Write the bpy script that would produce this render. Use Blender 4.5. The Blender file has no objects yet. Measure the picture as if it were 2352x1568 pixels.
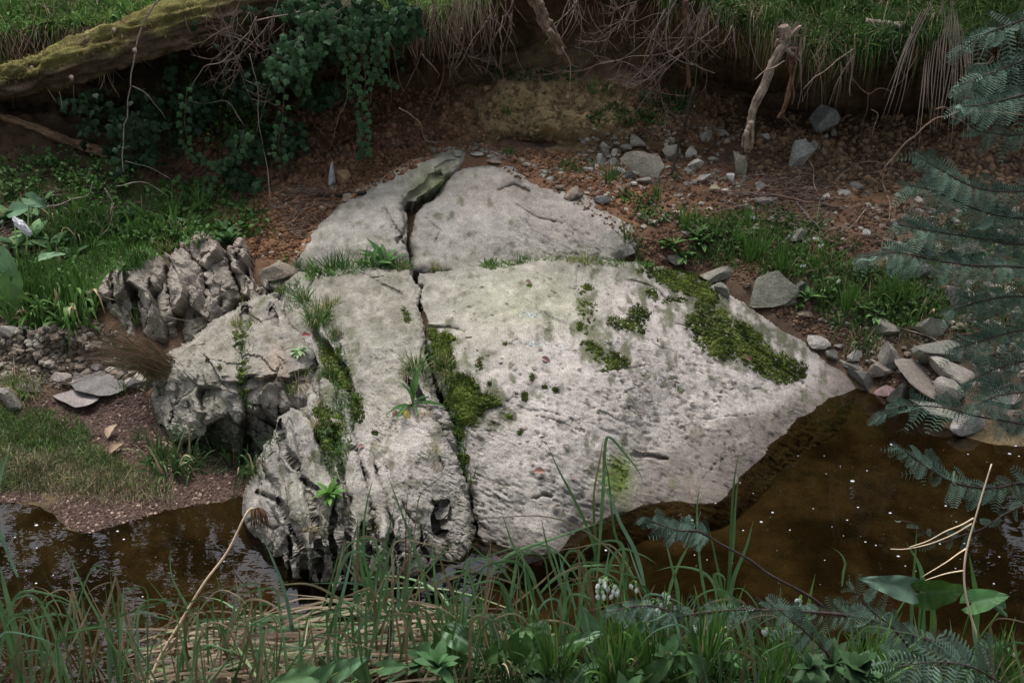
import bpy, math, random
import numpy as np
from mathutils import Vector, Matrix
from mathutils.bvhtree import BVHTree

random.seed(7)
RNG = np.random.default_rng(11)
SC = bpy.context.scene
COL = SC.collection
R = math.radians

# ------------------------------------------------------------------ camera
CAM_H, PITCH, HFOV = 2.6, 27.0, 50.0
cd = bpy.data.cameras.new('camera')
cam = bpy.data.objects.new('camera', cd)
COL.objects.link(cam)
cam.location = (0, 0, CAM_H)
cam.rotation_euler = (R(90 - PITCH), 0, 0)
cd.sensor_width = 36
cd.lens = 18 / math.tan(R(HFOV / 2))
cd.clip_start = 0.05
cd.clip_end = 500
SC.camera = cam

# ------------------------------------------------------------------ sky
SUN_EL, SUN_AZ = 70.0, 335.0          # azimuth clockwise from +Y
w = bpy.data.worlds.new('World')
SC.world = w
w.use_nodes = True
nt = w.node_tree
bg = nt.nodes['Background']
sky = nt.nodes.new('ShaderNodeTexSky')
sky.sky_type = 'NISHITA'
sky.sun_disc = False
sky.sun_elevation = R(SUN_EL)
sky.sun_rotation = R(SUN_AZ)
sky.air_density = 1.0
sky.dust_density = 3.0
hs = nt.nodes.new('ShaderNodeHueSaturation')
hs.inputs['Saturation'].default_value = 0.42     # thin overcast: nearly white sky
nt.links.new(sky.outputs[0], hs.inputs['Color'])
nt.links.new(hs.outputs[0], bg.inputs[0])
bg.inputs[1].default_value = 0.15
# ------------------------------------------------------------------ sun behind cloud
sl = bpy.data.lights.new('sun', 'SUN')
sl.energy = 2.1
sl.angle = R(22)
sl.color = (1.0, 0.96, 0.92)
so = bpy.data.objects.new('sun', sl)
COL.objects.link(so)
az = R(SUN_AZ)
sd = Vector((math.sin(az) * math.cos(R(SUN_EL)), math.cos(az) * math.cos(R(SUN_EL)), math.sin(R(SUN_EL))))
so.rotation_euler = sd.to_track_quat('Z', 'Y').to_euler()
so.location = sd * 20
SC.view_settings.view_transform = 'Standard'
SC.view_settings.look = 'None'
SC.view_settings.gamma = 1
SC.view_settings.use_curve_mapping = False
SC.view_settings.exposure = 0.78
SC.render.engine = 'CYCLES'
SC.cycles.max_bounces = 6
SC.cycles.transparent_max_bounces = 12
SC.render.resolution_x = 1024
SC.render.resolution_y = 682

# ------------------------------------------------------------------ image pixel maths
FPX = 1176 / math.tan(R(HFOV / 2))
CT, ST = math.cos(R(PITCH)), math.sin(R(PITCH))


def ray(u, v):
    """direction of the sight line through an image pixel (u, v)"""
    a = (np.asarray(u, float) - 1176) / FPX
    b = (np.asarray(v, float) - 784) / FPX
    a, b = np.broadcast_arrays(a, b)
    return np.stack([a, CT - b * ST, -ST - b * CT], -1)


def pix(u, v, y):
    d = ray(u, v)
    t = np.asarray(y, float) / d[..., 1]
    P = d * t[..., None]
    P[..., 2] += CAM_H
    return P


def y_at(u, v, z):
    d = ray(u, v)
    return (CAM_H - z) / (-d[..., 2]) * d[..., 1]


def toy(u, v, q):
    """control value: above 2 it is a distance y, else a height z"""
    return q if q > 2 else float(y_at(u, v, q))


def uv_of(P):
    P = np.asarray(P, float)
    x, y, z = P[..., 0], P[..., 1], P[..., 2] - CAM_H
    d = y * CT - z * ST
    return 1176 + FPX * x / d, 784 - FPX * (y * ST + z * CT) / d, d


def pxm(P):
    return FPX / float(uv_of(P)[2])


# ------------------------------------------------------------------ noise
def _h(ix, iy, iz, s):
    n = (ix.astype(np.int64) * 374761393 + iy.astype(np.int64) * 668265263 + iz.astype(np.int64) * 2147483647 + s * 974711) & 0xFFFFFFFF
    n = ((n ^ (n >> 13)) * 1274126177) & 0xFFFFFFFF
    n = ((n ^ (n >> 16)) * 2246822519) & 0xFFFFFFFF
    return ((n ^ (n >> 15)) & 0xFFFFFF) / float(0xFFFFFF)


def vnoise(P, s=0):
    f = np.floor(P)
    i = f.astype(np.int64)
    t = P - f
    t = t * t * t * (t * (t * 6 - 15) + 10)
    x, y, z = i[..., 0], i[..., 1], i[..., 2]
    r = 0
    for a in (0, 1):
        wx = t[..., 0] if a else 1 - t[..., 0]
        for b in (0, 1):
            wy = t[..., 1] if b else 1 - t[..., 1]
            for c in (0, 1):
                wz = t[..., 2] if c else 1 - t[..., 2]
                r = r + wx * wy * wz * _h(x + a, y + b, z + c, s)
    return r * 2 - 1


def fbm(P, sc, oct=4, s=0, gain=0.5):
    r, a, q = 0, 1.0, 0
    for k in range(oct):
        r = r + a * vnoise(P * sc + k * 17.3, s + k)
        q += a
        a *= gain
        sc *= 2.03
    return r / q


def worley(X, Y, s=0):
    ix, iy = np.floor(X), np.floor(Y)
    f1 = np.full(X.shape, 9.0)
    f2 = np.full(X.shape, 9.0)
    cx = np.zeros(X.shape)
    cy = np.zeros(X.shape)
    ox = np.zeros(X.shape)
    oy = np.zeros(X.shape)
    for a in (-1, 0, 1):
        for b in (-1, 0, 1):
            jx, jy = ix + a, iy + b
            z0 = np.zeros_like(jx)
            px = jx + _h(jx, jy, z0, s)
            py = jy + _h(jx, jy, z0 + 3, s + 5)
            d = np.hypot(px - X, py - Y)
            n = d < f1
            f2 = np.where(n, f1, np.minimum(f2, d))
            f1 = np.where(n, d, f1)
            cx = np.where(n, jx, cx)
            cy = np.where(n, jy, cy)
            ox = np.where(n, X - px, ox)
            oy = np.where(n, Y - py, oy)
    z0 = np.zeros_like(cx)
    # last two: a random plane tilt inside each cell
    return f1, f2, _h(cx, cy, z0, s + 9), (_h(cx, cy, z0, s + 19) - .5) * ox, (_h(cx, cy, z0, s + 29) - .5) * oy


def sstep(a, b, x):
    t = np.clip((x - a) / (b - a), 0, 1)
    return t * t * (3 - 2 * t)


def tps(ctrl):
    C = np.array(ctrl, float)
    p = C[:, :2] / 500.0
    n = len(p)
    r2 = ((p[:, None] - p[None]) ** 2).sum(-1)
    K = np.where(r2 > 0, r2 * np.log(r2 + 1e-12), 0) + np.eye(n) * 0.004
    A = np.zeros((n + 3, n + 3))
    A[:n, :n] = K
    A[:n, n] = 1
    A[:n, n + 1:] = p
    A[n:, :n] = A[:n, n:].T
    b = np.zeros(n + 3)
    b[:n] = C[:, 2]
    wv = np.linalg.solve(A, b)

    def ev(u, v):
        uu, vv = np.asarray(u) / 500.0, np.asarray(v) / 500.0
        r = wv[n] + wv[n + 1] * uu + wv[n + 2] * vv
        for k in range(n):
            q = (uu - p[k, 0]) ** 2 + (vv - p[k, 1]) ** 2
            r = r + wv[k] * q * np.log(q + 1e-12)
        return r
    return ev


def seg_dist(U, V, pts, closed=False):
    """distance to a polyline and position along it (0..1)"""
    P = list(pts) + ([pts[0]] if closed else [])
    best = np.full(np.shape(U), 1e9)
    tt = np.zeros(np.shape(U))
    L = len(P) - 1
    for k in range(L):
        ax, ay = P[k][:2]
        bx, by = P[k + 1][:2]
        dx, dy = bx - ax, by - ay
        t = np.clip(((U - ax) * dx + (V - ay) * dy) / (dx * dx + dy * dy + 1e-9), 0, 1)
        d = np.hypot(U - ax - t * dx, V - ay - t * dy)
        m = d < best
        best = np.where(m, d, best)
        tt = np.where(m, (k + t) / L, tt)
    return best, tt


def inside(U, V, poly):
    r = np.zeros(np.shape(U), bool)
    n = len(poly)
    for k in range(n):
        x1, y1 = poly[k][:2]
        x2, y2 = poly[(k + 1) % n][:2]
        if y1 == y2:
            continue
        c = ((y1 > V) != (y2 > V)) & (U < (x2 - x1) * (V - y1) / (y2 - y1) + x1)
        r ^= c
    return r


def blob(U, V, cu, cv, ru, rv, ang=0):
    a = R(ang)
    x, y = U - cu, V - cv
    x, y = x * math.cos(a) + y * math.sin(a), -x * math.sin(a) + y * math.cos(a)
    return np.exp(-((x / ru) ** 2 + (y / rv) ** 2))


def mixc(c, m, k):
    m = np.clip(m, 0, 1)[..., None]
    return c * (1 - m) + np.array(k) * m


# ------------------------------------------------------------------ mesh building
def mk(name, V, quads=None, tris=None, col=None, mat=None, parent=None, smooth=True, link=True):
    me = bpy.data.meshes.new(name)
    V = np.asarray(V, np.float32).reshape(-1, 3)
    me.vertices.add(len(V))
    me.vertices.foreach_set('co', V.ravel())
    idx, st = [], []
    o = 0
    for F, k in ((quads, 4), (tris, 3)):
        if F is None or len(F) == 0:
            continue
        F = np.asarray(F, np.int32).reshape(-1, k)
        idx.append(F.ravel())
        st.append(o + np.arange(len(F)) * k)
        o += F.size
    idx = np.concatenate(idx)
    st = np.concatenate(st)
    me.loops.add(len(idx))
    me.loops.foreach_set('vertex_index', idx)
    me.polygons.add(len(st))
    me.polygons.foreach_set('loop_start', st.astype(np.int32))
    me.polygons.foreach_set('use_smooth', np.full(len(st), smooth))
    me.update(calc_edges=True)
    if col is not None:
        c = np.asarray(col, np.float32)
        if c.ndim == 1:
            c = np.tile(c, (len(V), 1))
        ca = me.attributes.new('col', 'FLOAT_COLOR', 'POINT')
        ca.data.foreach_set('color', np.concatenate([c[:, :3], np.ones((len(c), 1))], 1).astype(np.float32).ravel())
    if mat is not None:
        me.materials.append(mat)
    ob = bpy.data.objects.new(name, me)
    if link:
        COL.objects.link(ob)
    if parent is not None:
        ob.parent = parent
    return ob


class Acc:
    def __init__(s):
        s.V, s.Q, s.T, s.C, s.n = [], [], [], [], 0

    def add(s, V, Q=None, T=None, C=(.3, .3, .3)):
        V = np.asarray(V, float).reshape(-1, 3)
        C = np.asarray(C, float)
        if C.ndim == 1:
            C = np.tile(C, (len(V), 1))
        s.V.append(V)
        s.C.append(C)
        if Q is not None and len(Q):
            s.Q.append(np.asarray(Q).reshape(-1, 4) + s.n)
        if T is not None and len(T):
            s.T.append(np.asarray(T).reshape(-1, 3) + s.n)
        s.n += len(V)

    def build(s, name, mat, parent=None, base=None, smooth=True):
        V = np.concatenate(s.V)
        if base is not None:
            V = V - np.asarray(base)
        return mk(name, V, np.concatenate(s.Q) if s.Q else None, np.concatenate(s.T) if s.T else None,
                  np.concatenate(s.C), mat, parent, smooth)


def tag(o, label=None, cat=None, group=None, kind=None):
    if label:
        o['label'] = label
    if cat:
        o['category'] = cat
    if group:
        o['group'] = group
    if kind:
        o['kind'] = kind
    return o


def thing(name, loc, label, cat, group=None):
    o = bpy.data.objects.new(name, None)
    o.empty_display_size = 0.05
    COL.objects.link(o)
    o.location = [float(c) for c in loc]
    return tag(o, label, cat, group)


def copy_thing(root, loc, rotz=0, sc=1.0, label=None, tilt=(0, 0), group=None):
    r = root.copy()
    COL.objects.link(r)
    r.location = [float(c) for c in loc]
    r.rotation_euler = (tilt[0], tilt[1], rotz)
    r.scale = (sc, sc, sc)
    if label:
        r['label'] = label
    if group:
        r['group'] = group
    for ch in root.children:
        c = ch.copy()
        COL.objects.link(c)
        c.parent = r
    return r


def smooth_line(pts, n=4):
    """Catmull-Rom through 3D (or 4D) points"""
    P = np.array(pts, float)
    if len(P) < 3:
        t = np.linspace(0, 1, n + 1)[:, None]
        return P[0] * (1 - t) + P[-1] * t
    Q = np.vstack([2 * P[0] - P[1], P, 2 * P[-1] - P[-2]])
    out = []
    for i in range(1, len(Q) - 2):
        for k in range(n):
            t = k / n
            out.append(.5 * ((2 * Q[i]) + (-Q[i - 1] + Q[i + 1]) * t + (2 * Q[i - 1] - 5 * Q[i] + 4 * Q[i + 1] - Q[i + 2]) * t * t + (-Q[i - 1] + 3 * Q[i] - 3 * Q[i + 1] + Q[i + 2]) * t ** 3))
    out.append(P[-1])
    return np.array(out)


def tube(acc, pts, rad, col, ns=6, rough=0.0, seed=0, cap=True):
    P = np.asarray(pts, float)
    n = len(P)
    rad = np.broadcast_to(np.asarray(rad, float), (n,)) if np.ndim(rad) == 0 or len(rad) == n else np.interp(np.linspace(0, 1, n), np.linspace(0, 1, len(rad)), rad)
    T = np.gradient(P, axis=0)
    T /= np.linalg.norm(T, axis=1)[:, None] + 1e-9
    a = np.cross(T, [0.13, -0.93, 0.34])
    a /= np.linalg.norm(a, axis=1)[:, None] + 1e-9
    b = np.cross(T, a)
    th = np.linspace(0, 2 * np.pi, ns, endpoint=False)
    ring = a[:, None] * np.cos(th)[None, :, None] + b[:, None] * np.sin(th)[None, :, None]
    rr = rad[:, None] * np.ones((1, ns))
    if rough:
        rr = rr * (1 + rough * vnoise(np.stack(np.broadcast_arrays(np.arange(n)[:, None] * .35, th[None] * 2.2, np.full((n, ns), seed * 3.1)), -1), seed))
    groove = None
    if ns >= 16:
        g_ = np.stack(np.broadcast_arrays(np.arange(n)[:, None] * .09 + seed, np.cos(th)[None] * 3.2, np.sin(th)[None] * 3.2), -1)
        groove = 1 - 2 * np.abs(fbm(g_, 1, 4, seed + 3, .6)) * 2
        rr = rr * (1 + .11 * groove)
    V = P[:, None] + ring * rr[..., None]
    i = np.arange(n - 1)[:, None] * ns
    j = np.arange(ns)[None]
    j2 = (j + 1) % ns
    Q = np.stack([i + j, i + j2, i + ns + j2, i + ns + j], -1).reshape(-1, 4)
    V = V.reshape(-1, 3)
    Tt = []
    if cap:
        V = np.vstack([V, P[0], P[-1]])
        m = n * ns
        for k in range(ns):
            Tt.append((m, (k + 1) % ns, k))
            Tt.append((m + 1, (n - 1) * ns + k, (n - 1) * ns + (k + 1) % ns))
    C = np.asarray(col, float)
    if C.ndim == 2:
        C = np.repeat(C, ns, 0)
        if groove is not None:
            C = C * (.75 + .45 * np.clip(groove, -.6, 1)).reshape(-1, 1)
        if cap:
            C = np.vstack([C, C[0], C[-1]])
    acc.add(V, Q, Tt, C)


def ribbon(acc, pts, width, col, fold=0.25, facing=None, tipcol=None):
    """a grass or reed blade: three-column strip with a keel"""
    P = np.asarray(pts, float)
    n = len(P)
    T = np.gradient(P, axis=0)
    T /= np.linalg.norm(T, axis=1)[:, None] + 1e-9
    f = np.array(facing if facing is not None else (random.uniform(-.5, .5), -1, random.uniform(-.2, .6)), float)
    s = np.cross(T, f)
    s /= np.linalg.norm(s, axis=1)[:, None] + 1e-9
    nn = np.cross(s, T)
    t = np.linspace(0, 1, n)
    wv = width * .5 * np.clip(np.minimum(.55 + t * 2, 1) * (1 - t ** 2.2), 0.03, 1)
    V = np.stack([P - s * wv[:, None], P + nn * (wv * fold)[:, None], P + s * wv[:, None]], 1).reshape(-1, 3)
    i = np.arange(n - 1)[:, None] * 3
    j = np.arange(2)[None]
    Q = np.stack([i + j, i + j + 1, i + j + 4, i + j + 3], -1).reshape(-1, 4)
    C = np.tile(np.asarray(col, float), (n, 1))
    if tipcol is not None:
        k = (t ** 3)[:, None]
        C = C * (1 - k) + np.asarray(tipcol) * k
    acc.add(V, Q, None, np.repeat(C, 3, 0))


def blades(acc, base, d, L, W, droop, col, segs=3, face=None):
    """many blades at once"""
    base, d = np.asarray(base, float), np.asarray(d, float)
    N = len(base)
    L, W, droop = (np.broadcast_to(np.asarray(q, float), (N,)) for q in (L, W, droop))
    col = np.broadcast_to(np.asarray(col, float), (N, 3))
    d = d / (np.linalg.norm(d, axis=1)[:, None] + 1e-9)
    if face is None:
        face = np.stack([RNG.normal(0, .5, N), -np.ones(N), RNG.normal(.2, .4, N)], 1)
    s = np.cross(d, face)
    s /= np.linalg.norm(s, axis=1)[:, None] + 1e-9
    Vs = []
    for k in range(segs + 1):
        t = k / segs
        p = base + d * (L * t)[:, None] * (1 - .25 * (droop * t * t)[:, None]) + np.array([0, 0, -1.0]) * (droop * L * t * t)[:, None]
        if k == segs:
            Vs.append(p)
        else:
            wk = (W * .5 * (1 - .75 * t * t))[:, None]
            Vs.append(p - s * wk)
            Vs.append(p + s * wk)
    m = 2 * segs + 1
    V = np.stack(Vs, 1).reshape(-1, 3)
    o = np.arange(N)[:, None] * m
    Q = np.concatenate([o + np.array([2 * k, 2 * k + 1, 2 * k + 3, 2 * k + 2]) for k in range(segs - 1)], 0) if segs > 1 else None
    T = o + np.array([2 * segs - 2, 2 * segs - 1, 2 * segs])
    acc.add(V, Q, T, np.repeat(col, m, 0))


_ico = None


def ico(sub):
    import bmesh
    bm = bmesh.new()
    bmesh.ops.create_icosphere(bm, subdivisions=sub, radius=1)
    V = np.array([v.co[:] for v in bm.verts])
    T = np.array([[v.index for v in f.verts] for f in bm.faces])
    bm.free()
    return V, T


ICO = {k: ico(k) for k in (1, 2, 3, 4)}


def rotm(ax, ay, az_):
    return np.array(Matrix.Rotation(az_, 3, 'Z') @ Matrix.Rotation(ay, 3, 'Y') @ Matrix.Rotation(ax, 3, 'X'))


def clods(acc, P, size, col, flat=.6):
    """many small angular lumps"""
    V0, T0 = ICO[1]
    N = len(P)
    J = 1 + RNG.uniform(-.3, .3, (N, len(V0), 1))
    S = np.stack([RNG.uniform(.7, 1.3, N), RNG.uniform(.7, 1.3, N), RNG.uniform(.4, 1, N) * flat / .6], 1) * np.broadcast_to(size, (N,))[:, None]
    a = RNG.uniform(0, 6.28, N)
    t = RNG.uniform(-.5, .5, N)
    V = V0[None] * J * S[:, None]
    x, y, z = V[..., 0], V[..., 1], V[..., 2]
    x, z = x * np.cos(t)[:, None] - z * np.sin(t)[:, None], x * np.sin(t)[:, None] + z * np.cos(t)[:, None]
    x, y = x * np.cos(a)[:, None] - y * np.sin(a)[:, None], x * np.sin(a)[:, None] + y * np.cos(a)[:, None]
    V = np.stack([x, y, z], -1) + P[:, None]
    T = (T0[None] + (np.arange(N) * len(V0))[:, None, None]).reshape(-1, 3)
    C = np.repeat(np.broadcast_to(col, (N, 3)), len(V0), 0)
    acc.add(V, None, T, C)


# ------------------------------------------------------------------ materials
def material(name, rough=.85, var=.35, scale=18, bump=.3, bscale=60, transl=0.0, spec=.3, fine=0.0, objvar=0.0, base=None, speck=0.0, gain=1):
    m = bpy.data.materials.new(name)
    m.use_nodes = True
    t = m.node_tree
    N, Lk = t.nodes, t.links
    b = N['Principled BSDF']
    b.inputs['Roughness'].default_value = rough
    b.inputs['Specular IOR Level'].default_value = spec
    if base is None:
        at = N.new('ShaderNodeAttribute')
        at.attribute_name = 'col'
        csrc = at.outputs['Color']
    else:
        rg = N.new('ShaderNodeRGB')
        rg.outputs[0].default_value = (*base, 1)
        csrc = rg.outputs[0]
    geo = N.new('ShaderNodeNewGeometry')
    pos = geo.outputs['Position']
    n1 = N.new('ShaderNodeTexNoise')
    n1.inputs['Scale'].default_value = scale
    n1.inputs['Detail'].default_value = 6
    n1.inputs['Roughness'].default_value = .65
    Lk.new(pos, n1.inputs['Vector'])
    mr = N.new('ShaderNodeMapRange')
    mr.inputs['From Min'].default_value = .3
    mr.inputs['From Max'].default_value = .7
    mr.inputs['To Min'].default_value = 1 - var
    mr.inputs['To Max'].default_value = 1 + var
    Lk.new(n1.outputs['Fac'], mr.inputs['Value'])
    vm = N.new('ShaderNodeVectorMath')
    vm.operation = 'SCALE'
    Lk.new(csrc, vm.inputs[0])
    Lk.new(mr.outputs[0], vm.inputs['Scale'])
    out = vm.outputs[0]
    if fine:
        n3 = N.new('ShaderNodeTexNoise')
        n3.inputs['Scale'].default_value = 170
        n3.inputs['Detail'].default_value = 3
        Lk.new(pos, n3.inputs['Vector'])
        m3 = N.new('ShaderNodeMapRange')
        m3.inputs['From Min'].default_value = .32
        m3.inputs['From Max'].default_value = .68
        m3.inputs['To Min'].default_value = 1 - fine
        m3.inputs['To Max'].default_value = 1 + fine
        Lk.new(n3.outputs['Fac'], m3.inputs['Value'])
        v3 = N.new('ShaderNodeVectorMath')
        v3.operation = 'SCALE'
        Lk.new(out, v3.inputs[0])
        Lk.new(m3.outputs[0], v3.inputs['Scale'])
        out = v3.outputs[0]
    if speck:
        n4 = N.new('ShaderNodeTexNoise')
        n4.inputs['Scale'].default_value = 62
        n4.inputs['Detail'].default_value = 4
        n4.inputs['Roughness'].default_value = .7
        Lk.new(pos, n4.inputs['Vector'])
        m4 = N.new('ShaderNodeMapRange')
        m4.inputs['From Min'].default_value = .63
        m4.inputs['From Max'].default_value = .70
        m4.inputs['To Min'].default_value = 1
        m4.inputs['To Max'].default_value = 1 - speck
        Lk.new(n4.outputs['Fac'], m4.inputs['Value'])
        v4 = N.new('ShaderNodeVectorMath')
        v4.operation = 'SCALE'
        Lk.new(out, v4.inputs[0])
        Lk.new(m4.outputs[0], v4.inputs['Scale'])
        out = v4.outputs[0]
    if gain != 1:
        vg = N.new('ShaderNodeVectorMath')
        vg.operation = 'SCALE'
        vg.inputs['Scale'].default_value = gain
        Lk.new(out, vg.inputs[0])
        out = vg.outputs[0]
    if objvar:
        oi = N.new('ShaderNodeObjectInfo')
        mo = N.new('ShaderNodeMapRange')
        mo.inputs['To Min'].default_value = 1 - objvar
        mo.inputs['To Max'].default_value = 1 + objvar
        Lk.new(oi.outputs['Random'], mo.inputs['Value'])
        v2 = N.new('ShaderNodeVectorMath')
        v2.operation = 'SCALE'
        Lk.new(out, v2.inputs[0])
        Lk.new(mo.outputs[0], v2.inputs['Scale'])
        out = v2.outputs[0]
    Lk.new(out, b.inputs['Base Color'])
    if bump:
        n2 = N.new('ShaderNodeTexNoise')
        n2.inputs['Scale'].default_value = bscale
        n2.inputs['Detail'].default_value = 5
        n2.inputs['Roughness'].default_value = .7
        Lk.new(pos, n2.inputs['Vector'])
        bp = N.new('ShaderNodeBump')
        bp.inputs['Strength'].default_value = bump
        bp.inputs['Distance'].default_value = .01
        if speck:          # some faces are smooth, others gritty
            nb = N.new('ShaderNodeTexNoise')
            nb.inputs['Scale'].default_value = 2.6
            nb.inputs['Detail'].default_value = 4
            Lk.new(pos, nb.inputs['Vector'])
            mb = N.new('ShaderNodeMapRange')
            mb.inputs['From Min'].default_value = .38
            mb.inputs['From Max'].default_value = .62
            mb.inputs['To Min'].default_value = bump * .15
            mb.inputs['To Max'].default_value = bump * 1.5
            Lk.new(nb.outputs['Fac'], mb.inputs['Value'])
            Lk.new(mb.outputs[0], bp.inputs['Strength'])
        Lk.new(n2.outputs['Fac'], bp.inputs['Height'])
        Lk.new(bp.outputs[0], b.inputs['Normal'])
    if transl:
        tr = N.new('ShaderNodeBsdfTranslucent')
        Lk.new(out, tr.inputs['Color'])
        mx = N.new('ShaderNodeMixShader')
        mx.inputs[0].default_value = transl
        Lk.new(b.outputs[0], mx.inputs[1])
        Lk.new(tr.outputs[0], mx.inputs[2])
        Lk.new(mx.outputs[0], N['Material Output'].inputs['Surface'])
    return m


M_ROCK = material('weathered_rock', .9, .24, 16, .6, 85, fine=.30, speck=.5, spec=.2)
M_STONE = material('loose_stone', .88, .3, 22, .8, 80, fine=.32, speck=.4, spec=.2, objvar=.2)
M_SOIL = material('earth', .95, .4, 14, .8, 45, fine=.35, spec=.15)
M_CLOD = material('clod', .95, .3, 30, .4, 90, fine=.25, spec=.15)
M_WOOD = material('root_wood', .85, .4, 25, .5, 90, fine=.3, spec=.2)
M_LOG = material('mossy_log_wood', .95, .45, 14, .9, 40, fine=.4, spec=.15)
M_GRASS = material('grass_blade', .55, .25, 6, 0, 40, transl=.25, spec=.2, gain=1.5)
M_DRY = material('dry_grass', .7, .25, 12, 0, 40, transl=.15, spec=.3)
M_LEAF = material('leaf', .6, .3, 14, .1, 50, transl=.2, spec=.22, objvar=.3, gain=1.5)
M_IVY = material('ivy_leaf', .6, .35, 10, .1, 50, transl=.08, spec=.2, objvar=.35)
M_MOSS = material('moss', .95, .5, 22, .3, 90, transl=.1, spec=.1)
M_WATTLE = material('wattle_leaf', .7, .25, 8, 0, 40, transl=.12, spec=.15, objvar=.35)
M_REED = material('reed_blade', .45, .22, 12, .1, 60, transl=.2, spec=.3, objvar=.15, gain=2.1)
M_WHITE = material('white_petal', .6, .08, 20, 0, 50, transl=.3, spec=.3)
M_FOAM = material('foam', .5, .05, 30, .2, 200, spec=.4)
M_PLASTIC = material('white_plastic', .35, .08, 30, .3, 40, spec=.5)

# ------------------------------------------------------------------ water material
def water_material():
    m = bpy.data.materials.new('creek_water')
    m.use_nodes = True
    t = m.node_tree
    N, Lk = t.nodes, t.links
    N.remove(N['Principled BSDF'])
    tr = N.new('ShaderNodeBsdfTransparent')
    tr.inputs[0].default_value = (.44, .39, .28, 1)
    gl = N.new('ShaderNodeBsdfGlossy')
    gl.inputs['Roughness'].default_value = .015
    fr = N.new('ShaderNodeFresnel')
    fr.inputs['IOR'].default_value = 1.6
    geo = N.new('ShaderNodeNewGeometry')
    n = N.new('ShaderNodeTexNoise')
    n.inputs['Scale'].default_value = 7
    n.inputs['Detail'].default_value = 3
    mp = N.new('ShaderNodeMapping')
    mp.inputs['Scale'].default_value = (1, 1.8, 1)
    Lk.new(geo.outputs['Position'], mp.inputs['Vector'])
    Lk.new(mp.outputs[0], n.inputs['Vector'])
    bp = N.new('ShaderNodeBump')
    bp.inputs['Strength'].default_value = .035
    bp.inputs['Distance'].default_value = .02
    Lk.new(n.outputs['Fac'], bp.inputs['Height'])
    Lk.new(bp.outputs[0], gl.inputs['Normal'])
    Lk.new(bp.outputs[0], fr.inputs['Normal'])
    mx = N.new('ShaderNodeMixShader')
    Lk.new(fr.outputs[0], mx.inputs[0])
    Lk.new(tr.outputs[0], mx.inputs[1])
    Lk.new(gl.outputs[0], mx.inputs[2])
    Lk.new(mx.outputs[0], N['Material Output'].inputs['Surface'])
    return m


M_WATER = water_material()

# ================================================================== GROUND
BV, BF, BN = [], [], [0]      # triangles kept for dropping things on the surfaces


def keep(V, Q):
    Q = np.asarray(Q)
    BV.append(np.asarray(V, float))
    BF.append(np.concatenate([Q[:, [0, 1, 2]], Q[:, [0, 2, 3]]]) + BN[0] if Q.shape[1] == 4 else Q + BN[0])
    BN[0] += len(V)


def grid_quads(nr, nc):
    i = np.arange(nr - 1)[:, None] * nc
    j = np.arange(nc - 1)[None]
    return np.stack([i + j, i + j + 1, i + nc + j + 1, i + nc + j], -1).reshape(-1, 4)


SOIL_O = (.17, .094, .054)     # orange crumbly earth
SOIL_B = (.085, .055, .036)    # brown earth
SOIL_Y = (.36, .27, .14)     # yellow clay
SOIL_G = (.05, .048, .025)     # ground under plants
GRAVEL = (.075, .05, .04)
BED = (.092, .068, .038)

# (image u, image v, height) points on the ground
gm = [(-250, 1160, 0.0), (0, 1152, 0.0), (100, 1160, 0.0), (140, 1205, 0.0), (200, 1218, 0.0), (270, 1200, 0), (380, 1172, 0.0), (550, 1142, 0.0),
      (60, 1060, .06), (250, 1050, .07), (450, 1060, .06), (200, 950, .10), (350, 930, .12), (60, 930, .12), (100, 850, .17), (300, 850, .2),
      (100, 740, .33), (250, 720, .36), (-250, 740, .33), (100, 600, .46), (350, 600, .47), (-250, 500, .56), (100, 480, .57), (400, 480, .56), (620, 520, .5),
      (700, 440, .62), (100, 400, .67), (400, 400, .65), (700, 370, .72), (900, 350, .74), (1100, 340, .78), (1300, 360, .74), (1500, 420, .66),
      (1600, 500, .56), (1500, 560, .50), (1700, 440, .62), (1950, 470, .58), (2200, 480, .58), (2500, 480, .58), (1750, 600, .42), (1900, 700, .28), (2100, 650, .38), (2352, 650, .4),
      (1700, 680, .3), (1880, 810, .1), (2050, 800, .16), (2300, 800, .2), (2600, 800, .2),
      (1965, 890, 0.0), (2100, 960, -.02), (2230, 1010, -.0), (2352, 990, .02), (2600, 980, .02)]
gx = []
for u, v, z in gm:
    p = pix(u, v, toy(u, v, z))
    gx.append((p[0], p[1], p[2]))
# hidden marks under the outcrop and in the stream bed, and the near bank
gx += [(-.9, 4.3, .0), (0, 4.3, -.05), (.6, 4.6, .05), (0, 5.0, .3), (-.6, 5.0, .3), (.8, 5.1, .25),
       (-1.5, 3.2, -.10), (-.6, 3.2, -.14), (0, 3.0, -.13), (.8, 3.4, -.11), (1.4, 3.8, -.08), (1.8, 4.1, -.07), (2.2, 3.6, -.15), (1.2, 2.9, -.17), (-2.4, 2.9, -.14), (3.2, 3.4, -.2),
       (-1.2, 2.75, -.1), (-2.2, 2.5, -.06), (-1.0, 2.45, .0), (0, 2.5, .02), (1, 2.45, .02), (2, 2.5, -.0), (3, 2.5, 0),
       (-2, 1.6, .45), (0, 1.6, .5), (2, 1.6, .5), (-2, .2, .9), (0, .2, .95), (2, .2, .95), (3.4, 1, .7), (-3.4, 1, .6),
       (3.6, 4.6, .05), (3.6, 5.8, .6), (-3.6, 4, .1), (-3.6, 5.8, .65), (-3.6, 6.6, .7), (0, 6.6, .85), (3.6, 6.6, .7)]
G = tps([(a * 500, b * 500, c) for a, b, c in gx])


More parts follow.
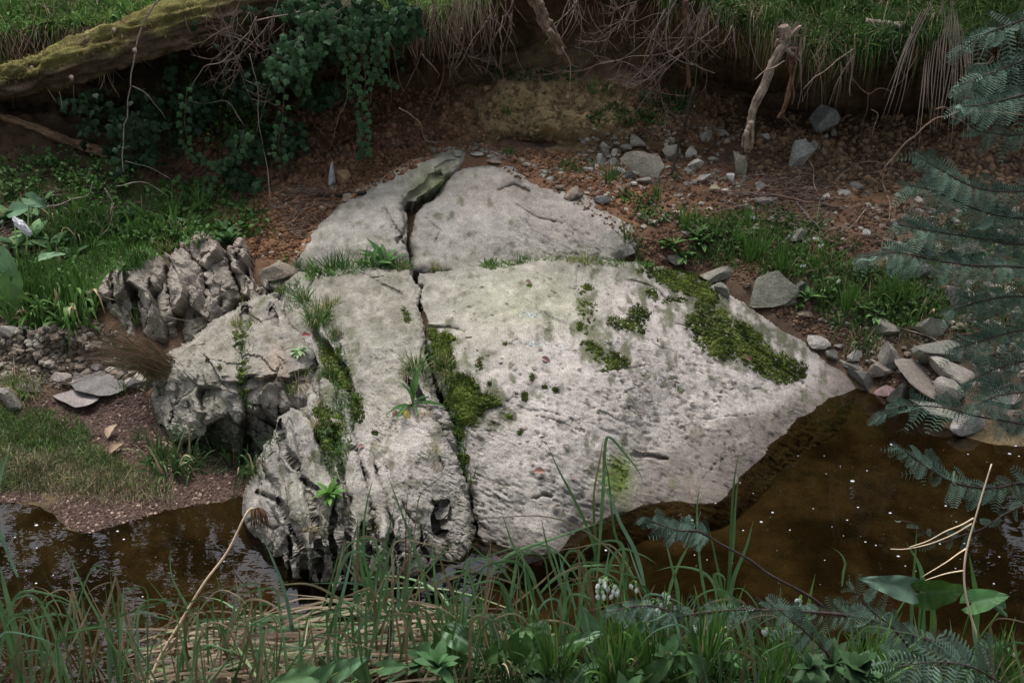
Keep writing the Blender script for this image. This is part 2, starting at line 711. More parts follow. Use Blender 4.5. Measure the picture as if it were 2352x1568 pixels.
def ground_mesh():
    xs = np.concatenate([np.linspace(-14, -3.6, 24), np.arange(-3.5, 3.5, .0135), np.linspace(3.6, 14, 24)])
    ys = np.concatenate([np.linspace(-3, 1.9, 20), np.arange(2.0, 6.6, .0135)])
    X, Y = np.meshgrid(xs, ys)
    Xc = np.clip(X, -3.6, 3.6)
    Z = G(Xc * 500, np.clip(Y, .1, 6.6) * 500)
    P = np.stack([X, Y, Z], -1)
    U, V, D = uv_of(P)
    wet = sstep(.06, .0, Z)
    lump = fbm(P, 3.2, 5, 3) * .035 + fbm(P, 14, 4, 9) * .022
    rgh = np.clip(1 - wet * .75, .2, 1)
    P[..., 2] += lump * rgh * sstep(1.5, 2.4, Y) * np.where(np.abs(X) < 3.4, 1, .3)
    # crumbly clods on the bare slope behind the rock
    bare = np.clip(blob(U, V, 650, 500, 170, 110) + blob(U, V, 850, 350, 260, 60) + blob(U, V, 1450, 450, 330, 90) + blob(U, V, 1950, 560, 260, 120), 0, 1)
    f1, f2, cid, _, _ = worley(X * 22, Y * 22, 5)
    P[..., 2] += bare * (1 - f1) * cid * .022
    C = np.tile(np.array(SOIL_B), P.shape[:2] + (1,))
    n = fbm(P, 2.5, 4, 21)
    C = mixc(C, sstep(.1, .8, bare * 1.2 + n * .3), SOIL_O)
    C = mixc(C, blob(U, V, 1850, 600, 400, 170) * .55 + n * .2, (.085, .06, .042))
    green = blob(U, V, 200, 560, 330, 130) + blob(U, V, 80, 1000, 250, 90) + blob(U, V, 1750, 560, 200, 60) + blob(U, V, 2000, 660, 190, 60)
    C = mixc(C, sstep(.25, .8, green + n * .4), SOIL_G)
    gr = blob(U, V, 260, 950, 170, 60) + blob(U, V, 250, 1150, 240, 60) + blob(U, V, 480, 1110, 110, 40)
    C = mixc(C, sstep(.2, .6, gr + n * .2), GRAVEL)
    m2 = fbm(P, 5, 5, 44)
    C = mixc(C, wet * .95, BED)
    C = mixc(C, wet * sstep(-.05, .3, m2), (.045, .034, .018))
    C = mixc(C, wet * sstep(-.05, .35, -m2) * .7, (.13, .098, .058))
    C = mixc(C, wet * sstep(-.10, -.28, Z) * .5, (.05, .036, .02))
    C = mixc(C, sstep(2.75, 2.5, Y), SOIL_G)
    nr, nc = X.shape
    Q = grid_quads(nr, nc)
    ob = mk('ground', P.reshape(-1, 3), Q, None, C.reshape(-1, 3), M_SOIL)
    tag(ob, kind='structure')
    keep(P.reshape(-1, 3), Q)
    return ob


ground_mesh()

# ------------------------------------------------------------------ undercut bank
KU = [-500, 0, 250, 420, 700, 900, 1050, 1150, 1300, 1500, 1620, 1800, 1950, 2100, 2352, 2900]
KB = [(5.9, 410), (5.9, 410), (5.9, 400), (5.9, 385), (5.9, 350), (5.95, 332), (6.0, 325), (6.0, 325), (6.0, 330), (5.98, 370), (5.95, 395), (5.9, 425), (5.9, 440), (5.9, 450), (5.8, 460), (5.8, 460)]
KM = [(6.2, 300), (6.2, 300), (6.2, 290), (6.2, 290), (6.25, 270), (6.2, 240), (6.15, 230), (6.12, 220), (6.12, 220), (6.15, 250), (6.2, 300), (6.25, 330), (6.25, 340), (6.2, 330), (6.1, 330), (6.1, 330)]
KR = [(6.8, 200), (6.8, 205), (6.8, 200), (6.8, 190), (6.8, 160), (6.75, 130), (6.6, 110), (6.45, 90), (6.35, 70), (6.4, 120), (6.7, 170), (6.95, 220), (7.0, 225), (6.9, 210), (6.6, 200), (6.6, 200)]
KL = [(6.2, 135), (6.2, 135), (6.2, 120), (6.15, 80), (6.1, 85), (6.1, 80), (6.15, 45), (6.25, 10), (6.3, -20), (6.25, 10), (6.15, 55), (6.1, 115), (6.1, 150), (6.1, 120), (6.1, 100), (6.1, 100)]
KF = [(5.95, 80), (5.95, 80), (5.95, 62), (5.9, 15), (5.85, 35), (5.88, 55), (5.95, 15), (6.1, -30), (6.15, -50), (6.1, -25), (6.0, 12), (5.92, 75), (5.92, 120), (5.92, 85), (5.9, 60), (5.9, 60)]


def bank_mesh():
    ku = np.array(KU, float)
    xs_k = (ku - 1176) * 6.15 / FPX
    keys = []
    for K in (KB, KM, KR, KL, KF):
        yy = np.array([k[0] for k in K])
        zz = np.array([pix(u, k[1], k[0])[2] for u, k in zip(KU, K)])
        keys.append((yy, zz))
    yB, zB = keys[0]
    keys.insert(0, (yB - .25, zB - .35))
    yF, zF = keys[-1]
    keys.append((yF + .25, zF + .12))
    keys.append((yF + .9, zF + .22))
    keys.append((yF + 3.5, zF + .35))
    xs = np.concatenate([np.linspace(-14, -3.9, 16), np.arange(-3.8, 3.8, .016), np.linspace(3.9, 14, 16)])
    ns = 210
    # resample the profile
    kk = np.array([0, .1, .3, .48, .6, .70, .78, .9, 1.0])
    s = np.linspace(0, 1, ns)
    A = np.zeros((ns, len(xs), 3))
    prof = []
    for yy, zz in keys:
        # smooth interpolation across x
        xi = np.clip(xs, xs_k[0], xs_k[-1])
        prof.append((np.interp(xi, xs_k, yy), np.interp(xi, xs_k, zz)))
    PY = np.array([p[0] for p in prof])
    PZ = np.array([p[1] for p in prof])
    # smooth along x
    ker = np.hanning(25)
    ker /= ker.sum()
    for r_ in range(len(PY)):
        PY[r_] = np.convolve(np.pad(PY[r_], 12, 'edge'), ker, 'valid')
        PZ[r_] = np.convolve(np.pad(PZ[r_], 12, 'edge'), ker, 'valid')
    T = np.stack([np.repeat(kk[:, None], len(xs), 1), PY, PZ], -1)
    for j in range(len(xs)):
        A[:, j, 1] = np.interp(s, kk, PY[:, j])
        A[:, j, 2] = np.interp(s, kk, PZ[:, j])
    A[..., 0] = xs[None]
    # round the profile a little
    k2 = np.hanning(13)
    k2 /= k2.sum()
    for c in (1, 2):
        pad = np.pad(A[..., c], ((6, 6), (0, 0)), 'edge')
        A[..., c] = sum(k2[i] * pad[i:i + ns] for i in range(13))
    P = A.copy()
    U, V, D = uv_of(A)
    dy = np.gradient(A, axis=0)
    dx = np.gradient(A, axis=1)
    nrm = np.cross(dx, dy)
    nrm /= np.linalg.norm(nrm, axis=-1)[..., None] + 1e-9
    face = (s > .08) & (s < .72)
    d = fbm(A, 1.8, 4, 61) * .14 + fbm(A, 6, 5, 71) * .085 + fbm(A, 20, 4, 81) * .034
    f1, f2, cid, g1, g2 = worley(A[..., 0] * 9 + fbm(A, 4, 2, 5) * 1.5, A[..., 2] * 11 + A[..., 1] * 5, 15)
    clay = blob(U, V, 1270, 260, 190, 75)
    d = d + clay * (-.02 * sstep(.10, .0, f2 - f1) + .012 * cid)
    # eroded pocket under the clay
    d = d - .16 * blob(U, V, 1235, 322, 70, 14) - .07 * blob(U, V, 1400, 330, 90, 20)
    # undercut scoops on the dark left and right
    d = d - .18 * blob(U, V, 1960, 250, 170, 80) - .1 * blob(U, V, 650, 180, 220, 90)
    d = d * np.where(np.abs(A[..., 0]) < 3.7, 1, .3)
    P = A + nrm * d[..., None]
    n = fbm(A, 2.2, 4, 91)
    C = np.tile(np.array((.100, .062, .038)), P.shape[:2] + (1,))
    n3 = fbm(A, 7, 4, 93)
    C = mixc(C, sstep(.15, .9, clay * 1.2 + n * .35 + n3 * .35), SOIL_Y)
    C = mixc(C, sstep(.1, .4, n3) * .3, (.12, .075, .042))
    C = mixc(C, blob(U, V, 900, 290, 200, 90) * 1.2 + n * .2, (.17, .085, .048))
    C = mixc(C, blob(U, V, 1950, 380, 420, 90) * 1.2 + n * .25, (.19, .115, .060))
    C = mixc(C, blob(U, V, 1300, 120, 250, 60) * .7 + n * .3, (.11, .088, .042))
    C = mixc(C, sstep(-.2, .5, n) * blob(U, V, 1430, 180, 170, 70) * .9, (.13, .075, .05))
    C = mixc(C, blob(U, V, 430, 250, 420, 130) * .9, (.035, .028, .018))  # overhang shade put into the soil colour behind the ivy
    top = (s > .64)[:, None] * np.ones_like(n)
    C = mixc(C, top, SOIL_G)
    nr, nc = P.shape[:2]
    Q = grid_quads(nr, nc)
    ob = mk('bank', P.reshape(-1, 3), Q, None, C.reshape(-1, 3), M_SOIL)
    tag(ob, kind='structure')
    keep(P.reshape(-1, 3), Q)
    # far field beyond the bank top
    zt = float(P[-1, nc // 2, 2])
    xs2 = np.linspace(-60, 60, 60)
    ys2 = np.concatenate([[9.3], np.linspace(9.8, 90, 40)])
    X, Y = np.meshgrid(xs2, ys2)
    Z = np.full_like(X, zt - .05) + fbm(np.stack([X, Y, X * 0], -1), .15, 3, 4) * .4 * sstep(9.5, 14, Y) + sstep(9.3, 60, Y) * 3
    f = mk('field', np.stack([X, Y, Z], -1).reshape(-1, 3), grid_quads(*X.shape), None, np.array((.05, .07, .025)), M_SOIL)
    tag(f, kind='structure')
    X, Y = np.meshgrid(np.linspace(-60, 60, 40), np.linspace(-60, -3, 30))
    Z = .95 + fbm(np.stack([X, Y, X * 0], -1), .2, 3, 14) * .3 + sstep(-3, -40, Y) * 3
    f = mk('field', np.stack([X, Y, Z], -1).reshape(-1, 3), grid_quads(*X.shape), None, np.array((.05, .07, .025)), M_SOIL)
    tag(f, kind='structure')


bank_mesh()

# ------------------------------------------------------------------ water
wx = np.linspace(-14, 14, 57)
wy = np.linspace(1.9, 5.4, 20)
X, Y = np.meshgrid(wx, wy)
wo = mk('water', np.stack([X, Y, X * 0], -1).reshape(-1, 3), grid_quads(*X.shape), None, None, M_WATER)
tag(wo, kind='structure')

# ================================================================== THE OUTCROP
def shift(line, du, dv=0):
    return [(a + du, b + dv) for a, b in line]


def rock_block(name, outline, ctrl, cracks=(), R_=26, yR=.10, step=2.7, rough=(.012, .007), terrace=None, facets=None,
               fissure=None, undercut=None, colour=None, seed=0, parent=None, skirt=.45, extra=None, edge_noise=5, label=None):
    ev = tps([(a, b, toy(a, b, c)) for a, b, c in ctrl])
    ou = np.array(outline, float)
    u = np.arange(ou[:, 0].min() - 12, ou[:, 0].max() + 12, step)
    v = np.arange(ou[:, 1].min() - 12, ou[:, 1].max() + 12, step)
    U, V = np.meshgrid(u, v)
    q = np.stack([U, V, U * 0 + seed * 7.7], -1)
    d, _ = seg_dist(U, V, outline, True)
    d = np.where(inside(U, V, outline), d, -d)
    d = d + fbm(q, 1 / 45, 3, seed) * edge_noise * 1.6 + fbm(q, 1 / 11, 2, seed + 3) * edge_noise * .5
    Y = ev(U, V)
    t = np.clip(d / R_, 0, 1)
    Y = Y + yR * (1 - np.sqrt(np.clip(1 - (1 - t) ** 2, 0, 1)))
    if undercut:
        for line, amt, wd in undercut:
            L = np.array(line)
            lv = np.interp(U, L[:, 0], L[:, 1], left=9e3, right=9e3)
            lv = lv + fbm(q, 1 / 22, 3, seed + 5) * 26
            Y = Y + amt * sstep(0, wd, V - lv)
    crk = np.zeros_like(U)
    for cline, wd, dep in cracks:
        wob = fbm(q, 1 / 28, 3, seed + 11) * 7 + fbm(q, 1 / 9, 2, seed + 12) * 3
        cd_, tt = seg_dist(U + wob, V + wob * .3, cline)
        ww = wd * (.55 + .7 * (vnoise(np.stack([tt * 9, tt * 0 + wd, tt * 0], -1), seed + 8) * .5 + .5)) * np.clip(np.minimum(tt, 1 - tt) * 9 + .25, 0, 1)
        g = np.exp(-(cd_ / np.maximum(ww, .8)) ** 2)
        Y = Y + dep * g
        crk = np.maximum(crk, g)
    P = pix(U, V, Y)
    def normals(P):
        a = np.gradient(P, axis=1)
        b = np.gradient(P, axis=0)
        n = np.cross(b, a)
        n /= np.linalg.norm(n, axis=-1)[..., None] + 1e-9
        flip = (n * ray(U, V)).sum(-1) > 0
        n[flip] *= -1
        return n
    n = normals(P)
    hf = np.zeros_like(U)
    rd = sum((1 - 2 * np.abs(vnoise(P * f_ + k_ * 9.1, seed + 90 + k_))) * a_ for k_, (f_, a_) in enumerate(((9, 1.), (21, .55), (47, .3), (100, .18))))
    h = rd * rough[1] * .45 + fbm(P, 2.2, 3, seed + 20) * rough[0] * 2.2 + fbm(P, 8, 4, seed + 30) * rough[0] + fbm(P, 34, 3, seed + 40) * rough[1] * .55
    if facets is not None:
        amt, su, sv, fc, mask = facets
        mk_ = mask(U, V) if callable(mask) else mask
        wob = fbm(q, 1 / 60, 3, seed + 50)
        f1, f2, cid, g1, g2 = worley(U / su + wob * .35, V / sv + wob * .25, seed + 2)
        loc = (cid - .5) * .8 + (g1 + g2) * 2.2
        hf = hf + mk_ * amt * loc - mk_ * fc * np.exp(-((f2 - f1) / .06) ** 2) * sstep(-.35, .2, wob)
        f1, f2, cid, g1, g2 = worley(U / su * 2.3 + wob * .6, V / sv * 2.3 + wob * .5, seed + 4)
        hf = hf + mk_ * amt * .26 * ((cid - .5) + (g1 + g2) * 2)
        f1, f2, cid, g1, g2 = worley(U / su * 5.5 + wob, V / sv * 5.5 + wob, seed + 14)
        hf = hf + mk_ * amt * .07 * ((cid - .5) + (g1 + g2) * 2)
    if terrace is not None:
        amt, sx, sy, ang, mask = terrace
        m_ = mask(U, V) if callable(mask) else mask
        a = R(ang)
        uu, vv = U * math.cos(a) + V * math.sin(a), -U * math.sin(a) + V * math.cos(a)
        f = fbm(np.stack([uu / sx, vv / sy, uu * 0 + seed], -1), 1, 4, seed + 60, .55) * 2.6
        fl = np.floor(f)
        fr = f - fl
        m_ = m_ * (.35 + .65 * sstep(-.2, .25, fbm(q, 1 / 95, 3, seed + 67)))
        h = h + m_ * amt * (fl + sstep(.0, .14, fr) - .3 * fr)
        # small spalled chips
        f1, f2, cid, _, _ = worley(uu / (sx * .42) + f * .2, vv / (sy * .34) + f * .25, seed + 6)
        h = h - m_ * amt * 1.5 * (cid > .62) * sstep(.42, .30, f1)
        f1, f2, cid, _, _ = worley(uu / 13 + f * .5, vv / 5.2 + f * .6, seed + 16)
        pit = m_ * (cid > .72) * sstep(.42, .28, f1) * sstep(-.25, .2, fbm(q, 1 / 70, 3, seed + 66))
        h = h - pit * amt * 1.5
    if extra is not None:
        h = h + extra(U, V, P)
    P = P + n * h[..., None] + np.array([0, -.76, .65]) * hf[..., None]
    C = np.tile(np.array((.325, .305, .272)), U.shape + (1,))
    if colour:
        C = colour(U, V, P, C, crk)
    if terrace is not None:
        C = mixc(C, pit * .8, (.075, .062, .05))  # grime and chip shadow, both painted dark into the pits
    ok = d > 0
    nr, nc = U.shape
    Q = grid_quads(nr, nc)
    okf = ok.ravel()
    Q = Q[okf[Q].all(1)]
    used = np.unique(Q)
    mp = -np.ones(nr * nc, int)
    mp[used] = np.arange(len(used))
    Q = mp[Q]
    Vv = P.reshape(-1, 3)[used]
    Cc = C.reshape(-1, 3)[used]
    keep(Vv, Q)
    # give the block its sides: boundary edges pushed back and down into the ground
    E = np.concatenate([Q[:, [0, 1]], Q[:, [1, 2]], Q[:, [2, 3]], Q[:, [3, 0]]])
    key = np.minimum(E[:, 0], E[:, 1]).astype(np.int64) * 10 ** 7 + np.maximum(E[:, 0], E[:, 1])
    uq, inv, cnt = np.unique(key, return_inverse=True, return_counts=True)
    be = E[cnt[inv] == 1]
    bv = np.unique(be)
    bm_ = -np.ones(len(Vv), int)
    cen = Vv.mean(0)
    prev = np.arange(len(Vv))
    allV, allC, allQ = [Vv], [Cc], [Q]
    base = len(Vv)
    ring0 = Vv[bv]
    for k, (oy, oz) in enumerate(((.05, -.05), (.12, -.18), (.16, -skirt))):
        nw = ring0 + np.array([0, oy, oz]) + (cen - ring0) * .04 * (k + 1)
        nw = nw + fbm(nw, 14, 2, 5)[:, None] * .015
        m2 = -np.ones(len(Vv), int)
        m2[bv] = base + np.arange(len(bv))
        allV.append(nw)
        allC.append(Cc[bv])
        allQ.append(np.stack([prev[be[:, 1]], prev[be[:, 0]], m2[be[:, 0]], m2[be[:, 1]]], -1))
        prev = m2
        base += len(bv)
    o = mk(name, np.concatenate(allV), np.concatenate(allQ), None, np.concatenate(allC), M_ROCK, parent, smooth=facets is None)
    if label:
        o['label'] = label
    return o


MAIN_CRACK = [(958, 612), (975, 650), (965, 690), (985, 740), (988, 800), (1010, 880), (1035, 960), (1058, 1040), (1085, 1110), (1095, 1190), (1108, 1290)]
A_CRACK = [(1085, 335), (1040, 395), (985, 440), (938, 475), (946, 540), (950, 625)]
WL = [(560, 1200), (600, 1262), (650, 1305), (700, 1335), (780, 1345), (900, 1335), (960, 1300), (1040, 1275), (1100, 1240)]


def wetline(U, V):
    """height-free dampness where the pool laps the stone"""
    return 0


def rock_cols(U, V, P, C, crk, pale=0.0, green=.5):
    n = fbm(P, 3, 4, 300)
    n2 = fbm(P, 9, 4, 310)
    n4 = fbm(P, 1.6, 5, 320)
    n5 = fbm(P * [1, .5, 1], 26, 4, 330)
    C = C * .78 * (1 + .30 * n2)[..., None]
    C = mixc(C, sstep(-.1, .6, n + .25) * green, (.175, .178, .118))
    C = mixc(C, blob(U, V, 1230, 720, 200, 110) * .6, (.32, .33, .215))
    pk = blob(U, V, 1350, 1000, 420, 240) + blob(U, V, 1600, 800, 330, 150) + .6 * blob(U, V, 880, 1020, 110, 110) + .5 * blob(U, V, 1850, 850, 120, 70)
    C = mixc(C, sstep(.2, .9, pk + n * .45) * .9, (.395, .358, .330))
    C = mixc(C, sstep(.02, .45, n4) * .45, (.175, .158, .128))
    C = mixc(C, sstep(.12, .4, n5 + n4 * .4) * .5, (.15, .138, .112))
    C = mixc(C, sstep(.15, .42, -n5 + n * .3) * .35, (.40, .37, .33))
    C = mixc(C, sstep(.25, .6, n2 + .3 * n) * .4, (.16, .145, .12))
    # brownish water-stained foot of the slab
    wet = sstep(.11, .015, P[..., 2] + n * .05)
    C = mixc(C, wet * .72 * sstep(1000, 1300, U), (.115, .092, .076))
    C = mixc(C, wet * .5 * (1 - sstep(1000, 1300, U)), (.14, .125, .105))
    C = mixc(C, sstep(.008, -.02, P[..., 2]) * .95, (.150, .115, .070))
    C = mixc(C, sstep(.0, -.02, P[..., 2]) * sstep(0, .35, n5 + n4) * .35, (.08, .06, .034))
    C = mixc(C, sstep(-.08, -.24, P[..., 2]) * .7, (.085, .063, .036))
    st = blob(U, V, 1590, 1080, 160, 60, -10) + blob(U, V, 1700, 1000, 120, 50, -25)
    C = mixc(C, sstep(.3, .8, st + n * .3) * .7, (.145, .122, .108))
    ms = blob(U, V, 1090, 915, 75, 75) + blob(U, V, 1700, 785, 190, 70, 33) + blob(U, V, 1430, 745, 90, 45) * .8 + blob(U, V, 1400, 820, 90, 30, 20) * .8 + blob(U, V, 1560, 650, 110, 30, 15) + blob(U, V, 1012, 810, 40, 70) + blob(U, V, 770, 850, 45, 70) + blob(U, V, 750, 980, 45, 70) + blob(U, V, 1345, 700, 25, 100) * .6
    C = mixc(C, sstep(.25, .9, ms + n5 * 1.2) * .75, (.085, .095, .045))
    C = mixc(C, blob(U, V, 1420, 1095, 35, 55, 15) * 1.3 * sstep(-.3, .2, n2), (.12, .16, .045))
    return C


root = thing('rock_outcrop', pix(1200, 1000, toy(1200, 1000, .3)) * [1, 1, 0], 'huge pale grey rock outcrop split by cracks, sloping into the brown creek', 'rock')
RB = np.array(root.location)
root.location = (0, 0, 0)

# upper left ridge slab
rock_block('rock_slab', [(676, 640), (684, 590), (720, 540), (760, 505), (800, 455), (880, 400), (950, 362), (1030, 345), (1082, 338), (1085, 352), (1060, 385), (1010, 430), (950, 470), (936, 480), (945, 545), (950, 640), (850, 660)],
           [(680, 640, 4.97), (690, 590, 5.02), (780, 630, 4.95), (950, 630, 4.93), (780, 480, 5.42), (850, 420, 5.6), (940, 368, 5.75), (1080, 340, 5.95), (1040, 395, 5.62), (985, 440, 5.45), (938, 480, 5.32), (945, 545, 5.12), (850, 520, 5.17)],
           cracks=[([(1000, 385), (1040, 365)], 4, .03), ([(880, 470), (905, 520), (930, 560)], 3, .03), ([(1010, 395), (985, 425), (950, 450), (925, 485), (930, 520)], 9, .06), ([(930, 520), (915, 560)], 5, .04)],
           R_=24, yR=.16, colour=lambda U, V, P, C, k: mixc(rock_cols(U, V, P, C, k, green=.25), blob(U, V, 980, 420, 60, 30, -35) * .8, (.20, .21, .11)), seed=1, parent=root, rough=(.016, .008),
           label='tilted upper left ridge of the outcrop, rounded on its left side')
# upper right slab
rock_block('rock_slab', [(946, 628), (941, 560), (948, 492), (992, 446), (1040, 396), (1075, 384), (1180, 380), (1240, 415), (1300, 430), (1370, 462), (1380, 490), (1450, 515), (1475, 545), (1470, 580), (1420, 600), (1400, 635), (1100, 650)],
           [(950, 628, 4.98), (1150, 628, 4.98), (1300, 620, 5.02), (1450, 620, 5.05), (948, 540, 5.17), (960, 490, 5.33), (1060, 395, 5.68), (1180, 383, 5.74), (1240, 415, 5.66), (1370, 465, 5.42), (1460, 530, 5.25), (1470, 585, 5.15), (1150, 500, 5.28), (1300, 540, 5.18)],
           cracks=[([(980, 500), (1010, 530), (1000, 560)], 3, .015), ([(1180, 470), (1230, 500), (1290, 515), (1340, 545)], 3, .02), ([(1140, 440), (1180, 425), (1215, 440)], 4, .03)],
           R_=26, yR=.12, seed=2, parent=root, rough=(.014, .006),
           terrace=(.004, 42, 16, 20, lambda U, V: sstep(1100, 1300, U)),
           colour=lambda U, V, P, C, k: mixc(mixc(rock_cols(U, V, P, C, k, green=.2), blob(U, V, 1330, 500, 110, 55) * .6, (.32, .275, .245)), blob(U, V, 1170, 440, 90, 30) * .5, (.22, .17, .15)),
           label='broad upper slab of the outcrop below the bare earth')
# main pale slab
MS = [(968, 655), (962, 628), (1030, 618), (1130, 612), (1200, 598), (1250, 590), (1330, 592), (1460, 602), (1530, 615), (1600, 638), (1660, 660), (1730, 710), (1790, 755), (1850, 785), (1900, 830),
      (1950, 858), (1985, 885), (2020, 960), (1960, 1060), (1890, 1140), (1800, 1220), (1720, 1280), (1600, 1310), (1450, 1345), (1330, 1390), (1230, 1400), (1130, 1340), (1104, 1230), (1095, 1150), (1066, 1040), (1040, 950), (1016, 880), (996, 800), (990, 740), (970, 690), (980, 655)]


def flowmask(U, V):
    return sstep(.25, .75, blob(U, V, 1350, 1120, 420, 210) + blob(U, V, 1560, 760, 260, 160) * .9 + blob(U, V, 1750, 980, 200, 100) + .25)


MS = [(a - 10 if (b > 640 and a < 1110) else a, b) for a, b in MS]
FINE = []
for _ in range(24):
    fu, fv = random.uniform(1050, 1850), random.uniform(680, 1120)
    if not inside(np.array(fu), np.array(fv), MS):
        continue
    fa, fl_ = R(random.gauss(24, 22)), random.uniform(30, 130)
    FINE.append(([(fu + fl_ * t * math.cos(fa) + random.uniform(-5, 5), fv + fl_ * t * math.sin(fa) + random.uniform(-5, 5)) for t in (0, .33, .66, 1)], random.uniform(1.2, 2.2), random.uniform(.004, .011)))
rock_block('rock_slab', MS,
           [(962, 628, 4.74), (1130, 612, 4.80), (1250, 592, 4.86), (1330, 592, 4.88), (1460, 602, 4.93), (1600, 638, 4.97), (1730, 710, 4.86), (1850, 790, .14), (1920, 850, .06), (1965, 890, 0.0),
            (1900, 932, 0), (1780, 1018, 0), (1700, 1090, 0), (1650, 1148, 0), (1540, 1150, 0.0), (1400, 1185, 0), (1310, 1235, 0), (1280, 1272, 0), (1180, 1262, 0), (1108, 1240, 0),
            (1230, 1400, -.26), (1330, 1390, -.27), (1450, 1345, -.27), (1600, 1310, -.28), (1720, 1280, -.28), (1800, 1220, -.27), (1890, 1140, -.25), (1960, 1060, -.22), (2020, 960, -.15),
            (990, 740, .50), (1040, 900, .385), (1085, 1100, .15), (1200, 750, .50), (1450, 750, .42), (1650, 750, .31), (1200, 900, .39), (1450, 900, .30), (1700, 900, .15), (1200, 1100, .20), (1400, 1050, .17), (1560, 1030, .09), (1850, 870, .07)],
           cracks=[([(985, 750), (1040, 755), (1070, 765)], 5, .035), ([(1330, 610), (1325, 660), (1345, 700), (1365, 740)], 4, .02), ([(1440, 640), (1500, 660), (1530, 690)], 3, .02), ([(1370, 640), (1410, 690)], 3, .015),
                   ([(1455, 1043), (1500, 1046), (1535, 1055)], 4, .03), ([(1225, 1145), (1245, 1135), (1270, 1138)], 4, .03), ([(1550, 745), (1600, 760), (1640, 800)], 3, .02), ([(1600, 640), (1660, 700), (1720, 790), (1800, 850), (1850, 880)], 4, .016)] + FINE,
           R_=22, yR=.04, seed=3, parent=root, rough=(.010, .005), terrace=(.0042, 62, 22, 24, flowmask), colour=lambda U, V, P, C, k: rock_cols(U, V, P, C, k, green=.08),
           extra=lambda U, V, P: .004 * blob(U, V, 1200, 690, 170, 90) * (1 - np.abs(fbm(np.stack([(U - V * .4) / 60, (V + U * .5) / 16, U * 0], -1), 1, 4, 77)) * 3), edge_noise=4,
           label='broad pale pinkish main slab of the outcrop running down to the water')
# lower left fissured slab
LF = [(650, 652), (700, 634), (760, 622), (870, 612), (945, 614), (962, 640), (970, 668), (962, 700), (978, 745), (984, 800), (1004, 880), (1030, 960), (1052, 1040), (1080, 1110), (1090, 1190), (1098, 1280),
      (1050, 1320), (960, 1350), (880, 1385), (760, 1395), (690, 1380), (640, 1350), (590, 1290), (560, 1230), (555, 1140), (575, 1090), (608, 1035), (632, 955), (690, 925), (705, 880), (690, 830), (672, 780), (655, 720)]
FISS = [([(700, 700), (735, 780), (790, 850), (815, 930), (812, 1000), (830, 1080), (850, 1150), (865, 1230), (880, 1330)], 8, .07),
        ([(680, 760), (715, 840), (735, 920), (760, 990), (780, 1060), (800, 1140), (790, 1230), (800, 1340)], 9, .08),
        ([(665, 800), (690, 880), (705, 950), (745, 1040), (770, 1110), (765, 1200), (775, 1340)], 7, .07),
        ([(640, 960), (648, 1030), (690, 1080), (715, 1150), (728, 1230), (735, 1340)], 7, .06),
        ([(600, 1060), (625, 1110), (660, 1190), (690, 1260), (700, 1340)], 6, .045),
        ([(860, 1060), (880, 1130), (905, 1210), (925, 1320)], 5, .035), ([(920, 1150), (960, 1210), (985, 1300)], 5, .035), ([(995, 1150), (1010, 1200), (1035, 1280)], 8, .06),
        ([(840, 1200), (850, 1270), (840, 1340)], 6, .05), ([(655, 1230), (665, 1290), (670, 1340)], 6, .05), ([(950, 1240), (955, 1330)], 5, .04), ([(900, 1220), (893, 1330)], 4, .04),
        ([(770, 1010), (800, 1030), (830, 1080)], 5, .05), ([(935, 870), (980, 930), (1010, 985), (1045, 1050), (1070, 1110)], 8, .06), ([(965, 960), (1000, 1030), (1020, 1080)], 4, .03),
        ([(850, 640), (880, 655), (920, 672)], 4, .025), ([(890, 630), (860, 640), (830, 632)], 3, .02), ([(690, 1100), (735, 1130), (770, 1120)], 5, .04), ([(590, 1130), (640, 1150), (655, 1200)], 5, .04),
        ([(1000, 1160), (1030, 1150)], 4, .04)]


def strip_relief(U, V, P):
    """upturned beds: long ribs running down towards the water"""
    sk = U - np.interp(V, [620, 760, 900, 1050, 1200, 1350], [760, 790, 850, 880, 900, 910])
    m = sstep(60, -90, sk) * sstep(660, 760, V) + sstep(1150, 1260, V) * .9
    m = np.clip(m, 0, 1)
    q = np.stack([sk / 34 + fbm(P, 6, 2, 7) * .4, V / 210, U * 0], -1)
    r = 1 - np.abs(vnoise(q, 55)) * 2
    q2 = np.stack([sk / 10, V / 80, U * 0], -1)
    return m * (.016 * r + .005 * vnoise(q2, 56)) + sstep(.4, .6, blob(U, V, 1015, 1190, 26, 45)) * -.05


